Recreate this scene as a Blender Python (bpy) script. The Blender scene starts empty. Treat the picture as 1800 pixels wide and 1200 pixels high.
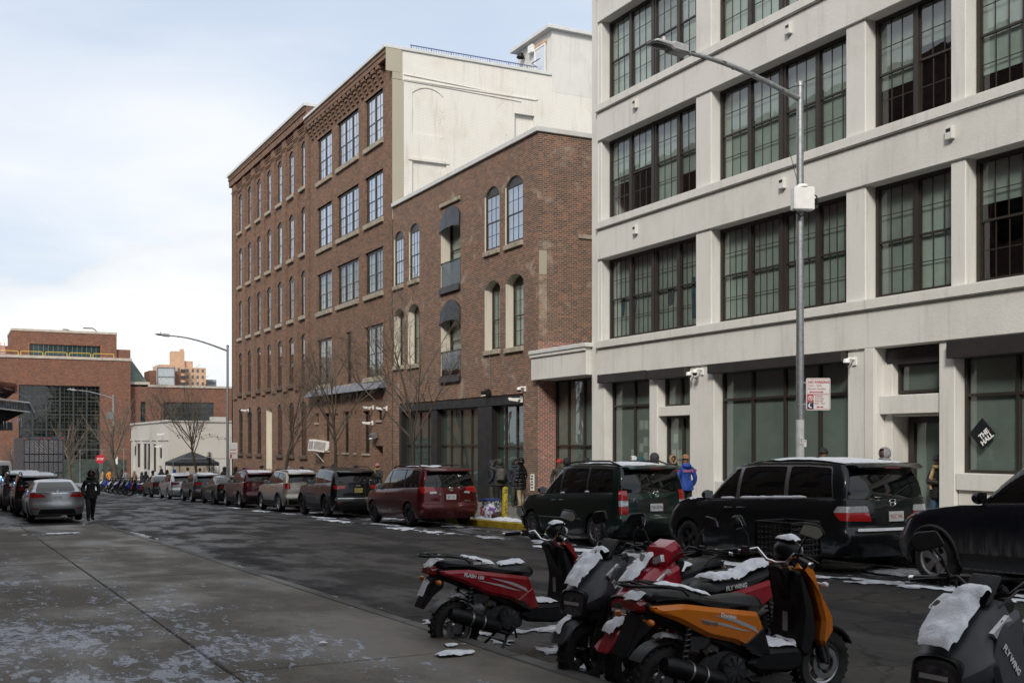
import bpy, bmesh, math, random
from mathutils import Vector, Matrix, Euler, noise
from mathutils.bvhtree import BVHTree
from mathutils.geometry import tessellate_polygon
random.seed(7)
PI = math.pi; R = math.radians
scene = bpy.context.scene
COL = scene.collection
# ------------------------------------------------------------------ camera
CAMZ = 1.68
HEAD = R(27.033)
cam_d = bpy.data.cameras.new('camera'); cam = bpy.data.objects.new('camera', cam_d); COL.objects.link(cam)
cam.location = (0, 0, CAMZ); cam.rotation_euler = (PI/2, 0, -HEAD)
cam_d.sensor_width = 36; cam_d.lens = 39.0; cam_d.shift_y = 177/1800; cam_d.clip_end = 5000; cam_d.clip_start = .05
scene.camera = cam
# ------------------------------------------------------------------ sky and sun
SUN_EL, SUN_AZ = R(35), R(220)          # azimuth measured from +Y towards +X
w = bpy.data.worlds.new('World'); scene.world = w; w.use_nodes = True
nt = w.node_tree; N = nt.nodes; LK = nt.links; N.clear()
def nd(t, **k):
    n = N.new(t)
    for a, b in k.items(): setattr(n, a, b)
    return n
sky = nd('ShaderNodeTexSky', sky_type='NISHITA', sun_disc=False, sun_elevation=SUN_EL, sun_rotation=SUN_AZ, air_density=1.0, dust_density=1.5)
b1 = nd('ShaderNodeBackground'); b1.inputs[1].default_value = .085
b2 = nd('ShaderNodeBackground'); b2.inputs[1].default_value = 1.0
tc = nd('ShaderNodeTexCoord'); sp = nd('ShaderNodeSeparateXYZ'); LK.new(tc.outputs['Generated'], sp.inputs[0])
za = nd('ShaderNodeMath', operation='ADD'); za.inputs[1].default_value = .30; LK.new(sp.outputs[2], za.inputs[0])
zm = nd('ShaderNodeMath', operation='MAXIMUM'); zm.inputs[1].default_value = .06; LK.new(za.outputs[0], zm.inputs[0])
dx = nd('ShaderNodeMath', operation='DIVIDE'); LK.new(sp.outputs[0], dx.inputs[0]); LK.new(zm.outputs[0], dx.inputs[1])
dy = nd('ShaderNodeMath', operation='DIVIDE'); LK.new(sp.outputs[1], dy.inputs[0]); LK.new(zm.outputs[0], dy.inputs[1])
cx = nd('ShaderNodeCombineXYZ'); LK.new(dx.outputs[0], cx.inputs[0]); LK.new(dy.outputs[0], cx.inputs[1]); cx.inputs[2].default_value = 3.3
mp = nd('ShaderNodeMapping'); LK.new(cx.outputs[0], mp.inputs[0]); mp.inputs['Scale'].default_value = (.8, 1.1, 1); mp.inputs['Location'].default_value = (.35, .2, 0)
n1 = nd('ShaderNodeTexNoise'); n1.inputs['Scale'].default_value = 1.0; n1.inputs['Detail'].default_value = 7; n1.inputs['Roughness'].default_value = .5; n1.inputs['Distortion'].default_value = .3
LK.new(mp.outputs[0], n1.inputs[0])
# thin high veil over the blue
rp = nd('ShaderNodeValToRGB'); rp.color_ramp.elements[0].position = .34; rp.color_ramp.elements[0].color = (.70, .70, .70, 1); rp.color_ramp.elements[1].position = .62; rp.color_ramp.elements[1].color = (1, 1, 1, 1)
LK.new(n1.outputs[0], rp.inputs[0])
rc = nd('ShaderNodeValToRGB'); rc.color_ramp.elements[0].position = .40; rc.color_ramp.elements[0].color = (.655, .74, .865, 1); rc.color_ramp.elements[1].position = .54; rc.color_ramp.elements[1].color = (.82, .845, .885, 1)
LK.new(n1.outputs[0], rc.inputs[0])
# cumulus banks towards the horizon
m3 = nd('ShaderNodeMapping'); LK.new(tc.outputs['Generated'], m3.inputs[0]); m3.inputs['Scale'].default_value = (2.6, 2.6, 6.5); m3.inputs['Location'].default_value = (1.9, .35, .12)
n3 = nd('ShaderNodeTexNoise'); n3.inputs['Scale'].default_value = 1.0; n3.inputs['Detail'].default_value = 8; n3.inputs['Roughness'].default_value = .52; LK.new(m3.outputs[0], n3.inputs[0])
hg = nd('ShaderNodeMapRange'); hg.inputs[1].default_value = .04; hg.inputs[2].default_value = .34; hg.inputs[3].default_value = .10; hg.inputs[4].default_value = -.12; LK.new(sp.outputs[2], hg.inputs[0])
ad = nd('ShaderNodeMath', operation='ADD'); LK.new(n3.outputs[0], ad.inputs[0]); LK.new(hg.outputs[0], ad.inputs[1])
r3 = nd('ShaderNodeMapRange', interpolation_type='SMOOTHSTEP'); r3.inputs[1].default_value = .515; r3.inputs[2].default_value = .575; LK.new(ad.outputs[0], r3.inputs[0])
cm = nd('ShaderNodeMix', data_type='RGBA'); LK.new(r3.outputs[0], cm.inputs[0]); LK.new(rc.outputs[0], cm.inputs[6]); rk = nd('ShaderNodeValToRGB'); rk.color_ramp.elements[0].position = .50; rk.color_ramp.elements[0].color = (.72, .745, .79, 1); rk.color_ramp.elements[1].position = .68; rk.color_ramp.elements[1].color = (.97, .97, .97, 1); LK.new(ad.outputs[0], rk.inputs[0]); LK.new(rk.outputs[0], cm.inputs[7])
LK.new(cm.outputs[2], b2.inputs[0]); LK.new(sky.outputs[0], b1.inputs[0])
mx = nd('ShaderNodeMixShader'); LK.new(rp.outputs[0], mx.inputs[0]); LK.new(b1.outputs[0], mx.inputs[1]); LK.new(b2.outputs[0], mx.inputs[2])
wo = nd('ShaderNodeOutputWorld'); LK.new(mx.outputs[0], wo.inputs[0])
sd = bpy.data.lights.new('sun', 'SUN'); sun = bpy.data.objects.new('sun', sd); COL.objects.link(sun)
sd.energy = 2.5; sd.angle = R(12); sd.color = (1, .93, .82)
sdir = Vector((math.sin(SUN_AZ)*math.cos(SUN_EL), math.cos(SUN_AZ)*math.cos(SUN_EL), math.sin(SUN_EL)))
sun.rotation_euler = sdir.to_track_quat('Z', 'Y').to_euler(); sun.location = (-30, -30, 60)
vs = scene.view_settings; vs.view_transform = 'Standard'; vs.look = 'None'; vs.exposure = .26; vs.gamma = 1; vs.use_curve_mapping = False
scene.cycles.max_bounces = 6; scene.cycles.transparent_max_bounces = 12; scene.cycles.glossy_bounces = 3; scene.cycles.diffuse_bounces = 3
SLOPE = .026
def G(y): return -SLOPE*min(y, 100)
TILT = math.atan(SLOPE)
# ------------------------------------------------------------------ mesh helpers
def fillet(poly, r, n=3):
    out = []; L = len(poly)
    for i in range(L):
        p = Vector(poly[i]); a = Vector(poly[i-1])-p; b = Vector(poly[(i+1) % L])-p
        q = min(r, a.length*.45, b.length*.45)
        s = p+a.normalized()*q; e = p+b.normalized()*q
        for k in range(n+1):
            t = k/n; out.append(tuple(s*(1-t)**2+p*2*t*(1-t)+e*t*t))
    return out
class MB:
    def __init__(s): s.v = []; s.f = []; s.m = []
    def add(s, vs, fs, m=0):
        o = len(s.v); s.v += [tuple(v) for v in vs]
        for f in fs: s.f.append(tuple(i+o for i in f)); s.m.append(m)
        return s
    def box(s, x0, x1, y0, y1, z0, z1, m=0):
        v = [(x, y, z) for z in (z0, z1) for y in (y0, y1) for x in (x0, x1)]
        return s.add(v, [(0, 2, 3, 1), (4, 5, 7, 6), (0, 1, 5, 4), (2, 6, 7, 3), (0, 4, 6, 2), (1, 3, 7, 5)], m)
    def rbox(s, c, d, rot=(0, 0, 0), m=0):
        E_ = Euler(rot).to_matrix(); c = Vector(c)
        v = [c+E_ @ Vector((x*d[0]/2, y*d[1]/2, z*d[2]/2)) for z in (-1, 1) for y in (-1, 1) for x in (-1, 1)]
        return s.add(v, [(0, 2, 3, 1), (4, 5, 7, 6), (0, 1, 5, 4), (2, 6, 7, 3), (0, 4, 6, 2), (1, 3, 7, 5)], m)
    def quad(s, a, b, c, d, m=0): return s.add([a, b, c, d], [(0, 1, 2, 3)], m)
    def tri(s, a, b, c, m=0): return s.add([a, b, c], [(0, 1, 2)], m)
    def prism(s, poly, ax, a, b, m=0, inset=0, bev=0):
        """poly in the plane perpendicular to ax ('y': (x,z)); from a to b; bev shrinks both end faces"""
        def P(p, t):
            if ax == 'y': return (p[0], t, p[1])
            if ax == 'x': return (t, p[0], p[1])
            return (p[0], p[1], t)
        n = len(poly)
        rings = []
        if bev:
            q = shrink(poly, bev); k = bev if b > a else -bev
            rings = [(q, a), (poly, a+k), (poly, b-k), (q, b)]
        else: rings = [(poly, a), (poly, b)]
        vs = [P(p, t) for pl, t in rings for p in pl]; fs = []
        for r in range(len(rings)-1):
            for i in range(n):
                j = (i+1) % n; fs.append((r*n+i, r*n+j, (r+1)*n+j, (r+1)*n+i))
        o = (len(rings)-1)*n
        for tr in tessellate_polygon([[Vector((p[0], p[1], 0)) for p in rings[0][0]]]):
            fs.append(tuple(tr)); fs.append(tuple(o+i for i in reversed(tr)))
        return s.add(vs, fs, m)
    def tube(s, pts, r, n=8, m=0, cap=True, sq=None):
        pts = [Vector(p) for p in pts]; k = len(pts); rr = r if isinstance(r, (list, tuple)) else [r]*k
        vs = []; up = None
        for i in range(k):
            d = (pts[min(i+1, k-1)]-pts[max(i-1, 0)]).normalized()
            if up is None:
                up = Vector((0, 0, 1)) if abs(d.z) < .9 else Vector((1, 0, 0))
            a = d.cross(up).normalized(); up = a.cross(d).normalized()
            for j in range(n):
                t = 2*PI*(j+.5)/n
                vs.append(pts[i]+(a*math.cos(t)+up*math.sin(t)*(sq or 1))*rr[i])
        fs = [(i*n+j, i*n+(j+1) % n, (i+1)*n+(j+1) % n, (i+1)*n+j) for i in range(k-1) for j in range(n)]
        if cap: fs += [tuple(reversed(range(n))), tuple((k-1)*n+j for j in range(n))]
        return s.add(vs, fs, m)
    def lathe(s, prof, c=(0, 0, 0), ax='y', n=24, m=0, closed=False, a0=0, a1=2*PI):
        """prof: (radius, offset along axis)"""
        c = Vector(c); vs = []; full = abs(a1-a0-2*PI) < 1e-6; nn = n if full else n+1
        for q in range(nn):
            t = a0+(a1-a0)*q/n; ct, st = math.cos(t), math.sin(t)
            for r, h in prof:
                p = (r*ct, h, r*st) if ax == 'y' else ((h, r*ct, r*st) if ax == 'x' else (r*ct, r*st, h))
                vs.append(c+Vector(p))
        k = len(prof); fs = []
        for q in range(n):
            q2 = (q+1) % nn
            for i in range(k if closed else k-1):
                j = (i+1) % k
                fs.append((q*k+i, q*k+j, q2*k+j, q2*k+i))
        return s.add(vs, fs, m)
    def ball(s, c, r, n=12, k=8, m=0, fn=None):
        r = (r, r, r) if not isinstance(r, (list, tuple)) else r
        vs = [(c[0], c[1], c[2]-r[2])]
        for i in range(1, k):
            ph = -PI/2+PI*i/k
            for j in range(n):
                t = 2*PI*j/n; vs.append((c[0]+r[0]*math.cos(ph)*math.cos(t), c[1]+r[1]*math.cos(ph)*math.sin(t), c[2]+r[2]*math.sin(ph)))
        vs.append((c[0], c[1], c[2]+r[2]))
        fs = [(0, 1+(j+1) % n, 1+j) for j in range(n)]
        for i in range(k-2):
            for j in range(n):
                a = 1+i*n+j; b = 1+i*n+(j+1) % n; fs.append((a, b, b+n, a+n))
        o = 1+(k-2)*n; fs += [(o+j, o+(j+1) % n, len(vs)-1) for j in range(n)]
        if fn: vs = [fn(Vector(v)) for v in vs]
        return s.add(vs, fs, m)
    def build(s, name, mats, parent=None, smooth=None, bevel=0, loc=None, rot=None, dbl=False, label=None, kind=None, seg=2, relax=0):
        me = bpy.data.meshes.new(name); me.from_pydata(s.v, [], s.f)
        if not isinstance(mats, (list, tuple)): mats = [mats]
        for q in mats: me.materials.append(q)
        if len(mats) > 1: me.polygons.foreach_set('material_index', s.m)
        bm = bmesh.new(); bm.from_mesh(me)
        if dbl: bmesh.ops.remove_doubles(bm, verts=bm.verts, dist=.0004); bmesh.ops.dissolve_degenerate(bm, edges=bm.edges, dist=.0002)
        for _ in range(relax): bmesh.ops.smooth_vert(bm, verts=bm.verts, factor=.5, use_axis_x=True, use_axis_y=True, use_axis_z=True)
        bmesh.ops.recalc_face_normals(bm, faces=bm.faces)
        if bevel:
            es = [e for e in bm.edges if len(e.link_faces) == 2 and e.calc_face_angle(0) > .6]
            bmesh.ops.bevel(bm, geom=es, offset=bevel, segments=seg, affect='EDGES', clamp_overlap=True)
        bm.to_mesh(me); bm.free()
        if smooth:
            me.polygons.foreach_set('use_smooth', [True]*len(me.polygons)); me.set_sharp_from_angle(angle=R(smooth))
        return link(name, me, parent, loc, rot, label, kind)
def shrink(poly, d):
    n = len(poly); area = sum(poly[i][0]*poly[(i+1) % n][1]-poly[(i+1) % n][0]*poly[i][1] for i in range(n)); sg = 1 if area > 0 else -1
    out = []
    for i in range(n):
        p0, p, p1 = Vector(poly[i-1]).to_2d(), Vector(poly[i]).to_2d(), Vector(poly[(i+1) % n]).to_2d()
        a = (p-p0); b = (p1-p)
        a = a.normalized() if a.length > 1e-9 else Vector((1, 0)); b = b.normalized() if b.length > 1e-9 else a
        na = Vector((-a.y, a.x))*sg; nb = Vector((-b.y, b.x))*sg; h = (na+nb)
        h = h.normalized() if h.length > 1e-6 else na
        out.append(tuple(p+h*d/max(.5, h.dot(na))))
    return out
def link(name, me, parent=None, loc=None, rot=None, label=None, kind=None):
    o = bpy.data.objects.new(name, me); COL.objects.link(o)
    if parent is not None: o.parent = parent
    if loc is not None: o.location = loc
    if rot is not None: o.rotation_euler = rot
    if label: o['label'] = label
    if kind: o['kind'] = kind
    return o
def thing(name, label, cat, loc=(0, 0, 0), rot=(0, 0, 0), group=None):
    o = bpy.data.objects.new(name, None); COL.objects.link(o); o.location = loc; o.rotation_euler = rot
    o.empty_display_size = .2
    return tag(o, label, cat, group)
def tag(o, label, cat, group=None):
    o['label'] = label; o['category'] = cat
    if group: o['group'] = group
    return o
def copy_tree(o, parent=None):
    c = o.copy(); COL.objects.link(c); c.parent = parent
    for ch in list(o.children): copy_tree(ch, c)
    return c
def text(body, size, mat, parent, loc, rot, name='lettering', ext=.0008, align='CENTER', sx=1, bold=0):
    cu = bpy.data.curves.new(name, 'FONT'); cu.body = body; cu.size = size; cu.align_x = align; cu.align_y = 'CENTER'; cu.extrude = ext; cu.offset = bold; cu.resolution_u = 2
    t = bpy.data.objects.new('tmp', cu); COL.objects.link(t)
    dg = bpy.context.evaluated_depsgraph_get(); me = bpy.data.meshes.new_from_object(t.evaluated_get(dg)); bpy.data.objects.remove(t); bpy.data.curves.remove(cu)
    me.materials.clear(); me.materials.append(mat)
    o = link(name, me, parent, loc, rot); o.scale = (sx, 1, 1)
    return o
# ------------------------------------------------------------------ materials
MATS = {}
def newmat(name):
    m = bpy.data.materials.new(name); m.use_nodes = True; nt = m.node_tree
    b = nt.nodes['Principled BSDF']; return m, nt, b
def node(nt, t, ins=None, **k):
    n = nt.nodes.new(t)
    for a, b in k.items(): setattr(n, a, b)
    for a, b in (ins or {}).items():
        if hasattr(b, 'bl_idname') or isinstance(b, bpy.types.NodeSocket): nt.links.new(b, n.inputs[a])
        else: n.inputs[a].default_value = b
    return n
def c4(c): return (c[0], c[1], c[2], 1)
def mixc(nt, fac, a, b, blend='MIX'):
    n = nt.nodes.new('ShaderNodeMix'); n.data_type = 'RGBA'; n.blend_type = blend
    for i, v in ((0, fac), (6, a), (7, b)):
        if isinstance(v, bpy.types.NodeSocket): nt.links.new(v, n.inputs[i])
        else: n.inputs[i].default_value = c4(v) if isinstance(v, (tuple, list)) else v
    return n.outputs[2]
def rampf(nt, src, a, b, lo=0, hi=1):
    return node(nt, 'ShaderNodeMapRange', {0: src, 1: a, 2: b, 3: lo, 4: hi}, interpolation_type='SMOOTHSTEP').outputs[0]
def pos(nt): return nt.nodes.new('ShaderNodeNewGeometry').outputs['Position']
def objc(nt): return nt.nodes.new('ShaderNodeTexCoord').outputs['Object']
def noi(nt, vec, sc, det=4, ro=.55, scale3=None, dist=0):
    if scale3: vec = node(nt, 'ShaderNodeMapping', {0: vec, 'Scale': scale3}).outputs[0]
    return node(nt, 'ShaderNodeTexNoise', {0: vec, 'Scale': sc, 'Detail': det, 'Roughness': ro, 'Distortion': dist}).outputs[0]
def M(name, col, rough=.6, metal=0, var=.18, sc=6, bump=0, bsc=60, coat=0, spec=.5, emit=None, es=0, world=False, rnd=0):
    if name in MATS: return MATS[name]
    m, nt, b = newmat(name)
    v = pos(nt) if world else objc(nt)
    if var:
        n = noi(nt, v, sc, 5, .6)
        f = rampf(nt, n, .3, .7, 1-var, 1+var)
        c = node(nt, 'ShaderNodeVectorMath', {0: (col[0], col[1], col[2]), 3: 1}, operation='SCALE'); nt.links.new(f, c.inputs[3])
        if rnd:
            q = nt.nodes.new('ShaderNodeObjectInfo').outputs['Random']; f2 = node(nt, 'ShaderNodeMath', {0: f, 1: rampf(nt, q, 0, 1, 1-rnd, 1+rnd)}, operation='MULTIPLY').outputs[0]; nt.links.new(f2, c.inputs[3])
        nt.links.new(c.outputs[0], b.inputs['Base Color'])
        rr = rampf(nt, n, .3, .7, min(1, rough*1.12), rough*.85); nt.links.new(rr, b.inputs['Roughness'])
    else:
        b.inputs['Base Color'].default_value = c4(col); b.inputs['Roughness'].default_value = rough
    b.inputs['Metallic'].default_value = metal; b.inputs['Coat Weight'].default_value = coat; b.inputs['Coat Roughness'].default_value = .06; b.inputs['Specular IOR Level'].default_value = spec
    if bump:
        n = noi(nt, v, bsc, 4); bp = node(nt, 'ShaderNodeBump', {'Height': n, 'Strength': bump, 'Distance': .02}); nt.links.new(bp.outputs[0], b.inputs['Normal'])
    if emit: b.inputs['Emission Color'].default_value = c4(emit); b.inputs['Emission Strength'].default_value = es
    MATS[name] = m; return m
def walluv(nt):
    g = nt.nodes.new('ShaderNodeNewGeometry'); p = node(nt, 'ShaderNodeSeparateXYZ', {0: g.outputs['Position']}); n = node(nt, 'ShaderNodeSeparateXYZ', {0: g.outputs['True Normal']})
    ax = node(nt, 'ShaderNodeMath', {0: n.outputs[0]}, operation='ABSOLUTE'); gt = node(nt, 'ShaderNodeMath', {0: ax.outputs[0], 1: .6}, operation='GREATER_THAN')
    mu = node(nt, 'ShaderNodeMix', {0: gt.outputs[0], 2: p.outputs[0], 3: p.outputs[1]})
    cv = node(nt, 'ShaderNodeCombineXYZ', {0: mu.outputs[0], 1: p.outputs[2]}); return cv.outputs[0], g.outputs['Position'], p
def brick(name, c1, c2, mort, bias=0, wash=0, washcol=(.5, .47, .42), soot=.35, bump=.35, msz=.011):
    m, nt, b = newmat(name); uv, P, sp = walluv(nt)
    jit = node(nt, 'ShaderNodeVectorMath', {0: noi(nt, P, 5, 2), 1: (.0, .006, 0)}, operation='MULTIPLY')
    uv2 = node(nt, 'ShaderNodeVectorMath', {0: uv, 1: jit.outputs[0]}, operation='ADD').outputs[0]
    def bt(ca, cb, off): 
        return node(nt, 'ShaderNodeTexBrick', {0: uv2, 'Color1': c4(ca), 'Color2': c4(cb), 'Mortar': c4(mort), 'Scale': 1, 'Mortar Size': msz, 'Mortar Smooth': .2, 'Bias': bias, 'Brick Width': .215, 'Row Height': .076}, offset=off)
    t = bt(c1, c2, .5)
    big = noi(nt, P, .7, 6, .6); mid = noi(nt, P, 3.3, 4, .6)
    fine = node(nt, 'ShaderNodeTexWhiteNoise', {0: node(nt, 'ShaderNodeVectorMath', {0: uv2, 1: (.215, .076, 1)}, operation='SNAP').outputs[0]}, noise_dimensions='2D').outputs['Value']
    br_ = node(nt, 'ShaderNodeMath', {0: 1, 1: t.outputs['Fac']}, operation='SUBTRACT').outputs[0]
    c = mixc(nt, node(nt, 'ShaderNodeMath', {0: br_, 1: rampf(nt, fine, .45, 1, 0, .75)}, operation='MULTIPLY').outputs[0], t.outputs[0], (c1[0]*1.65, c1[1]*1.5, c1[2]*1.25))
    c = mixc(nt, node(nt, 'ShaderNodeMath', {0: br_, 1: rampf(nt, fine, 0, .35, .6, 0)}, operation='MULTIPLY').outputs[0], c, (c2[0]*.55, c2[1]*.6, c2[2]*.7))
    c = mixc(nt, rampf(nt, big, .42, .68, 0, soot), c, (mort[0]*.42, mort[1]*.4, mort[2]*.4))
    c = mixc(nt, rampf(nt, mid, .5, .8, 0, .4), c, (c2[0]*.75, c2[1]*.75, c2[2]*.8))
    if wash:
        wn = noi(nt, P, .9, 7, .68, dist=.4); c = mixc(nt, rampf(nt, wn, .66-wash, .74-wash*.4, 0, .8), c, washcol)
    nt.links.new(c, b.inputs['Base Color']); b.inputs['Roughness'].default_value = .9; b.inputs['Specular IOR Level'].default_value = .25
    hb = node(nt, 'ShaderNodeMath', {0: node(nt, 'ShaderNodeMath', {0: 1, 1: t.outputs['Fac']}, operation='SUBTRACT').outputs[0], 1: noi(nt, P, 40, 3)}, operation='MULTIPLY_ADD'); hb.inputs[2].default_value = 0
    bp = node(nt, 'ShaderNodeBump', {'Height': hb.outputs[0], 'Strength': bump, 'Distance': .02}); nt.links.new(bp.outputs[0], b.inputs['Normal'])
    MATS[name] = m; return m
def paintwall(name, col, streak=.25, dirt=(.34, .32, .28), bricky=False, rough=.75, cracks=False):
    m, nt, b = newmat(name); uv, P, sp = walluv(nt)
    st = noi(nt, uv, 1, 6, .65, (4.5, .35, 1)); bl = noi(nt, P, .55, 6, .6); fi = noi(nt, P, 9, 5, .65)
    c = mixc(nt, rampf(nt, st, .5, .8, 0, streak), col, dirt)
    c = mixc(nt, rampf(nt, bl, .45, .75, 0, streak*.8), c, (dirt[0]*1.5, dirt[1]*1.5, dirt[2]*1.5))
    c = mixc(nt, rampf(nt, fi, .62, .8, 0, .22), c, dirt)
    h = noi(nt, P, 14, 5)
    if bricky:
        t = node(nt, 'ShaderNodeTexBrick', {0: uv, 'Scale': 1, 'Mortar Size': .009, 'Mortar Smooth': .4, 'Brick Width': .215, 'Row Height': .076}, offset=.5)
        c = mixc(nt, node(nt, 'ShaderNodeMath', {0: t.outputs['Fac'], 1: .42}, operation='MULTIPLY').outputs[0], c, (col[0]*.5, col[1]*.48, col[2]*.45))
        h = node(nt, 'ShaderNodeMath', {0: h, 1: t.outputs['Fac']}, operation='SUBTRACT').outputs[0]
        ru = noi(nt, P, 2.3, 6, .7); c = mixc(nt, rampf(nt, ru, .70, .78, 0, .55), c, (.30, .17, .10))
    if cracks:
        v = node(nt, 'ShaderNodeTexVoronoi', {0: node(nt, 'ShaderNodeVectorMath', {0: uv, 1: node(nt, 'ShaderNodeVectorMath', {0: noi(nt, P, 1.2, 5), 1: (1.2, 1.2, 0)}, operation='MULTIPLY').outputs[0]}, operation='ADD').outputs[0], 'Scale': .22}, feature='DISTANCE_TO_EDGE')
        cm = node(nt, 'ShaderNodeMath', {0: rampf(nt, v.outputs['Distance'], .0, .004, .30, 0), 1: rampf(nt, bl, .45, .6)}, operation='MULTIPLY').outputs[0]
        c = mixc(nt, cm, c, (.16, .15, .14))
    nt.links.new(c, b.inputs['Base Color']); b.inputs['Roughness'].default_value = rough; b.inputs['Specular IOR Level'].default_value = .3
    bp = node(nt, 'ShaderNodeBump', {'Height': h, 'Strength': .28, 'Distance': .02}); nt.links.new(bp.outputs[0], b.inputs['Normal'])
    MATS[name] = m; return m
def glass(name, tint, base=.07, k=1.5, rough=.015, wav=.03):
    m, nt, b = newmat(name); nt.nodes.remove(b); out = nt.nodes['Material Output']
    n = noi(nt, pos(nt), 1.1, 2); bp = node(nt, 'ShaderNodeBump', {'Height': n, 'Strength': wav, 'Distance': .3})
    f = node(nt, 'ShaderNodeLayerWeight', {'Blend': .5}); nt.links.new(bp.outputs[0], f.inputs['Normal'])
    p5 = node(nt, 'ShaderNodeMath', {0: f.outputs['Facing'], 1: 4.0}, operation='POWER')
    fa = node(nt, 'ShaderNodeMath', {0: p5.outputs[0], 1: k*.8, 2: base+.04}, operation='MULTIPLY_ADD', use_clamp=True)
    tr = node(nt, 'ShaderNodeBsdfTransparent', {0: c4(tint)}); gl = node(nt, 'ShaderNodeBsdfGlossy', {0: (.95, .97, 1, 1), 'Roughness': rough}); nt.links.new(bp.outputs[0], gl.inputs['Normal'])
    mxs = node(nt, 'ShaderNodeMixShader'); nt.links.new(fa.outputs[0], mxs.inputs[0]); nt.links.new(tr.outputs[0], mxs.inputs[1]); nt.links.new(gl.outputs[0], mxs.inputs[2]); nt.links.new(mxs.outputs[0], out.inputs[0])
    MATS[name] = m; return m
# ------------------------------------------------------------------ shared materials
m_white = paintwall('white_paint', (.665, .66, .635), streak=.42, dirt=(.285, .27, .245))
m_whiteB = paintwall('white_brick_dull', (.52, .505, .475), streak=.2, bricky=True)
m_whitebrick = paintwall('white_brick', (.78, .76, .71), streak=.42, dirt=(.36, .31, .25), bricky=True, cracks=True)
m_brickA = brick('brick_low', (.195, .092, .056), (.112, .059, .042), (.30, .265, .23), soot=.30, wash=.10, washcol=(.36, .30, .25))
m_brickB = brick('brick_tall', (.188, .097, .060), (.124, .067, .046), (.25, .20, .165), soot=.30, wash=.0)
m_brickC = brick('brick_arched', (.190, .097, .061), (.126, .067, .047), (.24, .19, .155), soot=.32)
m_brickN = brick('brick_navy', (.195, .080, .052), (.150, .064, .044), (.20, .14, .11), soot=.2)
m_brickO = brick('brick_tower', (.62, .41, .29), (.56, .36, .25), (.40, .28, .20), soot=.1)
m_newbrick = brick('brick_new', (.25, .072, .045), (.20, .055, .036), (.36, .34, .31), soot=.1, wash=.05, washcol=(.62, .60, .57), msz=.013)
m_stone = M('sill_stone', (.33, .29, .23), .85, var=.25, sc=5, bump=.2, world=True)
m_cream = paintwall('cream_plaster', (.60, .57, .48), streak=.35, dirt=(.30, .27, .22))
m_beige = paintwall('beige_render', (.40, .37, .29), streak=.15)
m_cope = M('coping_metal', (.60, .61, .60), .45, .0, var=.06, sc=2, world=True)
m_bronze = M('bronze_frame', (.030, .024, .020), .42, .0, var=.15, sc=8)
m_blackp = M('black_paint', (.014, .014, .015), .45, var=.2, sc=3, world=True)
m_lintel = M('lintel_cover', (.028, .026, .025), .42, var=.2, sc=2, world=True)
m_glass = glass('window_glass', (.82, .86, .845), base=.06, k=1.2, wav=.012)
m_glassd = glass('dark_window_glass', (.42, .48, .50), base=.05, k=1.6)
m_glassw = glass('upper_window_glass', (.55, .60, .64), base=.30, k=1.9)
m_blind = M('roller_blind', (.305, .362, .333), .9, var=.12, sc=1.2, world=True, rnd=.22)
m_blindw = M('white_blind', (.56, .60, .66), .9, var=.15, sc=1.5, world=True, rnd=.35)
m_film = M('frosted_film', (.185, .225, .208), .55, var=.12, sc=1, world=True)
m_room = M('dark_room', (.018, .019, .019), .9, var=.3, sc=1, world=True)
m_lead = M('lead_flashing', (.13, .14, .17), .5, var=.2, sc=4, world=True)
m_steel = M('galvanised_steel', (.36, .38, .40), .42, .75, var=.22, sc=14, bump=.05)
m_camw = M('camera_white', (.78, .78, .77), .35, var=.05)
m_dark = M('dark_plastic', (.012, .012, .013), .4, var=.1)
m_paper = M('paper', (.74, .74, .72), .8, var=.05)
m_snow = None
def snowmat():
    m, nt, b = newmat('snow'); v = pos(nt)
    n = noi(nt, v, 9, 6, .65); c = mixc(nt, rampf(nt, n, .45, .75), (.84, .87, .92), (.62, .66, .72))
    nt.links.new(c, b.inputs['Base Color']); b.inputs['Roughness'].default_value = .75; b.inputs['Subsurface Weight'].default_value = .15; b.inputs['Subsurface Radius'].default_value = (.02, .02, .025)
    bp = node(nt, 'ShaderNodeBump', {'Height': noi(nt, v, 45, 6, .7), 'Strength': .55, 'Distance': .02}); nt.links.new(bp.outputs[0], b.inputs['Normal']); return m
m_snow = snowmat()
def dirtysnow():
    m, nt, b = newmat('dirty_snow'); v = pos(nt)
    n = noi(nt, v, 6, 6, .7); c = mixc(nt, rampf(nt, n, .35, .7), (.66, .69, .74), (.24, .24, .25))
    nt.links.new(c, b.inputs['Base Color']); b.inputs['Roughness'].default_value = .7
    bp = node(nt, 'ShaderNodeBump', {'Height': noi(nt, v, 30, 6, .7), 'Strength': .7, 'Distance': .03}); nt.links.new(bp.outputs[0], b.inputs['Normal']); return m
m_dsnow = dirtysnow()
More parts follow.
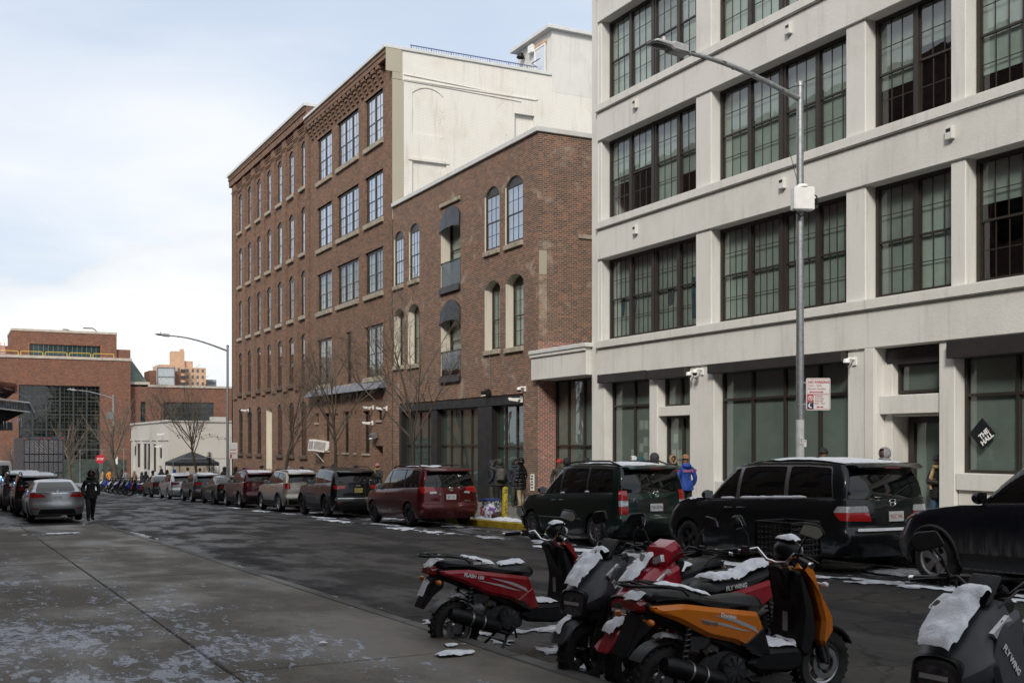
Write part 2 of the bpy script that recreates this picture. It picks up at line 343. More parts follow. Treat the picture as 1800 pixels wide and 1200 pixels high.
# ------------------------------------------------------------------ ground
def mathn(nt, op, a, b=None, c=None):
    n = nt.nodes.new('ShaderNodeMath'); n.operation = op
    for i, v in enumerate((a, b, c)):
        if v is None: continue
        if isinstance(v, bpy.types.NodeSocket): nt.links.new(v, n.inputs[i])
        else: n.inputs[i].default_value = v
    return n.outputs[0]
def asphalt():
    m, nt, b = newmat('asphalt'); P = pos(nt); sp_ = node(nt, 'ShaderNodeSeparateXYZ', {0: P}); X = sp_.outputs[0]; Y = sp_.outputs[1]
    agg = noi(nt, P, 120, 3, .7); big = noi(nt, P, .32, 5, .6, (1.6, .5, 1)); mid = noi(nt, P, 1.7, 6, .65, (1.3, .6, 1)); drag = noi(nt, P, 1.1, 5, .6, (2.2, .22, 1))
    c = mixc(nt, rampf(nt, big, .38, .62), (.011, .012, .016), (.036, .033, .030))
    c = mixc(nt, rampf(nt, mid, .47, .75, 0, .5), c, (.068, .060, .051))
    c = mixc(nt, rampf(nt, agg, .45, .75, 0, .45), c, (.085, .079, .071))
    c = mixc(nt, rampf(nt, noi(nt, P, 16, 4, .7), .42, .68, 0, .45), c, (.066, .060, .054))
    salt = rampf(nt, drag, .57, .76, 0, .42); c = mixc(nt, salt, c, (.125, .12, .115))
    warp = node(nt, 'ShaderNodeVectorMath', {0: P, 1: node(nt, 'ShaderNodeVectorMath', {0: node(nt, 'ShaderNodeTexNoise', {0: P, 'Scale': 1.4, 'Detail': 5}).outputs[1], 1: (.9, .9, 0)}, operation='MULTIPLY').outputs[0]}, operation='ADD').outputs[0]
    vo = node(nt, 'ShaderNodeTexVoronoi', {0: warp, 'Scale': .8}, feature='DISTANCE_TO_EDGE').outputs['Distance']
    vo2 = node(nt, 'ShaderNodeTexVoronoi', {0: warp, 'Scale': 3.4}, feature='DISTANCE_TO_EDGE').outputs['Distance']
    cr = mathn(nt, 'MAXIMUM', rampf(nt, vo, .0, .026, .95, 0), mathn(nt, 'MULTIPLY', rampf(nt, vo2, 0, .03, .8, 0), rampf(nt, big, .5, .62)))
    c = mixc(nt, mathn(nt, 'MULTIPLY', cr, rampf(nt, noi(nt, P, .6, 4), .36, .50)), c, (.006, .008, .009))
    # packed ice and slush along the parked cars and the kerbs, thinning into the lane
    sl = noi(nt, P, 2.3, 8, .72, (1.5, .45, 1), .3)
    e1 = rampf(nt, X, 11.0, 12.4, 0, .17); e0 = rampf(nt, X, 4.4, 5.4, .10, 0)
    far = rampf(nt, Y, 55, 90, 0, .12)
    th = mathn(nt, 'SUBTRACT', .70, mathn(nt, 'ADD', mathn(nt, 'MAXIMUM', e1, e0), far))
    ice = rampf(nt, mathn(nt, 'SUBTRACT', sl, th), 0, .07)
    c = mixc(nt, mathn(nt, 'MULTIPLY', ice, .75), c, (.52, .55, .60))
    nt.links.new(c, b.inputs['Base Color'])
    wet = noi(nt, P, .8, 5, .6, (1.5, .5, 1)); nt.links.new(rampf(nt, wet, .42, .62, .42, .88), b.inputs['Roughness'])
    h = mathn(nt, 'ADD', mathn(nt, 'MULTIPLY', agg, .35), mathn(nt, 'SUBTRACT', mathn(nt, 'MULTIPLY', ice, 1.2), cr))
    bp = node(nt, 'ShaderNodeBump', {'Height': h, 'Strength': .5, 'Distance': .02}); nt.links.new(bp.outputs[0], b.inputs['Normal']); b.inputs['Specular IOR Level'].default_value = .16
    return m
def concrete(name, frost, base=((.150, .132, .104), (.096, .086, .070))):
    m, nt, b = newmat(name); P = pos(nt); sp_ = node(nt, 'ShaderNodeSeparateXYZ', {0: P}); X = sp_.outputs[0]; Y = sp_.outputs[1]
    inf = nt.nodes.new('ShaderNodeObjectInfo').outputs['Random']
    big = noi(nt, P, .6, 6, .62, (1.2, .6, 1)); fine = noi(nt, P, 55, 4, .7); mid = noi(nt, P, 3.2, 6, .65)
    c = mixc(nt, rampf(nt, big, .36, .64), base[0], base[1])
    c = mixc(nt, mathn(nt, 'MULTIPLY', inf, .45), c, base[1])
    c = mixc(nt, rampf(nt, mid, .5, .8, 0, .5), c, (base[0][0]*1.35, base[0][1]*1.35, base[0][2]*1.35))
    c = mixc(nt, rampf(nt, fine, .5, .8, 0, .4), c, (base[1][0]*.5, base[1][1]*.5, base[1][2]*.5))
    hh = mathn(nt, 'MULTIPLY', fine, .3)
    if frost:
        f1 = noi(nt, P, 5.2, 10, .76, (1.5, .6, 1), .6); f2 = noi(nt, P, .8, 5, .6, (1.3, .6, 1)); f3 = noi(nt, P, 38, 5, .75)
        dxm = mathn(nt, 'MULTIPLY', rampf(nt, X, 1.6, 4.3, 1, 0), rampf(nt, Y, 9.5, 27, 1, 0))
        th = mathn(nt, 'SUBTRACT', .66, mathn(nt, 'ADD', mathn(nt, 'MULTIPLY', dxm, .15), mathn(nt, 'MULTIPLY', mathn(nt, 'SUBTRACT', f2, .5), .5)))
        d = mathn(nt, 'SUBTRACT', mathn(nt, 'ADD', f1, mathn(nt, 'MULTIPLY', mathn(nt, 'SUBTRACT', f3, .5), .22)), th); fr = rampf(nt, d, 0, .04)
        wet = rampf(nt, d, -.10, 0)
        c = mixc(nt, mathn(nt, 'MULTIPLY', wet, .5), c, (.026, .023, .020))
        c = mixc(nt, mathn(nt, 'MULTIPLY', rampf(nt, d, -.13, .02, 0, .5), rampf(nt, f2, .44, .60)), c, (.17, .18, .205))
        c = mixc(nt, mathn(nt, 'MULTIPLY', fr, rampf(nt, f3, .34, .6, .25, .95)), c, (.40, .43, .49))
        hh = mathn(nt, 'ADD', hh, mathn(nt, 'MULTIPLY', fr, 1.6))
    nt.links.new(c, b.inputs['Base Color']); nt.links.new(rampf(nt, big, .35, .6, .5, .85), b.inputs['Roughness']); b.inputs['Specular IOR Level'].default_value = .35
    bp = node(nt, 'ShaderNodeBump', {'Height': hh, 'Strength': .4, 'Distance': .02}); nt.links.new(bp.outputs[0], b.inputs['Normal']); return m
m_asph = asphalt(); m_conc = concrete('sidewalk_concrete', True); m_conc2 = concrete('far_sidewalk_concrete', False, ((.22, .205, .18), (.14, .13, .115)))
m_kerb = concrete('kerb_concrete', False, ((.13, .125, .115), (.075, .072, .066)))
m_ground = M('ground_dark', (.045, .044, .042), .9, var=.3, sc=.3, world=True)
mb = MB()
for (y0, y1) in ((-120, 100), (100, 3000)):
    mb.quad((-1500, y0, G(y0)-.14), (1500, y0, G(y0)-.14), (1500, y1, G(y1)-.14), (-1500, y1, G(y1)-.14))
mb.build('ground', m_ground, kind='structure', dbl=True)
mb = MB(); ys = [-30+2.5*i for i in range(57)]
xs = [-14+1.6*i for i in range(29)]
for i in range(len(ys)-1):
    for j in range(len(xs)-1):
        def cam_(x, y): return G(y)+.0 - .05*min(1, abs(x-9.2)/5)**2 + .05
        mb.quad(*[(x, y, cam_(x, y)-.05+.004) for x, y in ((xs[j], ys[i]), (xs[j+1], ys[i]), (xs[j+1], ys[i+1]), (xs[j], ys[i+1]))])
mb.build('road', m_asph, kind='structure', dbl=True)
mb = MB(); mb.quad((-160, 129, -2.63), (160, 129, -2.63), (160, 109.9, -2.63), (-160, 109.9, -2.63))
mb.build('cross_street', m_asph, kind='structure')
# near sidewalk: slabs laid one by one
walk = bpy.data.objects.new('near_sidewalk', None); COL.objects.link(walk); walk['kind'] = 'structure'
KX = 4.30
def slab(parent, x0, x1, y0, y1, top, th, mat, name='slab', gap=.008, bev=.012):
    mb = MB(); g = gap/2
    c = [(x0+g, y0+g), (x1-g, y0+g), (x1-g, y1-g), (x0+g, y1-g)]
    mb.prism(c, 'z', -th, 0, bev=0)
    o = mb.build(name, mat, parent, bevel=bev, seg=1)
    for v in o.data.vertices: v.co.z += G(v.co.y)+top+(max(0, v.co.x-14.3)*.02 if x0 > 14.2 else 0)
    return o
cross = [-8, -4.5, -1.5, 1.4, 4.4, 6.9, 8.6, 11.4, 14.0, 17.2, 20.6, 24.3, 28.0, 31.8, 35.6]
for a, b in zip(cross[:-1], cross[1:]):
    for x0, x1 in ((-6, -3.2), (-3.2, -.6), (-.6, 1.95), (1.95, 4.12)):
        slab(walk, x0, x1, a, b, .13+random.uniform(-.004, .004), .2, m_conc)
yy = -8
kerb_near = bpy.data.objects.new('near_kerb', None); COL.objects.link(kerb_near); kerb_near['kind'] = 'structure'
while yy < 35:
    ln = min(random.choice((1.8, 2.4, 3.0)), 35.4-yy); slab(kerb_near, 4.125, KX+random.uniform(-.01, .01), yy, yy+ln, .128, .2, m_kerb, 'kerb_stone', gap=.01, bev=.02); yy += ln
    if 35.4-yy < .3: break
x = -6
while x < 4.2: slab(kerb_near, x, x+1.9 if x+1.9 < 4.2 else 4.3, 35.61, 35.78, .126, .2, m_kerb, 'kerb_stone', gap=.01); x += 1.9
# far sidewalk and kerb
far_walk = bpy.data.objects.new('far_sidewalk', None); COL.objects.link(far_walk); far_walk['kind'] = 'structure'
FKX = 14.15
y = 6
while y < 92:
    for x0, x1 in ((14.33, 16.3), (16.3, 18.3), (18.3, 21.0)): slab(far_walk, x0, x1, y, y+2.6, .15, .2, m_conc2, gap=.015, bev=0)
    y += 2.6
far_kerb = bpy.data.objects.new('far_kerb', None); COL.objects.link(far_kerb); far_kerb['kind'] = 'structure'
m_yel = M('yellow_paint', (.50, .36, .03), .6, var=.35, sc=4, world=True)
y = 6
while y < 91: slab(far_kerb, FKX, 14.32, y, y+2.4, .148, .2, m_kerb, 'kerb_stone', gap=.01) if not 25 < y < 30.2 else slab(far_kerb, FKX, 14.32, y, y+2.4, .148, .2, m_yel, 'kerb_stone', gap=.01); y += 2.4
# ------------------------------------------------------------------ walls with openings
def fmap(u, w, d): return (20+d, u, w)
def wall(mb, mp, u0, u1, w0, w1, ops, m=0, mr=0):
    """front plane with openings; ops = (u0,u1,w0,w1,rise,depth)"""
    us = sorted(set([u0, u1]+[q for o in ops for q in o[:2]])); ws = sorted(set([w0, w1]+[q for o in ops for q in o[2:4]]))
    for i in range(len(us)-1):
        run = None
        for j in range(len(ws)-1):
            a, b, c, d = us[i], us[i+1], ws[j], ws[j+1]; uc, wc = (a+b)/2, (c+d)/2
            if any(o[0] < uc < o[1] and o[2] < wc < o[3] for o in ops): continue
            mb.quad(mp(a, c, 0), mp(b, c, 0), mp(b, d, 0), mp(a, d, 0), m)
    for o in ops:
        a, b, c, d, rise, dep = o[:6]; mrr = o[6] if len(o) > 6 else mr
        top = []
        if rise:
            n = 10; hw = (b-a)/2; Rr = (hw*hw+rise*rise)/(2*rise)
            for k in range(n+1):
                u = a+(b-a)*k/n; top.append((u, d-Rr+math.sqrt(max(0, Rr*Rr-(u-(a+b)/2)**2))))
            for k in range(n):
                (p, q), (r_, s_) = top[k], top[k+1]
                mb.quad(mp(p, q, 0), mp(r_, s_, 0), mp(r_, d, 0), mp(p, d, 0), m)
        else: top = [(a, d), (b, d)]
        pl = [(a, c)]+top+[(b, c)]
        for k in range(len(pl)):
            p, q = pl[k], pl[(k+1) % len(pl)]
            mb.quad(mp(*p, 0), mp(*q, 0), mp(*q, dep), mp(*p, dep), mrr)
def bx(mb, X0, X1, Y0, Y1, Z0, Z1, m=0): mb.box(min(X0, X1), max(X0, X1), min(Y0, Y1), max(Y0, Y1), Z0, Z1, m)
def window(parent, Y0, Y1, z0, z1, X, cols=3, rows=2, mats=None, shade=1.0, units=1, gl=None, bl=None, rise=0, fr=.06, mun=.020, meet=.5, name='window', pd=1.0):
    """double hung window units facing -X; frame front at X"""
    Y0, Y1 = min(Y0, Y1), max(Y0, Y1); gl = gl or m_glass; bl = bl or m_blind; fm = mats or m_bronze
    mb = MB(); w = (Y1-Y0)/units
    zt = z1-rise
    if rise:
        n = 8; hw = (Y1-Y0)/2; Rr = (hw*hw+rise*rise)/(2*rise)
        pts = [(Y0+(Y1-Y0)*k/n, z1-Rr+math.sqrt(max(0, Rr*Rr-(Y0+(Y1-Y0)*k/n-(Y0+Y1)/2)**2))) for k in range(n+1)]
        mb.prism(pts+[(Y1, zt-.03), (Y0, zt-.03)], 'x', X+.01, X+.09)
    bx(mb, X, X+.10, Y0, Y0+fr, z0, zt); bx(mb, X, X+.10, Y1-fr, Y1, z0, zt); bx(mb, X, X+.10, Y0+fr, Y1-fr, zt-fr, zt); bx(mb, X, X+.10, Y0+fr, Y1-fr, z0, z0+fr*1.1)
    zm = z0+(zt-z0)*meet
    for k in range(units):
        a = Y0+w*k; b = a+w
        if k: bx(mb, X-.008, X+.092, a-fr*.8, a+fr*.8, z0+fr, zt-fr)
        a += fr*.8; b -= fr*.8; s = .042
        for (c, d, xo) in ((zm-.02, zt-fr*.8, .030*pd), (z0+fr, zm+.02, .055*pd)):
            bx(mb, X+xo, X+xo+.035, a, a+s, c, d); bx(mb, X+xo, X+xo+.035, b-s, b, c, d); bx(mb, X+xo, X+xo+.035, a+s, b-s, d-s, d); bx(mb, X+xo, X+xo+.035, a+s, b-s, c, c+s*1.2)
            for q in range(1, cols): y = a+s+(b-a-2*s)*q/cols; bx(mb, X+xo+.006, X+xo+.024, y-mun/2, y+mun/2, c+s, d-s)
            rr = rows
            for q in range(1, rr): z = c+s+(d-c-2*s)*q/rr; bx(mb, X+xo+.0075, X+xo+.0225, a+s, b-s, z-mun/2, z+mun/2)
    o = mb.build(name, fm, parent)
    for k in range(units):
        a = Y0+w*k+fr; b = a+w-2*fr
        for (c, d, xo) in ((zm, zt-fr*.9, .018+.030*pd), (z0+fr, zm, .018+.055*pd)):
            p = MB(); p.quad((X+xo, a, c), (X+xo, b, c), (X+xo, b, d), (X+xo, a, d)); p.build('pane', gl, o)
        sh = shade[k] if isinstance(shade, (list, tuple)) else shade
        if sh > 0:
            p = MB(); zb = zt-.02-(zt-z0-.03)*sh; bx(p, X+.135, X+.138, a-.02, b+.02, zb, zt-.02)
            if sh < .99: bx(p, X+.128, X+.146, a-.02, b+.02, zb-.02, zb)
            p.build('blind', bl, o)
    return o
def storefront(parent, Y0, Y1, z0, z1, X, vd, hd, fr=.07, film=None, gl=None, name='storefront_window', door=None):
    Y0, Y1 = min(Y0, Y1), max(Y0, Y1); mb = MB(); us = [Y0]+sorted(vd)+[Y1]; ws = [z0]+sorted(hd)+[z1]
    bx(mb, X, X+.12, Y0, Y0+fr, z0, z1); bx(mb, X, X+.12, Y1-fr, Y1, z0, z1); bx(mb, X, X+.12, Y0+fr, Y1-fr, z0, z0+fr); bx(mb, X, X+.12, Y0+fr, Y1-fr, z1-fr, z1)
    for y in vd: bx(mb, X+.006, X+.114, y-fr/2, y+fr/2, z0+fr, z1-fr)
    for z in hd: bx(mb, X+.010, X+.110, Y0+fr, Y1-fr, z-fr/2, z+fr/2)
    o = mb.build(name, m_bronze, parent)
    for i in range(len(us)-1):
        for j in range(len(ws)-1):
            p = MB(); p.quad((X+.06, us[i], ws[j]), (X+.06, us[i+1], ws[j]), (X+.06, us[i+1], ws[j+1]), (X+.06, us[i], ws[j+1])); p.build('pane', gl or m_glass, o)
    p = MB(); bx(p, X+.10, X+.104, Y0, Y1, z0, z1); p.build('film', film or m_film, o)
    return o
def dome_camera(loc, label, flip=1):
    t = thing('security_camera', label, 'camera', loc, group='white security cameras on the facades')
    mb = MB(); mb.box(-.04, 0, -.06, .06, -.10, .10); mb.tube([(-.02, 0, .05), (-.2, 0, .06), (-.26, 0, .02)], .035, 8); mb.lathe([(.0, .06), (.07, .05), (.085, 0), (.085, -.05)], (-.28, 0, 0), 'z', 14)
    mb.build('bracket', m_camw, t, smooth=40)
    mb = MB(); mb.lathe([(.078, -.05), (.066, -.10), (.03, -.13), (.0, -.135)], (-.28, 0, 0), 'z', 14); mb.build('dome', m_dark, t, smooth=60)
    return t
def bullet_camera(loc, label, rz=0):
    t = thing('security_camera', label, 'camera', loc, (0, 0, rz), group='white security cameras on the facades')
    mb = MB(); mb.box(-.05, 0, -.08, .08, -.12, .12); mb.rbox((-.16, 0, .02), (.26, .06, .06)); mb.build('bracket', m_camw, t, bevel=.008)
    mb = MB(); mb.rbox((-.38, 0, -.02), (.40, .13, .12), (0, .12, 0)); mb.build('housing', m_camw, t, bevel=.012); mb = MB(); mb.lathe([(0, 0), (.045, 0), (.05, .02)], (-.585, 0, -.045), 'x', 12); mb.build('lens', m_dark, t)
    return t
# ------------------------------------------------------------------ white concrete loft building
WB = thing('concrete_loft_building', 'white painted concrete loft building with wide dark-framed windows', 'building', (20, 33, G(33)))
WBI = WB.matrix_world
def root(t):   # children keep world coordinates
    t.location = (0, 0, 0); return t
root(WB)
TOP = 21.6; YE = 1.0
sill = [5.13, 9.23, 13.28, 17.33]; head = [7.93, 12.0, 16.07, 20.1]
bays = [(32.46, 27.09, 4), (26.34, 20.87, 4), (20.21, 17.63, 2), (17.22, 14.64, 2), (13.98, 8.51, 4), (7.8, 2.4, 4)]
cols_ = [(32.65, 32.46)]+[(bays[i][1], bays[i+1][0]) for i in range(5)]+[(2.4, YE)]
for a, b in cols_:
    mb = MB(); bx(mb, 20, 20.55, a, b, 4.9, TOP-1.3); mb.build('column', m_white, WB, bevel=.02, seg=1)
gpiers = [(33.10, 32.24), (29.56, 29.12), (27.40, 26.21), (20.81, 19.86), (17.96, 17.52), (12.4, 11.6), (6.4, 5.6), (1.9, YE)]
for a, b in gpiers:
    mb = MB(); bx(mb, 20.003, 20.6, a, b, -1.5, 3.96); mb.build('pier', m_white, WB, bevel=.015, seg=1)
mb = MB(); bx(mb, 19.93, 19.999, 20.17, 19.865, -1.4, 3.95); mb.build('pilaster', m_white, WB, bevel=.01, seg=1)
for z0, z1 in ((3.95, 4.88), (7.93, 8.955), (12.0, 12.97), (16.07, 17.02), (20.1, TOP)):
    mb = MB(); bx(mb, 19.94, 20.56, 32.65, YE, z0, z1-.002); mb.build('spandrel', m_white, WB, bevel=.02, seg=1)
    if z0 < 20: mb = MB(); bx(mb, 19.85, 20.5, 32.66, YE, z1, z1+.262); mb.build('ledge', m_white, WB, bevel=.025, seg=2)
mb = MB(); bx(mb, 20.0, 20.4, 33.10, 32.652, -1.4, TOP); mb.build('corner_pier', m_white, WB, bevel=.02, seg=1)
# shell behind the facade (side wall to the passage, roof, dark rooms)
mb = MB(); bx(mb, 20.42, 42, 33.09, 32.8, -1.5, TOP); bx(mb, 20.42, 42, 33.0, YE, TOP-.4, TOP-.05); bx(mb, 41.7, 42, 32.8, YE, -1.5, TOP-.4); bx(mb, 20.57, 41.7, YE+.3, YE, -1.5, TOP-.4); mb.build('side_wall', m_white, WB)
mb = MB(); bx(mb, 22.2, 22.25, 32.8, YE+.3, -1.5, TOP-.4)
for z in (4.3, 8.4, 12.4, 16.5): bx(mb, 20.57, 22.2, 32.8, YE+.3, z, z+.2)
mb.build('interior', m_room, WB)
rs = random.Random(3)
sh3 = {(1, 0): [.98, .98, .98, .98], (1, 1): [.55, .45, .98, .72], (1, 2): 1, (2, 1): [.98]*4, (3, 1): [.62, .36], (3, 0): [.98, .98], (4, 1): [.98, .98], (4, 0): [.35, .98], (4, 2): .3}
for f in range(4):
    for bi, (a, b, u) in enumerate(bays):
        shd = sh3.get((bi+1, f), 1.0)
        if isinstance(shd, float) or isinstance(shd, int): shd = [float(shd)]*u
        shd = [min(.995, s_ if s_ < .9 or rs.random() < .86 else rs.choice((.93, .88, .97, .80, .52))) for s_ in shd]
        shd = shd[::-1]
        if bi in (0, 1, 4, 5):   # two pairs with a heavy mullion
            mid = (a+b)/2
            for k, (p, q) in enumerate(((b+.02, mid-.05), (mid+.05, a-.02))):
                window(WB, p, q, sill[f]+.262-.25, head[f]+.0, 20.32, cols=4 if f == 0 and bi == 0 else (4 if f == 0 else 3), shade=shd[2*k:2*k+2], units=2, fr=.095)
            mb = MB(); bx(mb, 20.30, 20.42, mid-.05, mid+.05, sill[f]+.01, head[f]); mb.build('mullion', m_bronze, WB)
        else: window(WB, b+.02, a-.02, sill[f]+.012, head[f], 20.32, cols=3, shade=shd, units=2, fr=.09)
# laundry hanging inside the lowest window of the first bay
def cloth(parent, Y, z, w, h, col, name='garment', n=6):
    mb = MB(); 
    for i in range(n):
        for j in range(n):
            def q(i, j):
                u, v = i/n, j/n; ww = w*(1-.35*v*(1 if name == 'sock' else .2)); return (20.43+.012*math.sin(9*u+5*v)+.01*math.sin(17*u), Y+(u-.5)*ww, z-h*v+.02*math.sin(u*6))
            mb.quad(q(i, j), q(i+1, j), q(i+1, j+1), q(i, j+1))
    return mb.build(name, M('cloth_%s' % str(col), col, .9, var=.3, sc=8), None, smooth=60)
for i, (yy, zz, ww, hh, c, nm, lab, pa) in enumerate(((31.75, 6.52, .22, .55, (.02, .09, .10), 'sock', 'dark teal sock hanging behind the glass at the far end of the washing', 'sock'), (31.05, 6.5, .24, .5, (.03, .06, .09), 'sock', 'navy sock hanging behind the glass, second of the washing', 'sock'), (29.75, 6.55, .28, .5, (.05, .06, .06), 'sock', 'grey sock hanging behind the glass, third of the washing', 'sock'), (28.95, 6.55, .30, .5, (.05, .06, .07), 'shirt', 'short dark shirt hanging behind the glass in the middle of the washing', 'shirt'))):
    tag(cloth(WB, yy, zz, ww, hh, c, nm), lab, pa)
mb = MB()
for s in (-1, 1):
    n = 6
    for j in range(n):
        def q(u, v): return (20.43+.014*math.sin(7*u+6*v), 27.55+s*(.10+.16*v*.0+u*.20+.06*(1-v)), 6.75-1.0*v*(1 if True else 0))
        for i in range(3): mb.quad(q(i/3, j/n), q((i+1)/3, j/n), q((i+1)/3, (j+1)/n), q(i/3, (j+1)/n))
mb.box(20.425, 20.44, 27.24, 27.86, 5.5, 5.95)
tag(mb.build('jeans', M('denim_hung', (.03, .085, .13), .9, var=.3, sc=8), None, smooth=50), 'blue jeans hung upside down behind the window glass', 'jeans')
for (x, y, z) in ((30.2, 12.62, 0), (22.85, 12.62, 1), (30.2, 8.55, 2), (23.1, 8.58, 3), (17.55, 8.55, 4)):
    mb = MB(); bx(mb, 19.83, 19.94, x-.10, x+.10, y-.14, y+.14); o = mb.build('vent_cover', m_white, WB, bevel=.01, seg=1)
    mb = MB(); bx(mb, 19.822, 19.83, x-.06, x+.06, y+.02, y+.09); mb.build('slot', m_dark, o)
# ground floor
def lintel(a, b, z0, z1, X=19.82, to=20.3, hang=.1):
    mb = MB(); bx(mb, X, to, a, b, z0, z1); return mb.build('lintel_cover', m_lintel, WB, bevel=.01, seg=1)
lintel(32.45, 29.6, 3.69, 3.98); lintel(29.36, 27.42, 3.66, 3.96); lintel(26.3, 20.83, 3.68, 3.95); lintel(17.6, 12.4, 3.54, 3.94); lintel(19.80, 18.0, 3.55, 3.92, X=20.28, to=20.6)
storefront(WB, 32.22, 29.58, .6-.5, 3.75, 20.30, [30.88], [2.90])
storefront(WB, 29.10, 27.42, 2.80, 3.72, 20.30, [28.25], [])
mb = MB(); bx(mb, 20.05, 20.5, 29.12, 27.42, 2.5, 2.8); mb.build('transom_band', m_white, WB, bevel=.01, seg=1)
storefront(WB, 29.10, 27.42, -.65, 2.5, 20.36, [28.25], [1.0-.9], name='entrance_door')
storefront(WB, 26.19, 20.83, .55, 3.75, 20.30, [24.85, 23.50, 22.15], [2.92])
mb = MB(); bx(mb, 20.02, 20.5, 26.19, 20.83, -1.3, .545); mb.build('bulkhead', m_white, WB, bevel=.01, seg=1)
mb = MB(); bx(mb, 20.02, 20.5, 32.22, 29.58, -1.3, .095); mb.build('bulkhead', m_white, WB, bevel=.01, seg=1)
storefront(WB, 19.6, 18.0, 2.85, 3.56, 20.46, [], [])
mb = MB(); bx(mb, 20.1, 20.9, 19.84, 17.98, 2.35, 2.80); bx(mb, 20.3, 20.9, 19.84, 17.98, 2.30, 2.35); mb.build('door_lintel', m_white, WB, bevel=.015, seg=1)
mb = MB(); bx(mb, 20.28, 20.9, 19.86, 19.62, -1.2, 3.6); mb.build('door_reveal', m_white, WB, bevel=.01, seg=1)
do = storefront(WB, 19.55, 18.0, -.35, 2.30, 20.75, [], [], fr=.16, name='entrance_door', film=M('door_film', (.20, .26, .235), .6, var=.15, sc=.8, world=True))
mb = MB(); mb.tube([(20.70, 18.28, .7), (20.66, 18.28, .72), (20.66, 18.28, 1.5), (20.70, 18.28, 1.52)], .02, 8); mb.build('pull_handle', m_dark, do)
storefront(WB, 17.5, 12.42, 1.0, 3.6, 20.30, [16.13, 14.8, 13.5], [2.73])
mb = MB(); bx(mb, 20.02, 20.5, 17.5, 12.42, .62, .995); bx(mb, 20.10, 20.5, 17.5, 12.42, -1.3, .615); mb.build('bulkhead', m_white, WB, bevel=.01, seg=1)
for a, b in ((11.58, 6.42), (5.58, 1.92)): storefront(WB, a, b, .9, 3.7, 20.3, [(a*2+b)/3, (a+2*b)/3], [2.8]); mb = MB(); bx(mb, 20.02, 20.5, a, b, -1, .895); mb.build('bulkhead', m_white, WB)
# papers taped inside the storefront
pr = random.Random(5)
def sheet(y, z, w=.22, h=.29, col=None):
    mb = MB(); bx(mb, 20.396, 20.399, y-w/2, y+w/2, z-h/2, z+h/2)
    return tag(mb.build('paper_sheet', M('taped_paper', (.36, .41, .385), .8, var=.1, sc=3, world=True)), 'pale paper sheet taped inside the shop window next to the entrance', 'paper sheet', 'paper sheets taped inside the windows')
for (y, z) in ((30.6, 2.25), (30.32, 2.25), (30.05, 2.25), (29.78, 2.25), (30.35, 1.7), (30.05, 1.65), (29.78, 1.68), (30.6, 1.5), (30.05, 1.28), (29.78, 1.25), (30.35, 1.2), (31.1, 1.3), (31.05, .95)): sheet(y, z)
for (y, z) in ((28.75, 1.8), (28.85, 1.3), (28.55, 1.3), (28.85, .95), (28.55, .95), (27.95, .85)):
    s = sheet(y, z); s.location.x = .06; s['label'] = 'pale paper sheet taped inside the glass entrance door'
# diamond sign: THE HALL
DS = thing('diamond_sign', 'black diamond-shaped sign reading THE HALL on the shop window', 'sign', (20.27, 17.0, 1.87)); DS.scale = (1, .77, .77)
mb = MB(); mb.prism([(0, .44), (.44, 0), (0, -.44), (-.44, 0)], 'x', -.02, .012); mb.build('board', M('sign_black', (.012, .014, .018), .35, var=.05), DS)
m_signw = M('sign_white', (.8, .8, .8), .5, var=0)
Mz = Matrix(((0, 0, -1), (-1, 0, 0), (0, 1, 0)))      # text x -> -Y (reads from -X side), text y -> Z
def on_facade(angle): return (Mz @ Matrix.Rotation(angle, 3, 'Z')).to_euler()
for body, off, sx in (('THE', (.0, .02), 1), ('HALL', (0, -.16), 1)):
    a = R(38); e = on_facade(a); d = Mz @ Matrix.Rotation(a, 3, 'Z') @ Vector((off[0]+.05, off[1]-.075, .024))
    text(body, .20, m_signw, DS, d, e, bold=.009)
mb = MB(); mb.rbox((-.023, -.235, .085), (.004, .012, .10), (R(38), 0, 0)); mb.build('exclamation_mark', M('sign_orange', (.5, .1, .03), .5, var=0), DS)
for (y, z, l) in ((27.05, 3.72, 'white dome camera on the pier beside the narrow shop door, lower one'), (26.75, 3.78, 'white dome camera on the pier next to the long black lintel'), (20.55, 3.68, 'white dome camera on the pier left of the recessed entrance')):
    dome_camera((20.0, y, z), l)
# ------------------------------------------------------------------ passage between the loft and the brick house
PB = root(thing('passage_canopy', 'white concrete canopy over the glazed passage between loft and brick house', 'canopy'))
mb = MB(); bx(mb, 19.78, 21.4, 37.18, 33.11, 4.02, 4.86); mb.build('fascia', m_white, PB, bevel=.015, seg=1)
mb = MB(); bx(mb, 19.72, 21.4, 37.2, 33.11, 4.863, 4.98); mb.build('moulding', m_white, PB, bevel=.01, seg=1)
mb = MB(); bx(mb, 19.68, 21.5, 37.22, 33.0, 4.983, 5.13); mb.build('coping', m_cope, PB, bevel=.015, seg=1)
storefront(PB, 36.98, 33.11, -1.0, 4.02, 20.75, [36.05, 34.9, 34.0], [1.55], name='passage_glazing')
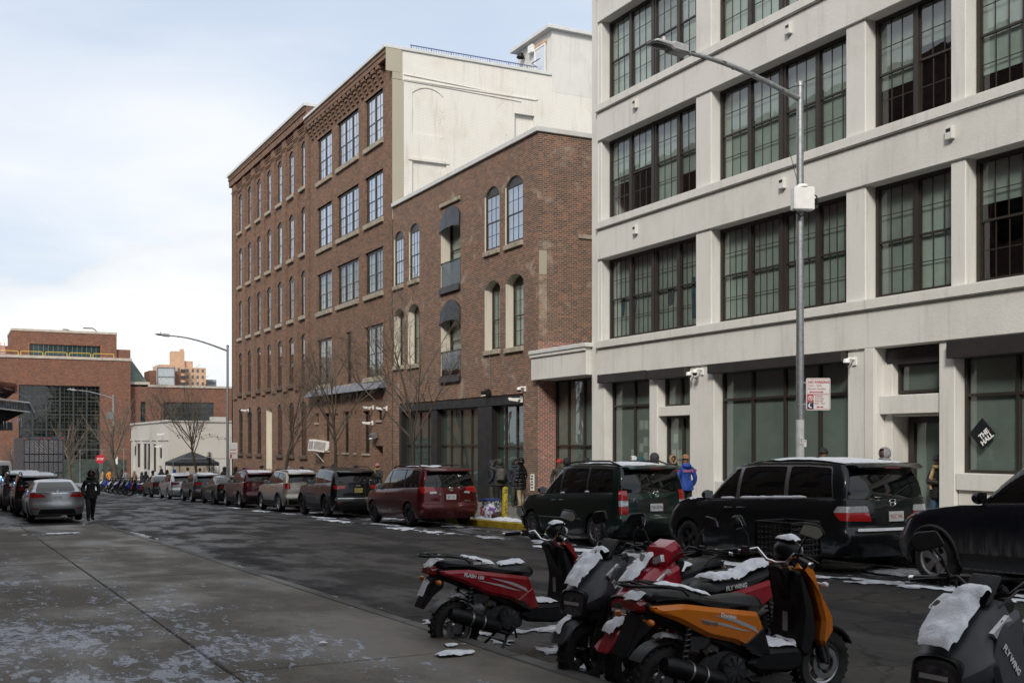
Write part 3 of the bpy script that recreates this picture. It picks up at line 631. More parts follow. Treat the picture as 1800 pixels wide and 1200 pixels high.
# ------------------------------------------------------------------ low brick building
LB = root(thing('low_brick_house', 'three-storey red brick house with paired arched windows', 'building'))
LY0, LY1, LZ = 37.0, 52.36, 13.45
ar = [(50.93, 52.20, 9.45, 12.13, 'u'), (48.87, 50.18, 9.46, 12.16, 'u'), (44.15, 46.29, 8.55, 12.16, 'B'), (40.31, 41.70, 9.56, 12.18, 'u'), (38.27, 39.80, 9.55, 12.20, 'u'),
      (50.86, 52.20, 5.46, 8.30, 'l'), (48.87, 50.33, 5.42, 8.32, 'l'), (44.11, 46.29, 4.55, 8.0, 'b'), (40.26, 41.70, 5.47, 8.32, 'l'), (38.22, 39.75, 5.43, 8.33, 'l')]
ops = [(a, b, c, d, .32 if k in 'ul' else .45, {'u': .2, 'l': .46, 'B': .5, 'b': .55}[k], 1) for a, b, c, d, k in ar]
ops.append((38.22, 51.47, -2.2, 3.58, 0, .5, 2))
mb = MB(); wall(mb, fmap, LY0, LY1, -2.4, LZ, ops, 0, 1)
mb.build('front_wall', [m_brickA, m_cream, m_blackp], LB)
mb = MB()
def smap(Y): return lambda u, w_, d: (u, Y+d, w_)
wall(mb, smap(LY0), 20, 34, -2.4, LZ, [], 0); mb.build('side_wall', m_brickA, LB)
mb = MB(); wall(mb, smap(LY0-.035), 19.99, 20.74, -2.4, 5.5, [], 0); mb.quad((19.99, LY0, -2.4), (19.99, LY0-.035, -2.4), (19.99, LY0-.035, 5.5), (19.99, LY0, 5.5)); wall(mb, smap(LY0-.02), 20.74, 23, 5.13, 5.5, [], 0); mb.build('rebuilt_brick_pier', m_newbrick, LB)
mb = MB(); bx(mb, 19.955, 20.0, 38.2, 37.05, -2.2, 3.7); mb.build('rebuilt_brick_face', m_newbrick, LB) if False else None
mb = MB(); bx(mb, 20.03, 20.36, LY0-.012, LY0, 8.05, 8.95); mb.build('render_patch', m_beige, LB); mb = MB(); bx(mb, 20.03, 20.36, LY0-.010, LY0, 5.6, 8.04); mb.build('patched_brick', brick('brick_patched', (.20, .11, .075), (.13, .08, .06), (.34, .30, .26), wash=.22, washcol=(.44, .38, .29)), LB)
mb = MB(); bx(mb, 21.75, 23, LY0-.06, LY0, 9.55, 9.72); mb.build('stone_string', m_stone, LB)
mb = MB(); bx(mb, 19.90, 20.35, LY0-.08, LY1, LZ, LZ+.2); bx(mb, 20.36, 34, LY0-.08, LY0+.35, LZ-.0, LZ+.2); mb.build('coping', m_cope, LB, bevel=.015, seg=1)
mb = MB(); bx(mb, 20.4, 34, LY0+.36, LY1-.02, LZ-.5, LZ-.3); mb.build('roof', m_lead, LB)
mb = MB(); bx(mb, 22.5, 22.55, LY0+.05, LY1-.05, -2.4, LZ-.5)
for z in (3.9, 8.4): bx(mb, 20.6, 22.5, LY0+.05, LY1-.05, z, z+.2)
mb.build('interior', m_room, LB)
for a, b, c, d, k in ar:
    if k in 'ul':
        dep = {'u': .06, 'l': .34}[k]
        window(LB, a+.01, b-.01, c+.02, d-.005, 20+dep, pd=.4, cols=3, rows=2, shade=.99, rise=.32, gl=m_glassw if k == 'u' else m_glass, bl=m_blindw if k == 'u' else m_blind)
        mb = MB(); bx(mb, 19.9, 20.2, a-.03, b+.03, c-.2, c); mb.build('sill', m_stone, LB, bevel=.015, seg=1)
    else:
        window(LB, a+.75, b-.02, c+.05, d-.1, 20.45, cols=1, rows=1, shade=.99 if k == 'B' else .7, rise=.0, gl=m_glass, name='balcony_door')
        # solid panel beside the door and curved metal hood over the arch
        mb = MB(); bx(mb, 20.44, 20.5, a, a+.74, c, d-.3); mb.build('reveal_panel', m_cream, LB)
        n = 10; pts = []
        for q in range(n+1):
            u = a+(b-a)*q/n; hw = (b-a)/2; rr = (hw*hw+.45*.45)/.9; pts.append((u, d-rr+math.sqrt(max(0, rr*rr-(u-(a+b)/2)**2))))
        mb = MB(); zb = d-.9
        for q in range(n): mb.quad((19.96, *pts[q]), (19.96, *pts[q+1]), (19.90, pts[q+1][0], zb+(pts[q+1][1]-d)*.25), (19.90, pts[q][0], zb+(pts[q][1]-d)*.25))
        mb.tri((19.96, a, pts[0][1]), (19.90, a, pts[0][1]*.25+zb-d*.25), (19.96, a, zb-.2)); mb.tri((19.96, b, pts[-1][1]), (19.90, b, zb+(pts[-1][1]-d)*.25), (19.96, b, zb-.2))
        bx(mb, 19.60, 19.64, a, b, zb-.22, zb+.01) if False else None
        mb.build('awning_hood', M('hood_slate', (.028, .032, .042), .45, var=.2, sc=3, world=True) if k == 'B' else m_blackp, LB, smooth=60)
        gr = MB(); bx(gr, 20.02, 20.04, a+.08, b-.02, c+.12, c+1.15); gr.build('balcony_glass', glass('rail_glass', (.34, .38, .38), base=.02, k=.8) if 'rail_glass' not in MATS else MATS['rail_glass'], LB)
        gr = MB(); gr.tube([(20.0, a-.02, c+1.18), (20.0, b, c+1.18)], .03, 8); bx(gr, 19.98, 20.4, a+.01, b-.01, c+.0, c+.12); gr.build('balcony_rail', m_dark, LB)
        mb = MB(); bx(mb, 19.88, 20.0, a-.05, b+.02, c-.2, c+.02); mb.build('balcony_sill', m_lintel, LB)
# shopfront of the brick house
SF = LB
mb = MB(); bx(mb, 20.02, 20.5, 51.45, 51.25, -2.2, 3.55); bx(mb, 20.02, 20.45, 51.25, 38.25, 3.18, 3.55); bx(mb, 20.05, 20.45, 42.5, 41.15, -2.2, 3.18); bx(mb, 20.08, 20.45, 47.6, 46.95, -2.2, 3.18)
mb.build('shopfront_surround', m_blackp, SF, bevel=.01, seg=1)
storefront(SF, 51.25, 47.6, -1.35, 3.18, 20.28, [50.4, 49.5, 48.5], [1.55], name='shop_window', film=M('green_film', (.062, .105, .094), .55, var=.15, sc=1, world=True))
storefront(SF, 46.95, 42.5, -1.35, 3.18, 20.28, [45.85, 44.75, 43.65], [1.55], name='shop_window', film=MATS['green_film'])
storefront(SF, 41.15, 38.3, -1.1, 3.18, 20.28, [40.35, 39.35], [1.5], name='shop_door', film=MATS['green_film'])
mb = MB(); bx(mb, 20.1, 20.4, 51.25, 42.5, -2.3, -1.352); mb.build('shop_bulkhead', m_blackp, SF)
mb = MB(); bx(mb, 19.985, 20.0, 46.6, 44.0, 12.35, 13.2); mb.build('brick_panel', m_brickA, LB); mb = MB(); bx(mb, 19.9, 20.0, 46.3, 44.1, 12.25, 12.42); mb.build('stone_string', m_stone, LB, bevel=.02, seg=1)
fl = thing('floodlight', 'small dark floodlight above the shopfront beside its conduit', 'floodlight', (20, 41.2, 3.72))
mb = MB(); mb.rbox((-.18, 0, 0), (.28, .42, .22), (0, -.5, 0)); mb.box(-.06, 0, -.05, .05, -.05, .12); mb.build('housing', m_dark, fl, bevel=.02); mb = MB(); mb.rbox((-.26, 0, -.09), (.02, .34, .16), (0, .9, 0)); mb.build('lens', m_camw, fl)
mb = MB(); mb.tube([(-.03, -.05, .1), (-.03, -.05, 1.6)], .02, 6); mb.build('conduit', m_steel, fl)
dome_camera((20, 38.05, 3.75), 'white dome camera at the corner of the brick house'); bullet_camera((20, 38.35, 3.35), 'white bullet camera below the dome camera on the brick house corner')
nt_ = thing('wall_notice', 'small white notice board on the brick pier beside the shop door', 'notice', (19.98, 37.45, .15)); mb = MB(); mb.box(-.02, .02, -.13, .13, -.32, .32); mb.build('board', m_paper, nt_)
mb = MB()
for i in range(5): mb.box(-.026, -.021, -.09, .05+.03*(i % 2), .22-i*.11, .27-i*.11)
mb.build('print', m_dark, nt_)
# ------------------------------------------------------------------ tall brick building
TB = root(thing('tall_brick_factory', 'tall brick factory with corbelled cornice and white painted side wall', 'building'))
TY0, TY1, TZ = 52.42, 66.6, 21.45
trow = [(5.1, 7.82), (9.47, 11.75), (13.25, 15.75), (17.3, 19.9)]; tcol = [(65.07, 62.29), (61.24, 57.59), (56.49, 53.80)]
ops = []; wins = []
for ri, (c, d) in enumerate(trow):
    for ci, (a, b) in enumerate(tcol):
        if ri == 0 and ci == 1: a, b, c2 = 59.62, 58.75, c; ops.append((b, a, 4.9, d, 0, .32, 0)); wins.append((b, a, 4.9, d, 1, 1)); continue
        ops.append((b, a, c, d, 0, .22, 0)); wins.append((b, a, c, d, 3 if ci == 1 else 2, ri))
gw = [(64.84, 65.53, 2.85, 3.44), (62.72, 63.71, 1.2, 3.40), (61.14, 61.55, 1.1, 3.35), (59.22, 60.22, 1.1, 3.42), (57.95, 58.25, 1.1, 3.37), (55.77, 56.85, 1.08, 3.36), (53.96, 54.73, 2.82, 3.43)]
for a, b, c, d in gw: ops.append((a, b, c, d, 0, .25, 0))
ops.append((53.80, 54.99, -2.3, 1.5, 0, .9, 0))
mb = MB(); wall(mb, fmap, TY0, TY1, -2.6, TZ, ops, 0, 0); mb.quad((20.9, 53.7, -2.3), (20.9, 55.1, -2.3), (20.9, 55.1, 1.6), (20.9, 53.7, 1.6)); mb.build('front_wall', m_brickB, TB)
for a, b, c, d, u, ri in wins:
    window(TB, a+.02, b-.02, c+.02, d-.02, 20.10, pd=.3, mun=.028, cols=2 if u > 1 else 2, rows=2, units=u, shade=.99 if ri != 1 else .99, gl=m_glassw if ri > 1 else m_glass, bl=m_blindw if ri > 1 else m_blind, fr=.105, meet=.45)
    mb = MB(); bx(mb, 19.88, 20.2, a-.12, b+.12, c-.26, c); mb.build('sill', m_stone, TB, bevel=.02, seg=1)
    if ri < 4: mb = MB(); bx(mb, 19.985, 20.1, a-.2, b+.2, d, d+.22); mb.build('lintel', m_brickB, TB)
for a, b, c, d in gw:
    window(TB, a+.01, b-.01, c+.01, d-.01, 20.16, cols=2 if b-a > .6 else 1, rows=2, shade=0 if b-a < .5 else .99, gl=m_glassd, bl=M('grey_blind', (.16, .19, .19), .9, world=True), fr=.05)
    mb = MB(); bx(mb, 19.93, 20.1, a-.06, b+.06, c-.12, c); mb.build('sill', m_stone, TB, bevel=.015, seg=1)
mb = MB(); bx(mb, 19.5, 20.0, 66.4, 53.3, 4.40, 4.46); mb.prism([(19.45, 4.40), (20.0, 4.40), (20.0, 4.92)], 'y', 66.4, 53.3); mb.build('flashing_ledge', m_lead, TB)
mb = MB(); bx(mb, 19.72, 19.999, 66.35, 53.35, -2.5, 4.395)
# (lower storey stands proud of the wall above, built as a facing with the same openings)
mb = MB(); 
for k in range(17):   # corbel brackets, one part each
    y = 53.6+k*.76
    c = MB(); bx(c, 19.90, 20.0, y, y+.34, 20.15, 20.35); bx(c, 19.82, 20.0, y, y+.34, 20.352, 20.55); bx(c, 19.74, 20.0, y, y+.34, 20.552, 20.75); bx(c, 19.66, 20.0, y-.06, y+.40, 20.752, 20.95); c.build('corbel', m_brickB, TB)
mb = MB(); bx(mb, 19.64, 20.0, TY1-.03, TY0-.05, 20.953, 21.45); bx(mb, 19.60, 20.0, TY1-.03, TY0-.06, 21.2, 21.28); mb.build('cornice', m_brickB, TB)
mb = MB(); bx(mb, 19.55, 20.4, TY1-.03, TY0-.08, 21.453, 21.62); bx(mb, 20.4, 29.1, TY0-.08, TY0+.4, 21.453, 21.62); mb.build('coping', m_cope, TB, bevel=.015, seg=1)
# side wall, painted white, with blocked-up openings
def swall(u0, u1, w0, w1, ops_, mat, name, par, mr=0): mb = MB(); wall(mb, smap(TY0), u0, u1, w0, w1, ops_, 0, mr); 
mb = MB(); sops = [(21.07, 22.79, 17.35, 19.75, .35, .045), (26.9, 28.1, 15.0, 19.15, 0, .22), (21.07, 22.96, 12.5, 15.95, 0, .10)]
wall(mb, smap(TY0), 20.002, 36, 12.9, TZ, [(a, b, max(c, 13.0), d, r_, dp) for a, b, c, d, r_, dp in sops], 0, 0)
for a, b, c, d, r_, dp in sops: mb.quad((a, TY0+dp, c), (b, TY0+dp, c), (b, TY0+dp, d), (a, TY0+dp, d))
mb.build('side_wall', m_whitebrick, TB)
mb = MB(); bx(mb, 19.985, 20.585, TY0-.03, TY0-.003, 13.3, 19.95); bx(mb, 19.62, 20.40, TY0-.062, TY0-.051, 20.3, 21.45); bx(mb, 19.985, 20.5, TY0-.05, TY0-.003, 19.952, 21.45); mb.build('corner_strip', m_beige, TB, bevel=.02, seg=1)
mb = MB(); bx(mb, 20.85, 23.1, TY0-.06, TY0, 15.98, 16.12); bx(mb, 25.2, 26.1, TY0-.05, TY0, 15.3, 15.38); mb.build('lintel_stub', m_whitebrick, TB)
mb = MB(); mb.tube([(20.6, TY0-.03, 20.25), (23.5, TY0-.03, 20.15), (27, TY0-.03, 20.0), (28.3, TY0-.03, 20.05)], .025, 6); mb.tube([(20.6, TY0-.03, 19.95), (23.5, TY0-.03, 19.9), (27.3, TY0-.03, 19.8)], .02, 6); bx(mb, 20.6, 28.2, TY0-.05, TY0, 19.98, 20.06); mb.build('wall_cable', m_whitebrick, TB)
mb = MB(); bx(mb, 20.4, 36, TY0+.41, TY1-.05, TZ-.5, TZ-.3); mb.build('roof', m_lead, TB)
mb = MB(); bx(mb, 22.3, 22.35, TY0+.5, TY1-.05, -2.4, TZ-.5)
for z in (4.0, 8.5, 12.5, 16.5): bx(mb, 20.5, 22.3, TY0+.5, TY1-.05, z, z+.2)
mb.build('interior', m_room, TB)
m_rail = M('blue_rail', (.10, .13, .26), .5, var=.1)
RL = root(thing('roof_railing', 'thin blue steel railing along the edge of the white wall roof', 'railing'))
mb = MB(); mb.tube([(21.2, TY0+.6, 22.02), (28.6, TY0+.6, 22.02)], .03, 6); mb.tube([(28.6, TY0+.6, 22.02), (28.8, TY0+1.6, 22.55), (28.8, TY0+.7, 22.55)], .03, 6); mb.build('top_rail', m_rail, RL)
for k in range(52): mb = MB(); x = 21.25+k*.14; mb.tube([(x, TY0+.6, 21.4), (x, TY0+.6, 22.0)], .012 if k % 8 else .03, 5); mb.build('baluster', m_rail, RL)
PH = root(thing('roof_penthouse', 'small white rendered roof penthouse with a blue-white door', 'penthouse'))
PX0, PY0, PY1, PZ = 29.16, TY0-.006, 56.4, 23.95
mb = MB(); bx(mb, PX0, 37, PY0, PY1, 20.6, PZ); mb.build('walls', m_white, PH)
mb = MB(); bx(mb, PX0-.35, 37, PY0-.25, PY1+.35, PZ, PZ+.2); mb.build('coping', m_cope, PH, bevel=.015, seg=1)
mb = MB(); bx(mb, PX0-.06, PX0, 54.2, 53.1, 21.2, 23.35); pd = mb.build('door', M('door_pale', (.62, .66, .74), .5, var=.05), PH); mb = MB(); bx(mb, PX0-.09, PX0-.06, 54.3, 54.2, 21.2, 23.45); bx(mb, PX0-.09, PX0-.06, 53.1, 53.0, 21.2, 23.45); bx(mb, PX0-.09, PX0-.06, 54.2, 53.1, 23.35, 23.45); mb.build('door_frame', m_camw, pd); mb = MB(); bx(mb, PX0-.1, PX0-.0, 54.35, 52.95, 23.46, 23.6); mb.build('brick_lintel', m_brickO, PH)
mb = MB(); mb.box(PX0-.25, PX0, 54.25, 54.75, 23.3, 23.75); mb.build('equipment_box', m_camw, PH, bevel=.02)
mb = MB(); mb.lathe([(0, .25), (.16, .22), (.24, 0), (.20, -.05)], (PX0-.25, 55.6, 23.4), 'z', 12); mb.build('lamp_hood', m_dark, PH, smooth=40)
bullet_camera((20, 53.2, 3.4), 'white camera on the brick wall just left of the wide shopfront'); bullet_camera((20, 55.2, 3.5), 'white camera above the tall window of the brick factory, upper one'); bullet_camera((20, 55.3, 2.7), 'white camera halfway down beside the tall ground-floor window')
fl = thing('floodlight', 'grey floodlight above the doorway of the brick factory', 'floodlight', (20, 54.7, 2.0)); mb = MB(); mb.rbox((-.2, 0, 0), (.3, .45, .3), (0, -.4, 0)); mb.box(-.08, 0, -.06, .06, -.06, .06); mb.build('housing', M('lamp_grey', (.14, .14, .15), .5), fl, bevel=.02); mb = MB(); mb.rbox((-.3, 0, -.08), (.02, .38, .2), (0, .7, 0)); mb.build('lens', m_camw, fl)
AC = thing('air_conditioner', 'tilted white window air conditioner on a bracket on the brick wall', 'air conditioner', (19.75, 64.1, 1.45), (0, R(8), 0))
mb = MB(); mb.box(-.45, .5, -.55, .55, -.35, .35); mb.build('case', m_camw, AC, bevel=.02); 
for s in (-.42, .02):
    mb = MB(); mb.box(-.456, -.45, s+.02, s+.40, -.24, .24); g = mb.build('grille', M('ac_grille', (.25, .25, .23), .6), AC)
for k in range(12): mb = MB(); mb.box(-.45+.06*k, -.40+.06*k, -.556, -.55, -.24, .24); mb.build('louvre', M('ac_louvre', (.35, .35, .34), .6), AC)
mb = MB(); mb.tube([(-.3, -.4, -.36), (.35, -.4, -.9)], .02, 6); mb.tube([(-.3, .4, -.36), (.35, .4, -.9)], .02, 6); mb.build('bracket', m_camw, AC)
# ------------------------------------------------------------------ far arched brick building
FB = root(thing('arched_window_brick_building', 'long brick building with pilasters and narrow arched windows, farthest in the row', 'building'))
FY0, FY1, FZ = 66.62, 87.6, 22.5
frow = [(.87, 4.25), (5.4, 8.48), (9.6, 12.45), (13.55, 16.44), (17.68, 20.55)]
fcol = [67.95+2.79*i for i in range(7)]
ops = []
for ri, (c, d) in enumerate(frow):
    for ci, y in enumerate(fcol):
        if ri == 0 and ci == 3: ops.append((y-.75, y+.75, -2.3, d-.05, .3, .35, 1)); continue
        ops.append((y-.62, y+.62, c, d, .28, .16, 0))
mb = MB(); wall(mb, fmap, FY0, FY1, -3, FZ-.9, ops, 0, 0); y = fcol[3]; mb.quad((20.35, y-.8, -2.5), (20.35, y+.8, -2.5), (20.35, y+.8, 4.3), (20.35, y-.8, 4.3), 1)
mb.build('front_wall', [m_brickC, m_cream], FB)
mb = MB(); wall(mb, smap(FY0-.004), 20, 34, TZ-.2, FZ, []); mb.build('upper_side_wall', m_blackp if False else m_brickC, FB)
mb = MB(); bx(mb, 20, 34, FY1-.3, FY1, -3, FZ); bx(mb, 33.7, 34, FY1, FY0, -3, FZ); mb.build('end_wall', m_brickC, FB)
for ri, (c, d) in enumerate(frow):
    for ci, y in enumerate(fcol):
        if ri == 0 and ci == 3: continue
        window(FB, y-.60, y+.60, c+.02, d-.005, 20.05, pd=.1, fr=.065, cols=2, rows=2, rise=.28, shade=.99 if ri > 2 else (0 if (ri*7+ci*3) % 4 else .5), gl=m_glassw if ri > 2 else m_glassd, bl=m_blindw if ri > 2 else MATS['grey_blind'], mun=.014)
        mb = MB(); bx(mb, 19.84, 20.15, y-.78, y+.78, c-.24, c); mb.build('sill', m_stone if ri > 1 else M('brown_sill', (.10, .07, .05), .8, world=True), FB, bevel=.02, seg=1)
py = [FY0+.12]+[(fcol[i]+fcol[i+1])/2 for i in range(6)]+[86.3]
for i, y in enumerate(py):
    hw = .42 if 0 < i < 7 else .5
    mb = MB(); bx(mb, 19.86, 20.0, y-hw if i else FY0, y+hw, 5.0, FZ-.9); mb.build('pilaster', m_brickC, FB)
    for k in range(3): mb = MB(); bx(mb, 19.86-.03*(k+1), 19.86, y-hw-.02*k if i else FY0, y+hw+.02*k, 20.8+.08*k, 20.88+.08*k-.002); mb.build('corbel_course', m_brickC, FB)
for y in fcol:
    for z, n in ((21.45, 3), (20.95, 2)):
        for k in range(n): mb = MB(); bx(mb, 19.985-.035*(n-k), 20, y-.92+.0*k, y+.92, z-.10*(k)-.07, z-.10*k); mb.build('corbel_course', m_brickC, FB)
mb = MB(); bx(mb, 19.76, 20.1, FY0+.002, FY1, FZ-.9, FZ-.12); bx(mb, 19.70, 20.1, FY0+.001, FY1, FZ-.45, FZ-.3); mb.build('cornice', m_brickC, FB)
for k in range(75): mb = MB(); bx(mb, 19.66, 19.76, FY0+.1+k*.278, FY0+.22+k*.278, FZ-.29, FZ-.19); mb.build('dentil', m_brickC, FB)
mb = MB(); bx(mb, 19.6, 20.3, FY0-.05, FY1+.1, FZ-.12, FZ+.08); bx(mb, 20.3, 34, FY0-.05, FY0+.3, FZ-.12, FZ+.08); mb.build('coping', m_cope, FB, bevel=.015, seg=1)
mb = MB(); bx(mb, 20.2, 33.9, FY0+.31, FY1-.1, FZ-.9, FZ-.8); mb.build('roof', m_lead, FB)
mb = MB(); bx(mb, 22, 22.05, FY0+.05, FY1-.3, -3, FZ-1)
for z in (4.4, 8.7, 12.8, 16.8): bx(mb, 20.4, 22, FY0+.05, FY1-.3, z, z+.2)
mb.build('interior', m_room, FB)
bullet_camera((20, 82.2, 4.05), 'white camera high on the far end of the arched brick building')
# ------------------------------------------------------------------ cars
def paint(name, col, metal=.35, dirt=.35, rough=.28):
    if name in MATS: return MATS[name]
    m, nt, b = newmat(name); v = objc(nt); z = node(nt, 'ShaderNodeSeparateXYZ', {0: v}).outputs[2]
    n = noi(nt, v, 3.5, 6, .7); st = noi(nt, v, 5, 5, .65, (2.4, 2.4, .35))
    lo = rampf(nt, z, .28, .85, 1, 0)
    d = mathn(nt, 'MULTIPLY', mathn(nt, 'MULTIPLY', lo, rampf(nt, st, .32, .68, .15, 1)), dirt*1.6)
    d = mathn(nt, 'MAXIMUM', d, rampf(nt, n, .55, .85, 0, dirt*.35))
    d = node(nt, 'ShaderNodeClamp', {0: d}).outputs[0]
    nt.links.new(mixc(nt, d, col, (.17, .165, .155)), b.inputs['Base Color'])
    nt.links.new(mathn(nt, 'MULTIPLY_ADD', d, .5, rough), b.inputs['Roughness'])
    nt.links.new(mathn(nt, 'MULTIPLY', mathn(nt, 'SUBTRACT', 1, d), metal), b.inputs['Metallic'])
    nt.links.new(mathn(nt, 'MULTIPLY_ADD', d, -.5, .5), b.inputs['Coat Weight']); b.inputs['Specular IOR Level'].default_value = .25; b.inputs['Coat Roughness'].default_value = .05
    MATS[name] = m; return m
m_cglass = M('car_glass', (.005, .006, .007), .04, var=0, spec=.55)
m_trim = M('black_trim', (.012, .012, .012), .5, var=.15, sc=10)
m_tyre = M('tyre_rubber', (.020, .0195, .019), .9, var=.4, sc=7, bump=.3, bsc=70)
m_rimd = M('rim_dark', (.035, .035, .037), .45, .5, var=.3, sc=9)
m_riml = M('rim_alloy', (.42, .42, .43), .38, .8, var=.25, sc=9)
m_chrome = M('chrome', (.75, .76, .78), .12, 1, var=.05)
m_red = M('tail_red', (.42, .012, .012), .12, var=.1, sc=30, coat=.6)
m_dred = M('tail_dark_red', (.16, .008, .010), .12, var=.1, sc=30, coat=.6)
m_clear = M('lamp_clear', (.55, .56, .58), .12, .2, var=.2, sc=25, coat=.6)
m_amber = M('lamp_amber', (.55, .16, .02), .2, var=.1)
m_plate = M('plate_white', (.70, .71, .70), .5, var=.05)
m_plateY = M('plate_yellow', (.55, .42, .12), .5, var=.05)
m_blueink = M('ink_blue', (.03, .05, .22), .6, var=0); m_redink = M('ink_red', (.5, .04, .04), .6, var=0); m_blackink = M('ink_black', (.02, .02, .02), .6, var=0)
m_under = M('underbody', (.010, .010, .010), .9, var=.2)
def lerp(a, b, t): return a+(b-a)*t
def interp(tab, x):
    if x <= tab[0][0]: return tab[0][1]
    for (a, p), (b, q) in zip(tab[:-1], tab[1:]):
        if x <= b: return lerp(p, q, (x-a)/(b-a)) if b > a else q
    return tab[-1][1]
NR, NC, NS, NF = 8, 5, 60, 8
def outline(xr, xf, hw, rr, rf, br, bf, tap=.03):
    pts = []
    ya = hw-rr; xa = xr+br*(ya/hw)**2
    for k in range(NR+1): y = ya*k/NR; pts.append((xr+br*(y/hw)**2, y))
    for k in range(1, NC+1): t = PI-PI/2*k/NC; pts.append((xa+rr+rr*math.cos(t), ya+rr*math.sin(t)))
    yb = hw-rf; xb = xf-bf*(yb/hw)**2
    x0, x1 = xa+rr, xb-rf
    for k in range(1, NS): pts.append((lerp(x0, x1, k/NS), hw))
    for k in range(0, NC+1): t = PI/2-PI/2*k/NC; pts.append((xb-rf+rf*math.cos(t), yb+rf*math.sin(t)))
    for k in range(1, NF+1): y = yb*(1-k/NF); pts.append((xf-bf*(y/hw)**2, y))
    c = (xr+xf)/2; h = (xf-xr)/2
    pts = [(x, y*(1-tap*abs((x-c)/h)**3)) for x, y in pts]
    return pts+[(x, -y) for x, y in reversed(pts[1:-1])]
class Car: pass
def car_shell(P):
    L, W, H = P['L'], P['W'], P['H']; xf, xr = L/2, -L/2; Rw = P['R']; xw = (xf-P['fo'], xf-P['fo']-P['wb'])
    cow, wst, rr_, rgb = P['cowl'], P['wst'], P['roofr'], P['rgb']    # x of windscreen base/top, roof rear end, rear glass base
    zb = P.get('zb', .24); nose = P['nose']; belt = lambda x: interp(P['belt'], x)
    cz = P['cowlz']
    hood = lambda x: lerp(cz, nose, min(1, max(0, (x-cow)/(xf-.1-cow)))**1.7)
    deck = P.get('deckz')
    def roof(x): return interp(P['roof'], x)
    def top(x):
        if x > cow: return hood(x)
        if deck and x < rgb: return lerp(belt(rgb), deck, min(1, (rgb-x)/(rgb-xr-.1)))
        return belt(x)
    fx = P.get('fx', [(zb, .20), (.36, .05), (.50, 0), (.62, .02), (.78, .12), (1.0, .2)])
    rx = P.get('rx', [(zb, .14), (.36, .05), (.46, .0), (.62, .0), (.66, .05), (.9, .06), (1.1, .10)])
    wz = P.get('wz', [(zb, .93), (.34, .965), (.55, 1.0), (.78, .995), (.95, .975), (1.1, .95)])
    ra = Rw+P.get('arch', .065)
    rings = []
    for z in [zb, .30, .36, .42, .48, .54, .60, .64, .70, .76, .82, .88, .94]:
        if z < zb: continue
        o = outline(xr+interp(rx, z), xf-interp(fx, z), W*interp(wz, z), .20, .32, P.get('br', .16), P.get('bf', .30))
        ring = []
        for x, y in o:
            zz = min(z, top(x)-.05-(top(x)-z)*.0) if z > top(x)-.05 else z
            if abs(y) > .5*W:
                for q in xw:
                    if abs(x-q) < ra: zz = max(zz, Rw+math.sqrt(ra*ra-(x-q)**2))
            ring.append((x, y, zz))
        rings.append(ring)
    # shoulder ring, bonnet/deck ring, greenhouse rings
    sh = outline(xr+interp(rx, 1.0), xf-P.get('hoodin', .22), W*.955, .20, .34, P.get('br', .16), P.get('bf', .30))
    rings.append([(x, y, top(x)) for x, y in sh])
    gb = outline(rgb, cow, W*.93, .12, .16, .12, .42, .05)
    md = [((a[0]+b[0])/2, (a[1]+b[1])/2) for a, b in zip(sh, gb)]
    rings.append([(x, y, top(x)+.025) for x, y in md])
    rings.append([(x, y, top(min(x, cow)) + .02) for x, y in gb])
    hwt = W*P.get('tumble', .76)
    gt = outline(rr_, wst, hwt, .16, .18, .10, .26, .05)
    for t in (.25, .5, .75, .92, 1.0):
        bl = .028*math.sin(PI*t)
        ring = []
        for (x0, y0), (x1, y1) in zip(gb, gt):
            x = lerp(x0, x1, t); y = lerp(y0, y1, t); s = 1 if y >= 0 else -1
            z0 = top(min(x0, cow))+.02; z1 = roof(x1)-.035
            ring.append((x+(.03*math.sin(PI*t) if x0 > cow-.2 else (-.03*math.sin(PI*t) if x0 < rgb+.2 else 0)), y+s*bl*min(1, abs(y)/.4), lerp(z0, z1, t)))
        rings.append(ring)
    for s in (.94, .8, .5, .15):
        c = (rr_+wst)/2
        rings.append([(c+(x-c)*(1-(1-s)*.97 if True else 1), y*s, roof(x)-.035+.055*(1-s**2.6)+.0) for x, y in gt])
    mb = MB(); n = len(rings[0])
    for r in rings: mb.v += r
    for i in range(len(rings)-1):
        for j in range(n): k = (j+1) % n; mb.f.append((i*n+j, i*n+k, (i+1)*n+k, (i+1)*n+j)); mb.m.append(0)
    o = (len(rings)-1)*n; mb.f.append(tuple(o+j for j in range(n))); mb.m.append(0)
    C = Car(); C.P = P; C.mb = mb; C.bvh = BVHTree.FromPolygons([Vector(v) for v in mb.v], mb.f); C.top = top; C.roof = roof; C.belt = belt; C.xw = xw; C.xf = xf; C.xr = xr
    return C
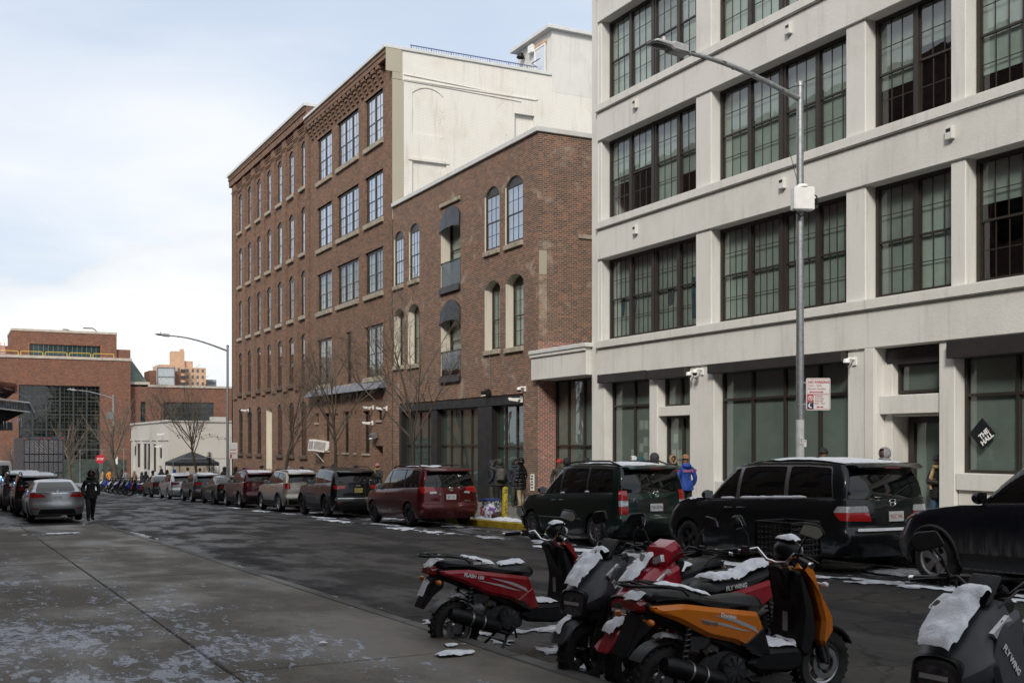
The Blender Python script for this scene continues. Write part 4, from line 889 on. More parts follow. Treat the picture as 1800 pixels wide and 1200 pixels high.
def overlay(bvh, poly, th, eps, mat, name, parent, cuts=2, rad=.02, smooth=50):
    """lay a thin panel on a surface: poly = (a,z), a measured along the horizontal axis seen from azimuth th"""
    n = Vector((math.cos(th), math.sin(th), 0)); u = Vector((-math.sin(th), math.cos(th), 0))
    poly = fillet(poly, rad, 3) if rad else poly
    bm = bmesh.new(); vs = [bm.verts.new((p[0], p[1], 0)) for p in poly]
    f = bm.faces.new(vs); bmesh.ops.triangulate(bm, faces=[f])
    for _ in range(cuts):
        es = [e for e in bm.edges if e.calc_length() > .07]
        if not es: break
        bmesh.ops.subdivide_edges(bm, edges=es, cuts=1); bmesh.ops.triangulate(bm, faces=bm.faces)
    bad = []
    for v in bm.verts:
        p = n*6+u*v.co.x+Vector((0, 0, v.co.y)); h = bvh.ray_cast(p, -n)
        if h[0] is None: bad.append(v); continue
        nn = h[1] if h[1].dot(n) > 0 else -h[1]
        v.co = h[0]+(nn*.6+n*.4)*eps
    if bad: bmesh.ops.delete(bm, geom=bad, context='VERTS')
    bmesh.ops.recalc_face_normals(bm, faces=bm.faces)
    me = bpy.data.meshes.new(name); bm.to_mesh(me); bm.free(); me.materials.append(mat)
    me.polygons.foreach_set('use_smooth', [True]*len(me.polygons))
    return link(name, me, parent)
def radial(bvh, poly, cx, eps, mat, name, parent, sg=1, rad=.02):
    """panel wrapped round a body corner: poly = (azimuth, z) seen from the vertical axis through (cx, 0)"""
    poly = fillet([(a, z) for a, z in poly], rad, 3)
    bm = bmesh.new(); f = bm.faces.new([bm.verts.new((p[0], p[1], 0)) for p in poly]); bmesh.ops.triangulate(bm, faces=[f])
    for _ in range(4):
        es = [e for e in bm.edges if e.calc_length() > .05]
        if not es: break
        bmesh.ops.subdivide_edges(bm, edges=es, cuts=1); bmesh.ops.triangulate(bm, faces=bm.faces)
    bad = []
    for v in bm.verts:
        d = Vector((math.cos(v.co.x), math.sin(v.co.x)*sg, 0)); h = bvh.ray_cast(Vector((cx, 0, v.co.y))+d*5, -d)
        if h[0] is None: bad.append(v); continue
        v.co = h[0]+d*eps
    if bad: bmesh.ops.delete(bm, geom=bad, context='VERTS')
    bmesh.ops.recalc_face_normals(bm, faces=bm.faces)
    me = bpy.data.meshes.new(name); bm.to_mesh(me); bm.free(); me.materials.append(mat); me.polygons.foreach_set('use_smooth', [True]*len(me.polygons))
    return link(name, me, parent)
SIDE, SIDER, REAR, FRONT = PI/2, -PI/2, PI, 0
def side(poly): return [(-x, z) for x, z in poly]
def rear(poly): return [(-y, z) for y, z in poly]
WH = {}
def wheel_mesh(Rw, wd, style):
    k = (round(Rw, 3), style)
    if k in WH: return WH[k]
    rr = Rw*.66; h = wd/2
    mb = MB(); mb.lathe([(rr, -h*.9), (rr+.02, -h), (Rw-.05, -h*1.02), (Rw-.018, -h*.9), (Rw-.003, -h*.72), (Rw, -h*.3), (Rw, h*.3), (Rw-.003, h*.72), (Rw-.018, h*.9), (Rw-.05, h*1.02), (rr+.02, h), (rr, h*.9)], ax='y', n=40, closed=True)
    t = mb.build('wheel', m_tyre, smooth=40); tm = t.data; bpy.data.objects.remove(t)
    mb = MB(); mb.lathe([(rr+.004, h*.86), (rr+.004, h*.95), (rr-.018, h*.97), (rr-.03, h*.8), (rr-.035, -h*.2), (.06, -h*.25)], ax='y', n=36)
    ns = {'five': 5, 'ten': 10, 'seven': 7}[style]
    for i in range(ns):
        a = 2*PI*i/ns+.3
        for d in ((-.16, .16) if style == 'five' else (0,)):
            ca, sa_ = math.cos(a+d*.55), math.sin(a+d*.55); cb, sb = math.cos(a+d), math.sin(a+d)
            w0, w1 = (.030, .022) if style == 'five' else (.024, .016)
            p0 = Vector((ca*.04, h*.62, sa_*.04)); p1 = Vector((cb*(rr-.015), h*.84, sb*(rr-.015))); tq = Vector((-sb, 0, cb))
            vs = []
            for p, w_ in ((p0, w0), (p1, w1)):
                vs += [p+tq*w_, p-tq*w_, p-tq*w_*1.1-Vector((0, .03, 0)), p+tq*w_*1.1-Vector((0, .03, 0))]
            mb.add(vs, [(0, 1, 5, 4), (1, 2, 6, 5), (2, 3, 7, 6), (3, 0, 4, 7), (4, 5, 6, 7), (0, 3, 2, 1)])
    mb.lathe([(0, h*.78), (.05, h*.76), (.065, h*.6), (.07, h*.3)], ax='y', n=14)
    t = mb.build('rim', m_rimd, smooth=35); rm = t.data; bpy.data.objects.remove(t)
    mb = MB(); mb.lathe([(.06, h*.05), (rr*.72, h*.05), (rr*.72, -.02)], ax='y', n=24); t = mb.build('brake_disc', M('brake_disc', (.16, .14, .12), .55, .7, var=.3), smooth=35); bd = t.data; bpy.data.objects.remove(t)
    WH[k] = (tm, rm, bd); return WH[k]
def add_wheels(C, t, style, rimmat):
    P = C.P; wd = P.get('wd', .225); tm, rm, bd = wheel_mesh(P['R'], wd, style)
    for i, x in enumerate(C.xw):
        for s in (1, -1):
            w_ = link('wheel', tm, t, (x, s*(P['W']-wd/2-.025), P['R']-.002), (0, random.uniform(0, 6), 0 if s > 0 else PI))
            rm_ = link('rim', rm, w_); link('brake_disc', bd, w_)
            if rm_.material_slots: rm_.material_slots[0].link = 'OBJECT'; rm_.material_slots[0].material = rimmat
def snow_cap(bvh, x0, x1, y0, y1, inside, thick, cell=.05, soft=.06, zr=(-9, 9), seed=0, lump=.5, dr=5, ed=2.2):
    mb = MB(); nx = max(2, int((x1-x0)/cell)); ny = max(2, int((y1-y0)/cell)); H = {}; D = {}
    for i in range(-2, nx+3):
        for j in range(-2, ny+3):
            x = lerp(x0, x1, i/nx); y = lerp(y0, y1, j/ny); h = bvh.ray_cast(Vector((x, y, zr[1])), Vector((0, 0, -1)))
            if h[0] is not None and h[0].z > zr[0]: H[i, j] = h[0].z
    nb = ((1, 0), (-1, 0), (0, 1), (0, -1))
    if cell < .03:      # snow bridges small gaps between the panels below it
        Hm = {k: max(H.get((k[0]+a, k[1]+b), -9) for a in (-2, -1, 0, 1, 2) for b in (-2, -1, 0, 1, 2)) for k in H}
        for _ in range(4):
            Hn = {}
            for k, v in Hm.items():
                q = [Hm[k[0]+a, k[1]+b] for a, b in nb if (k[0]+a, k[1]+b) in Hm and abs(Hm[k[0]+a, k[1]+b]-v) < .03]; Hn[k] = (v+sum(q))/(1+len(q))
            Hm = Hn
        H = {k: max(v, Hm[k]-.004) if Hm[k]-v < .05 else v for k, v in H.items()}
    edge = [k for k in H if any((k[0]+a, k[1]+b) not in H or H[k]-H[k[0]+a, k[1]+b] > cell*ed for a, b in nb)]
    dist = {k: cell*.4 for k in edge}; fr = list(edge)
    while fr:
        nx_ = []
        for k in fr:
            for a, b in nb:
                q = (k[0]+a, k[1]+b)
                if q in H and q not in dist: dist[q] = dist[k]+cell; nx_.append(q)
        fr = nx_
    Z = {}
    for (i, j), hz in H.items():
        x = lerp(x0, x1, i/nx); y = lerp(y0, y1, j/ny)
        d = min(inside(x, y)+soft*(.9*noise.noise(Vector((x*.22/soft+seed, y*.22/soft, seed)))+.12*noise.noise(Vector((x*.8/soft, y*.8/soft+seed, 1)))), dist.get((i, j), 9)+cell*.3)
        if d <= 0: continue
        fq = .35/soft; D[i, j] = thick*math.sqrt(max(0, 1-max(0, 1-d/(soft*2.2))**2))*(1+lump*noise.noise(Vector((x*fq+seed, y*fq, 3.3)))+.35*lump*noise.noise(Vector((x*fq*3+seed, y*fq*3, 3.3))))
    for _ in range(2): D = {k: (v*2+sum(D.get((k[0]+a, k[1]+b), 0) for a, b in nb))/6 for k, v in D.items()}
    idx = {}
    for k, v in D.items(): idx[k] = len(mb.v); mb.v.append((lerp(x0, x1, k[0]/nx), lerp(y0, y1, k[1]/ny), H[k]+v+.001))
    for i in range(-2, nx+2):
        for j in range(-2, ny+2):
            q = [k for k in ((i, j), (i+1, j), (i+1, j+1), (i, j+1)) if k in idx]
            if len(q) >= 3:
                zs = [mb.v[idx[k]][2] for k in q]
                if max(zs)-min(zs) < cell*dr: mb.f.append(tuple(idx[k] for k in q)); mb.m.append(0)
    return mb
def rectd(x0, x1, y0, y1): return lambda x, y: min(x-x0, x1-x, y-y0, y1-y)
def car(P, label, name, loc, rz=PI/2, cat='car', group=None, tilt=TILT):
    C = car_shell(P); t = thing(name, label, cat, loc, (0, tilt, rz), group)
    pm = P['paint']; W, H = P['W'], P['H']; B = C.bvh; xf, xr = C.xf, C.xr
    C.mb.build('body', pm, t, smooth=38, dbl=True)
    mb = MB(); mb.box(xr+.3, xf-.35, -W*.62, W*.62, P.get('zb', .24)-.03, .8)
    mb.box(xr+.22, xf-.3, -W*.86, W*.86, P.get('zb', .24)+.0, .27)
    for x in C.xw: 
        for s in (1, -1): mb.lathe([(P['R']+.062, s*W*.955), (P['R']+.062, s*W*.62)], (x, 0, P['R']), 'y', 20, a0=0, a1=PI)
    mb.build('underbody', m_under, t)
    add_wheels(C, t, P.get('rim', 'five'), P.get('rimmat', m_rimd))
    zt = lambda x: C.roof(x)-.095
    # side glazing
    for S, sg in ((SIDE, 1), (SIDER, -1)):
        def sd(poly): return [(-x*sg, z) for x, z in poly] if sg > 0 else [(x, z) for x, z in poly]
        win = P['win']
        def wpoly(q, g=0):
            (xb0, xt0), (xb1, xt1) = q
            bot = [(lerp(xb0, xb1, k/6), C.belt(lerp(xb0, xb1, k/6))+P.get('wlo', .055)-g) for k in range(7)]
            tp = [(lerp(xt1, xt0, k/6), zt(lerp(xt1, xt0, k/6))+g) for k in range(7)]
            return bot+tp
        dlo = wpoly((win[0][0], win[-1][1]), .022); dlo = [(x+(-.02 if x < 0 and i in (0, 13) else 0), z) for i, (x, z) in enumerate(dlo)]
        overlay(B, sd(dlo), S, .004, P.get('dlomat', m_trim), 'window_surround', t, 3, .05)
        for q in win: overlay(B, sd(wpoly(q)), S, .008, m_cglass, 'side_window', t, 3, P.get('wrad', .05))
        # shut lines, handles, side strip
        for x0, z0, x1, z1 in P.get('seams', []):
            overlay(B, sd([(x0-.005, z0), (x0+.005, z0), (x1+.005, z1), (x1-.005, z1)]), S, .0025, m_under, 'shut_line', t, 4, 0)
        if P.get('strip'):
            x0, x1, z0, z1 = P['strip']; overlay(B, sd([(x0, z0), (x1, z0), (x1, z1), (x0, z1)]), S, .012, P.get('stripmat', m_riml), 'side_strip', t, 4, .01)
        if P.get('cladd'):
            x0 = C.xw[1]+P['R']+.1; x1 = C.xw[0]-P['R']-.1; overlay(B, sd([(x0, .27), (x1, .27), (x1, .46), (x0, .46)]), S, .012, m_trim, 'sill_cladding', t, 4, .02)
            for x in C.xw:
                pts = []
                for k in range(17):
                    a = PI*k/16; px, pz = x+(P['R']+.09)*math.cos(a), P['R']+(P['R']+.09)*math.sin(a)
                    h = B.ray_cast(Vector((px, sg*4, max(pz, .32))), Vector((0, -sg, 0)))
                    if h[0]: pts.append(h[0]+Vector((0, sg*.004, 0)))
                if len(pts) > 3: mb = MB(); mb.tube(pts, .032, 6); mb.build('arch_trim', m_trim, t, smooth=60)
        for hx in P.get('handles', []):
            hz = C.belt(hx)-.11; h = B.ray_cast(Vector((hx, sg*4, hz)), Vector((0, -sg, 0)))
            if h[0]: mb = MB(); c = h[0]; mb.tube([c+Vector((-.10, 0, 0)), c+Vector((-.08, sg*.03, 0)), c+Vector((.08, sg*.03, .004)), c+Vector((.10, 0, 0))], [.012, .016, .016, .012], 6); mb.build('door_handle', P.get('handmat', pm), t, smooth=60)
        mx_ = P['cowl']-.38; mz = C.belt(mx_)+.10; h = B.ray_cast(Vector((mx_, sg*4, mz)), Vector((0, -sg, 0))); my = h[0].y if h[0] else sg*W*.9
        mb = MB(); mb.ball((mx_+.02, my+sg*.15, mz+.02), (.075, .115, .085), 12, 8, fn=lambda v: Vector((max(v.x, mx_-.03), v.y, v.z))); mb.tube([(mx_+.03, my-sg*.02, mz-.05), (mx_+.03, my+sg*.08, mz-.03)], .03, 6)
        mo = mb.build('door_mirror', P.get('mirmat', pm), t, smooth=60); mb = MB(); mb.prism(fillet([(-.09, -.06), (.09, -.06), (.09, .07), (-.09, .07)], .03), 'x', -.004, 0); mb.build('mirror_glass', m_cglass if P.get('mirdark') else M('mirror_face', (.45, .5, .52), .1, .6, var=0), mo, loc=(mx_-.034, my+sg*.15, mz+.02))
    # windscreen
    cz = P['cowlz']; rz_ = C.roof(P['wst'])-.09
    overlay(B, [(-W*.80, cz+.05), (W*.80, cz+.05), (W*.62, rz_), (-W*.62, rz_)], FRONT, .006, m_cglass, 'windscreen', t, 3, .05)
    # rear glass, lamps, plate
    yb, zb_, yt, zt_ = P['rglass']; overlay(B, rear([(-yb, zb_), (yb, zb_), (yt, zt_), (-yt, zt_)]), REAR, .007, m_cglass, 'rear_window', t, 3, .07)
    for nm, th, poly, mat in P.get('lamps', []):     # points: positive = distance from the centre line on the end face, negative = distance from that end along the side
        e = 1 if th == 'front' else -1; cx_ = e*(xf-.9)
        pp = []
        for v, z in poly:
            if v >= 0: px, py_ = e*(xf-.06), v
            else: px, py_ = e*(xf+v), W*.97
            pp.append((math.atan2(py_, px-cx_), z))
        for s in (1, -1): radial(B, pp, cx_, .012, mat, nm, t, s)
    for nm, poly, mat, eps in P.get('rpanels', []): overlay(B, rear(poly), REAR, eps, mat, nm, t, 3, .02)
    pz = P.get('platez', .85); h = B.ray_cast(Vector((-6, 0, pz)), Vector((1, 0, 0)))
    pl = MB(); pl.box(-.006, .006, -.155, .155, -.078, .078); po = pl.build('number_plate', P.get('platemat', m_plate), t, loc=(h[0].x-.018, P.get('platey', 0), pz), bevel=.003, seg=1)
    text(P.get('plate', 'ABC 123'), .095, P.get('plateink', m_blueink), po, (-.0075, 0, -.004), Matrix(((0, 0, -1), (-1, 0, 0), (0, 1, 0))).to_euler(), 'plate_number', sx=.72)
    for (tx, sz, y, z, mt) in P.get('badges', []):
        h = B.ray_cast(Vector((-6, y, z)), Vector((1, 0, 0)))
        text(tx, sz, mt, t, (h[0].x-.008, y, z), Matrix(((0, 0, -1), (-1, 0, 0), (0, 1, 0))).to_euler(), 'badge', ext=.002)
    if P.get('emblem'):
        ez, kind = P['emblem']; h = B.ray_cast(Vector((-6, 0, ez)), Vector((1, 0, 0))); mb = MB(); x = h[0].x-.008
        if kind == 'H': mb.tube([(x, .055, ez+.05), (x, .04, ez-.05)], .010, 6); mb.tube([(x, -.055, ez+.05), (x, -.04, ez-.05)], .010, 6); mb.tube([(x, -.045, ez), (x, .045, ez)], .009, 6)
        r_ = [(x, .075*math.cos(a*PI/10), ez+.052*math.sin(a*PI/10)) for a in range(21)]; mb.tube(r_, .007, 6)
        if kind == 'T': mb.tube([(x, .03*math.cos(a*PI/8), ez+.05*math.sin(a*PI/8)) for a in range(17)], .006, 6); mb.tube([(x, .06*math.cos(a*PI/8), ez+.02+.022*math.sin(a*PI/8)) for a in range(17)], .006, 6)
        if kind == 'M': mb.tube([(x, .06, ez+.02), (x, .02, ez-.01), (x, 0, ez-.03), (x, -.02, ez-.01), (x, -.06, ez+.02)], .008, 6)
        mb.build('emblem', m_chrome, t, smooth=60)
    if P.get('spoiler'):
        sx = P['roofr']; z = C.roof(sx)-.02; w_ = W*P.get('tumble', .76)
        mb = MB(); mb.prism([(sx+.12, z+.02), (sx-.12, z-.0), (sx-.20, z-.055), (sx-.14, z-.085), (sx+.12, z-.05)], 'y', -w_*.92, w_*.92, bev=.02); so = mb.build('spoiler', P.get('spmat', pm), t, smooth=50)
        mb = MB(); mb.box(sx-.205, sx-.19, -.16, .16, z-.07, z-.045); mb.build('brake_light', m_dred, so)
    if P.get('rails'):
        for s in (1, -1):
            x0, x1 = P['rails']; pts = [(x0, s*W*.66, C.roof(x0)-.01)]+[(lerp(x0+.12 if x1 > x0 else x0-.12, x1, k/6), s*W*.66, C.roof(lerp(x0, x1, k/6))+.055) for k in range(6)]+[(x1, s*W*.66, C.roof(x1)-.01)]
            mb = MB(); mb.tube(pts, .02, 6); mb.build('roof_rail', P.get('railmat', m_trim), t, smooth=60)
    if P.get('wiper'):
        yb, zb_ = P['rglass'][:2]; a = B.ray_cast(Vector((-6, .0, zb_+.02)), Vector((1, 0, 0)))[0]; b = B.ray_cast(Vector((-6, -.42, zb_+.20)), Vector((1, 0, 0)))
        if b[0]: mb = MB(); mb.tube([a+Vector((-.03, 0, 0)), b[0]+Vector((-.03, 0, 0))], .012, 6); mb.build('rear_wiper', m_trim, t)
    for k, (x0, x1, y0, y1, th_) in enumerate(P.get('snow', [])):
        mb = snow_cap(B, x0, x1, y0, y1, rectd(x0, x1, y0, y1), th_, .05, .05, seed=k+xf)
        if mb.f: tag(mb.build('snow_layer', m_snow, t, smooth=70), 0, 0) if False else mb.build('snow_layer', m_snow, t, smooth=70, relax=3, label='thin white snow lying on the car', kind='stuff')
    for (x0, x1, dz, thk) in P.get('beltsnow', []):   # snow lying on the window ledge
        mb = MB(); pts = []
        n = max(4, int((x1-x0)/.05)); rads = []
        for k in range(n+1):
            x = lerp(x0, x1, k/n); h = B.ray_cast(Vector((x, 4, C.belt(x)+dz)), Vector((0, -1, 0))); pts.append(h[0]+Vector((0, .012, thk*.4))); rads.append(thk*(.75+.5*noise.noise(Vector((x*9, 0, 2))))*(.5 if k in (0, n) else 1))
        mb.tube(pts, rads, 8); mb.build('snow_ridge', m_snow, t, smooth=70, label='ridge of white snow along the side window', kind='stuff')
    return t, C
def VAN(**k):
    P = dict(L=5.10, W=.975, H=1.75, R=.345, fo=.98, wb=3.0, cowl=1.38, cowlz=1.06, wst=.62, roofr=-2.30, rgb=-2.43, nose=.80, belt=[(-2.5, 1.12), (-1, 1.09), (1.5, 1.03)], roof=[(-2.4, 1.69), (-1.5, 1.745), (-.2, 1.755), (.6, 1.69)],
             win=[((-2.12, -1.98), (-1.12, -1.08)), ((-1.02, -.98), (.12, .12)), ((.22, .22), (1.18, .50))], rglass=(.80, 1.14, .66, 1.60), seams=[(.17, .34, .17, 1.08), (-1.08, .75, -1.08, 1.1), (1.28, .34, 1.22, 1.02)], handles=[.02, .36], rails=None, wiper=True, spoiler=True)
    P.update(k); return P
def SUV(**k):
    P = dict(L=4.75, W=.93, H=1.70, R=.355, fo=.93, wb=2.76, cowl=.92, cowlz=1.10, wst=.22, roofr=-2.0, rgb=-2.2, nose=.92, belt=[(-2.3, 1.18), (-1, 1.12), (1.0, 1.08)], roof=[(-2.1, 1.60), (-1.2, 1.69), (-.2, 1.70), (.3, 1.65)],
             win=[((-1.95, -1.75), (-1.22, -1.18)), ((-1.12, -1.08), (-.22, -.20)), ((-.12, -.10), (.72, .12))], rglass=(.70, 1.16, .58, 1.54), seams=[(-.17, .34, -.17, 1.08), (-1.15, .6, -1.15, 1.1), (.85, .36, .80, 1.06)], handles=[-.38, -1.3 if False else -.95], rails=(.0, -1.9), wiper=True, spoiler=True, cladd=True)
    P.update(k); return P
def SEDAN(**k):
    P = dict(L=4.88, W=.92, H=1.465, R=.33, fo=.95, wb=2.78, cowl=.98, cowlz=.96, wst=.15, roofr=-1.12, rgb=-1.75, nose=.74, belt=[(-1.8, 1.02), (-.5, .97), (1.0, .92)], deckz=1.04, roof=[(-1.2, 1.40), (-.6, 1.46), (-.1, 1.465), (.2, 1.42)], tumble=.68,
             rx=[(.2, .12), (.36, .04), (.46, .0), (.62, .0), (.66, .03), (.9, .04), (1.1, .06)], win=[((-1.28, -.98), (-.30, -.28)), ((-.20, -.18), (.75, .08))], rglass=(.66, 1.06, .54, 1.37), seams=[(-.25, .32, -.25, .97), (-1.2, .62, -1.05, .95), (.9, .34, .86, .92)], handles=[-.42, -1.12], rails=None, wiper=False, spoiler=False, wlo=.035)
    P.update(k); return P
CX = 13.12
def place(P, y, label, name, x=CX, cat='car', **k): return car(P, label, name, (x, y, G(y)), cat=cat, **k)
p_ody = paint('paint_odyssey', (.008, .011, .014), .3, .06); p_mpv = paint('paint_mpv', (.010, .027, .022), .45, .07); p_sie = paint('paint_sienna', (.10, .007, .010), .4, .14); p_jeep = paint('paint_jeep', (.005, .005, .006), .2, .10)
p_eq = paint('paint_equinox', (.46, .42, .36), .45, .22); p_jou = paint('paint_maroon', (.075, .010, .016), .4, .25); p_blk = paint('paint_black', (.010, .011, .013), .2, .25); p_gry = paint('paint_grey', (.075, .078, .085), .5, .25); p_sil = paint('paint_silver', (.50, .51, .53), .55, .2); p_acc = paint('paint_accord', (.36, .37, .39), .6, .22); p_crv = paint('paint_navy', (.010, .013, .022), .3, .75); p_dk = paint('paint_dark', (.03, .032, .036), .4, .2); p_white = paint('paint_white', (.7, .71, .72), .0, .2)
GR = 'cars parked along the far kerb'
place(VAN(paint=p_ody, rim='five', snow=[(-2.15, .45, -.66, .66, .035), (1.35, 2.36, -.30, .955, .05)], beltsnow=[(-1.55, .08, .045, .036), (.25, .62, .045, .032)], handmat=p_ody,
     lamps=[('tail_light', 'rear', [(.44, .79), (-.22, .81), (-.36, .93), (.48, .93)], m_red), ('reverse_light', 'rear', [(.48, .935), (-.36, .935), (-.28, 1.03), (.52, 1.03)], m_clear)],
     rpanels=[('plate_recess', [(-.34, .74), (.34, .74), (.36, .99), (-.36, .99)], m_under, .003), ('bumper_step', [(-.75, .60), (.75, .60), (.75, .63), (-.75, .63)], m_trim, .006), ('snow_ledge', [(-.7, .632), (.72, .632), (.70, .68), (-.68, .675)], m_snow, .05)],
     plate='9GC 945', plateink=m_redink, platez=.86, platey=-.05, emblem=(1.075, 'H'), dlomat=M('dlo_chrome', (.30, .30, .31), .3, .8, var=.1)), 15.14, 'black minivan with snow ridges below its side windows, nose to the green minivan', 'minivan', group=GR, cat='minivan')
place(VAN(paint=p_mpv, L=4.80, W=.935, H=1.755, wb=2.84, fo=.92, cowl=1.32, wst=.55, R=.335, rim='ten', rimmat=M('rim_grey', (.22, .22, .23), .4, .7, var=.2), roofr=-2.16, rgb=-2.28, win=[((-2.0, -1.86), (-1.05, -1.0)), ((-.95, -.92), (.10, .10)), ((.2, .2), (1.1, .45))], seams=[(.15, .34, .15, 1.08), (-1.0, .7, -1.0, 1.1), (1.2, .34, 1.15, 1.02)], handles=[.0, .34],
     rails=(.3, -1.9), snow=[(-2.0, .45, -.60, .60, .03)], strip=(-.85, 1.05, .56, .585), beltsnow=[(-.05, .12, .04, .03), (-1.1, -.95, .05, .03)],
     lamps=[('tail_light', 'rear', [(.70, .985), (-.14, .985), (-.17, 1.19), (.75, 1.19)], m_red), ('reverse_light', 'rear', [(.69, .86), (-.13, .86), (-.14, .98), (.70, .98)], m_clear), ('tail_light', 'rear', [(.69, .70), (-.11, .70), (-.13, .855), (.69, .855)], m_red)],
     rpanels=[('plate_recess', [(-.30, .72), (.42, .72), (.46, 1.0), (-.34, 1.0)], m_trim, .003)], plate='TEN-8796', plateink=m_blueink, platez=.83, emblem=(1.10, 'M'), badges=[('mpv', .10, .52, 1.02, m_chrome), ('LX', .05, .45, .965, m_chrome)]), 21.45, 'dark green minivan with snow on its roof and standing lamps at the corners', 'minivan', group=GR, cat='minivan')
place(VAN(paint=p_sie, L=5.08, W=.98, H=1.75, wb=3.03, rim='seven', rails=(.4, -2.0), railmat=m_rimd, snow=[(-1.2, .3, -.35, .6, .03)], strip=(-1.0, 1.0, .56, .58), stripmat=p_sie, mirmat=M('mirror_white', (.5, .52, .5), .3, var=.1),
     lamps=[('tail_light', 'rear', [(.50, 1.035), (-.14, .97), (-.30, 1.17), (.56, 1.16)], m_red), ('reverse_light', 'rear', [(.44, .97), (.70, .955), (.70, 1.02), (.48, 1.03)], m_clear)],
     rpanels=[('plate_recess', [(-.42, .72), (.36, .72), (.42, .98), (-.46, .98)], p_sie, .003), ('shut_line', [(-.80, .655), (.80, .655), (.80, .665), (-.80, .665)], m_under, .003), ('sticker', [(.30, .92), (.36, .92), (.36, .98), (.30, .98)], M('sticker_green', (.12, .30, .12), .6, var=0), .004)], plate='JET 172', plateink=m_blueink, platez=.86, emblem=(1.09, 'T'), badges=[('SIENNA LE', .055, -.5, .74, m_chrome)]), 32.08, 'dark red minivan with black roof rails parked by the yellow bollard', 'minivan', group=GR, cat='minivan')
place(SUV(paint=p_jeep, L=4.82, W=.97, H=1.76, wb=2.91, fo=.90, R=.385, cowl=.85, wst=.20, cowlz=1.16, nose=1.0, roofr=-2.05, rgb=-2.28, belt=[(-2.3, 1.22), (-1, 1.17), (1, 1.13)], roof=[(-2.1, 1.66), (-1.2, 1.745), (-.2, 1.76), (.3, 1.71)], win=[((-1.98, -1.80), (-1.25, -1.2)), ((-1.15, -1.1), (-.2, -.18)), ((-.1, -.08), (.68, .12))], rglass=(.74, 1.20, .62, 1.60), rim='seven', mirmat=p_jeep,
     lamps=[('tail_light', 'rear', [(.48, 1.02), (-.12, 1.0), (-.22, 1.13), (.48, 1.12)], m_red), ('reflector', 'rear', [(.62, .50), (.82, .50), (.82, .57), (.62, .57)], m_dred)], rpanels=[('chrome_strip', [(-.75, .66), (.75, .66), (.75, .675), (-.75, .675)], m_chrome, .008), ('lower_valance', [(-.85, .30), (.85, .30), (.85, .5), (-.85, .5)], m_trim, .004)], platemat=m_plateY, plateink=m_blackink, plate='WXG-92R', platez=.95, badges=[('Jeep', .10, .0, 1.13, m_chrome)], dlomat=MATS['dlo_chrome']), 40.1, 'black sport utility vehicle with a yellow plate behind the red minivan', 'suv', group=GR, cat='suv')
place(SUV(paint=p_eq, L=4.77, W=.92, H=1.68, wb=2.86, rim='five', rimmat=m_riml, snow=[(-1.9, .1, -.6, .6, .015)], lamps=[('tail_light', 'rear', [(.68, .93), (-.12, .92), (-.2, 1.18), (.72, 1.16)], m_red)], plate='GHV 401', platez=.78, mirmat=p_eq, rpanels=[('lower_valance', [(-.8, .30), (.8, .30), (.8, .52), (-.8, .52)], m_trim, .004)]), 46.6, 'champagne beige crossover with round red corner lamps in the parked row', 'crossover', group=GR, cat='suv')
place(SUV(paint=p_jou, L=4.88, W=.93, H=1.69, wb=2.89, rim='five', rimmat=m_riml, snow=[(-1.9, .1, -.6, .6, .02)], lamps=[('tail_light', 'rear', [(.3, 1.0), (-.12, .98), (-.24, 1.12), (.3, 1.08)], m_dred)], plate='KDF 288', platez=.8, rpanels=[('lower_valance', [(-.8, .30), (.8, .30), (.8, .52), (-.8, .52)], m_trim, .004)]), 53.4, 'maroon crossover parked in front of the beige crossover', 'crossover', group=GR, cat='suv')
place(SEDAN(paint=p_blk, rim='ten', lamps=[('tail_light', 'rear', [(.45, .80), (-.12, .78), (-.2, .95), (.5, .94)], m_dred)], plate='FTR 515', platez=.86), 59.0, 'black saloon car between the maroon and the dark grey crossover', 'saloon_car', group=GR, cat='car')
place(SUV(paint=p_gry, L=4.35, W=.89, H=1.61, wb=2.61, R=.33, fo=.88, cowl=.85, roofr=-1.75, rgb=-1.98, belt=[(-2, 1.13), (-.8, 1.06), (1, 1.0)], roof=[(-1.8, 1.50), (-1, 1.58), (-.1, 1.61), (.3, 1.56)], win=[((-1.70, -1.5), (-1.05, -1.02)), ((-.97, -.95), (-.15, -.13)), ((-.05, -.03), (.65, .12))], rglass=(.64, 1.10, .54, 1.45), seams=[(-.1, .34, -.1, 1.04), (.8, .36, .75, 1.0)], rails=None, rim='five', rimmat=m_riml, snow=[(-1.6, .1, -.5, .5, .02)], lamps=[('tail_light', 'rear', [(.40, .98), (-.12, .93), (-.2, 1.08), (.46, 1.08)], m_red), ('reflector', 'rear', [(.5, .42), (.75, .42), (.75, .48), (.5, .48)], m_dred)], plate='HNB 720', platez=.78), 65.0, 'dark grey small crossover with a red tail lamp, beyond the black saloon', 'crossover', group=GR, cat='suv')
place(SUV(paint=p_sil, L=4.80, W=.95, H=1.61, wb=2.77, R=.36, cowl=.95, roofr=-1.85, rgb=-2.12, belt=[(-2.3, 1.10), (-1, 1.04), (1, .99)], roof=[(-1.9, 1.50), (-1.1, 1.59), (-.1, 1.61), (.3, 1.56)], win=[((-1.85, -1.62), (-1.2, -1.15)), ((-1.1, -1.06), (-.2, -.18)), ((-.1, -.08), (.75, .12))], rails=None, rim='ten', rimmat=m_riml, rglass=(.68, 1.08, .56, 1.44), cladd=False, lamps=[('tail_light', 'rear', [(.38, .92), (-.12, .88), (-.26, 1.03), (.42, 1.03)], m_dred)], plate='ECL 934', platez=.8), 72.0, 'silver crossover wagon near the far end of the parked row', 'crossover', group=GR, cat='suv')
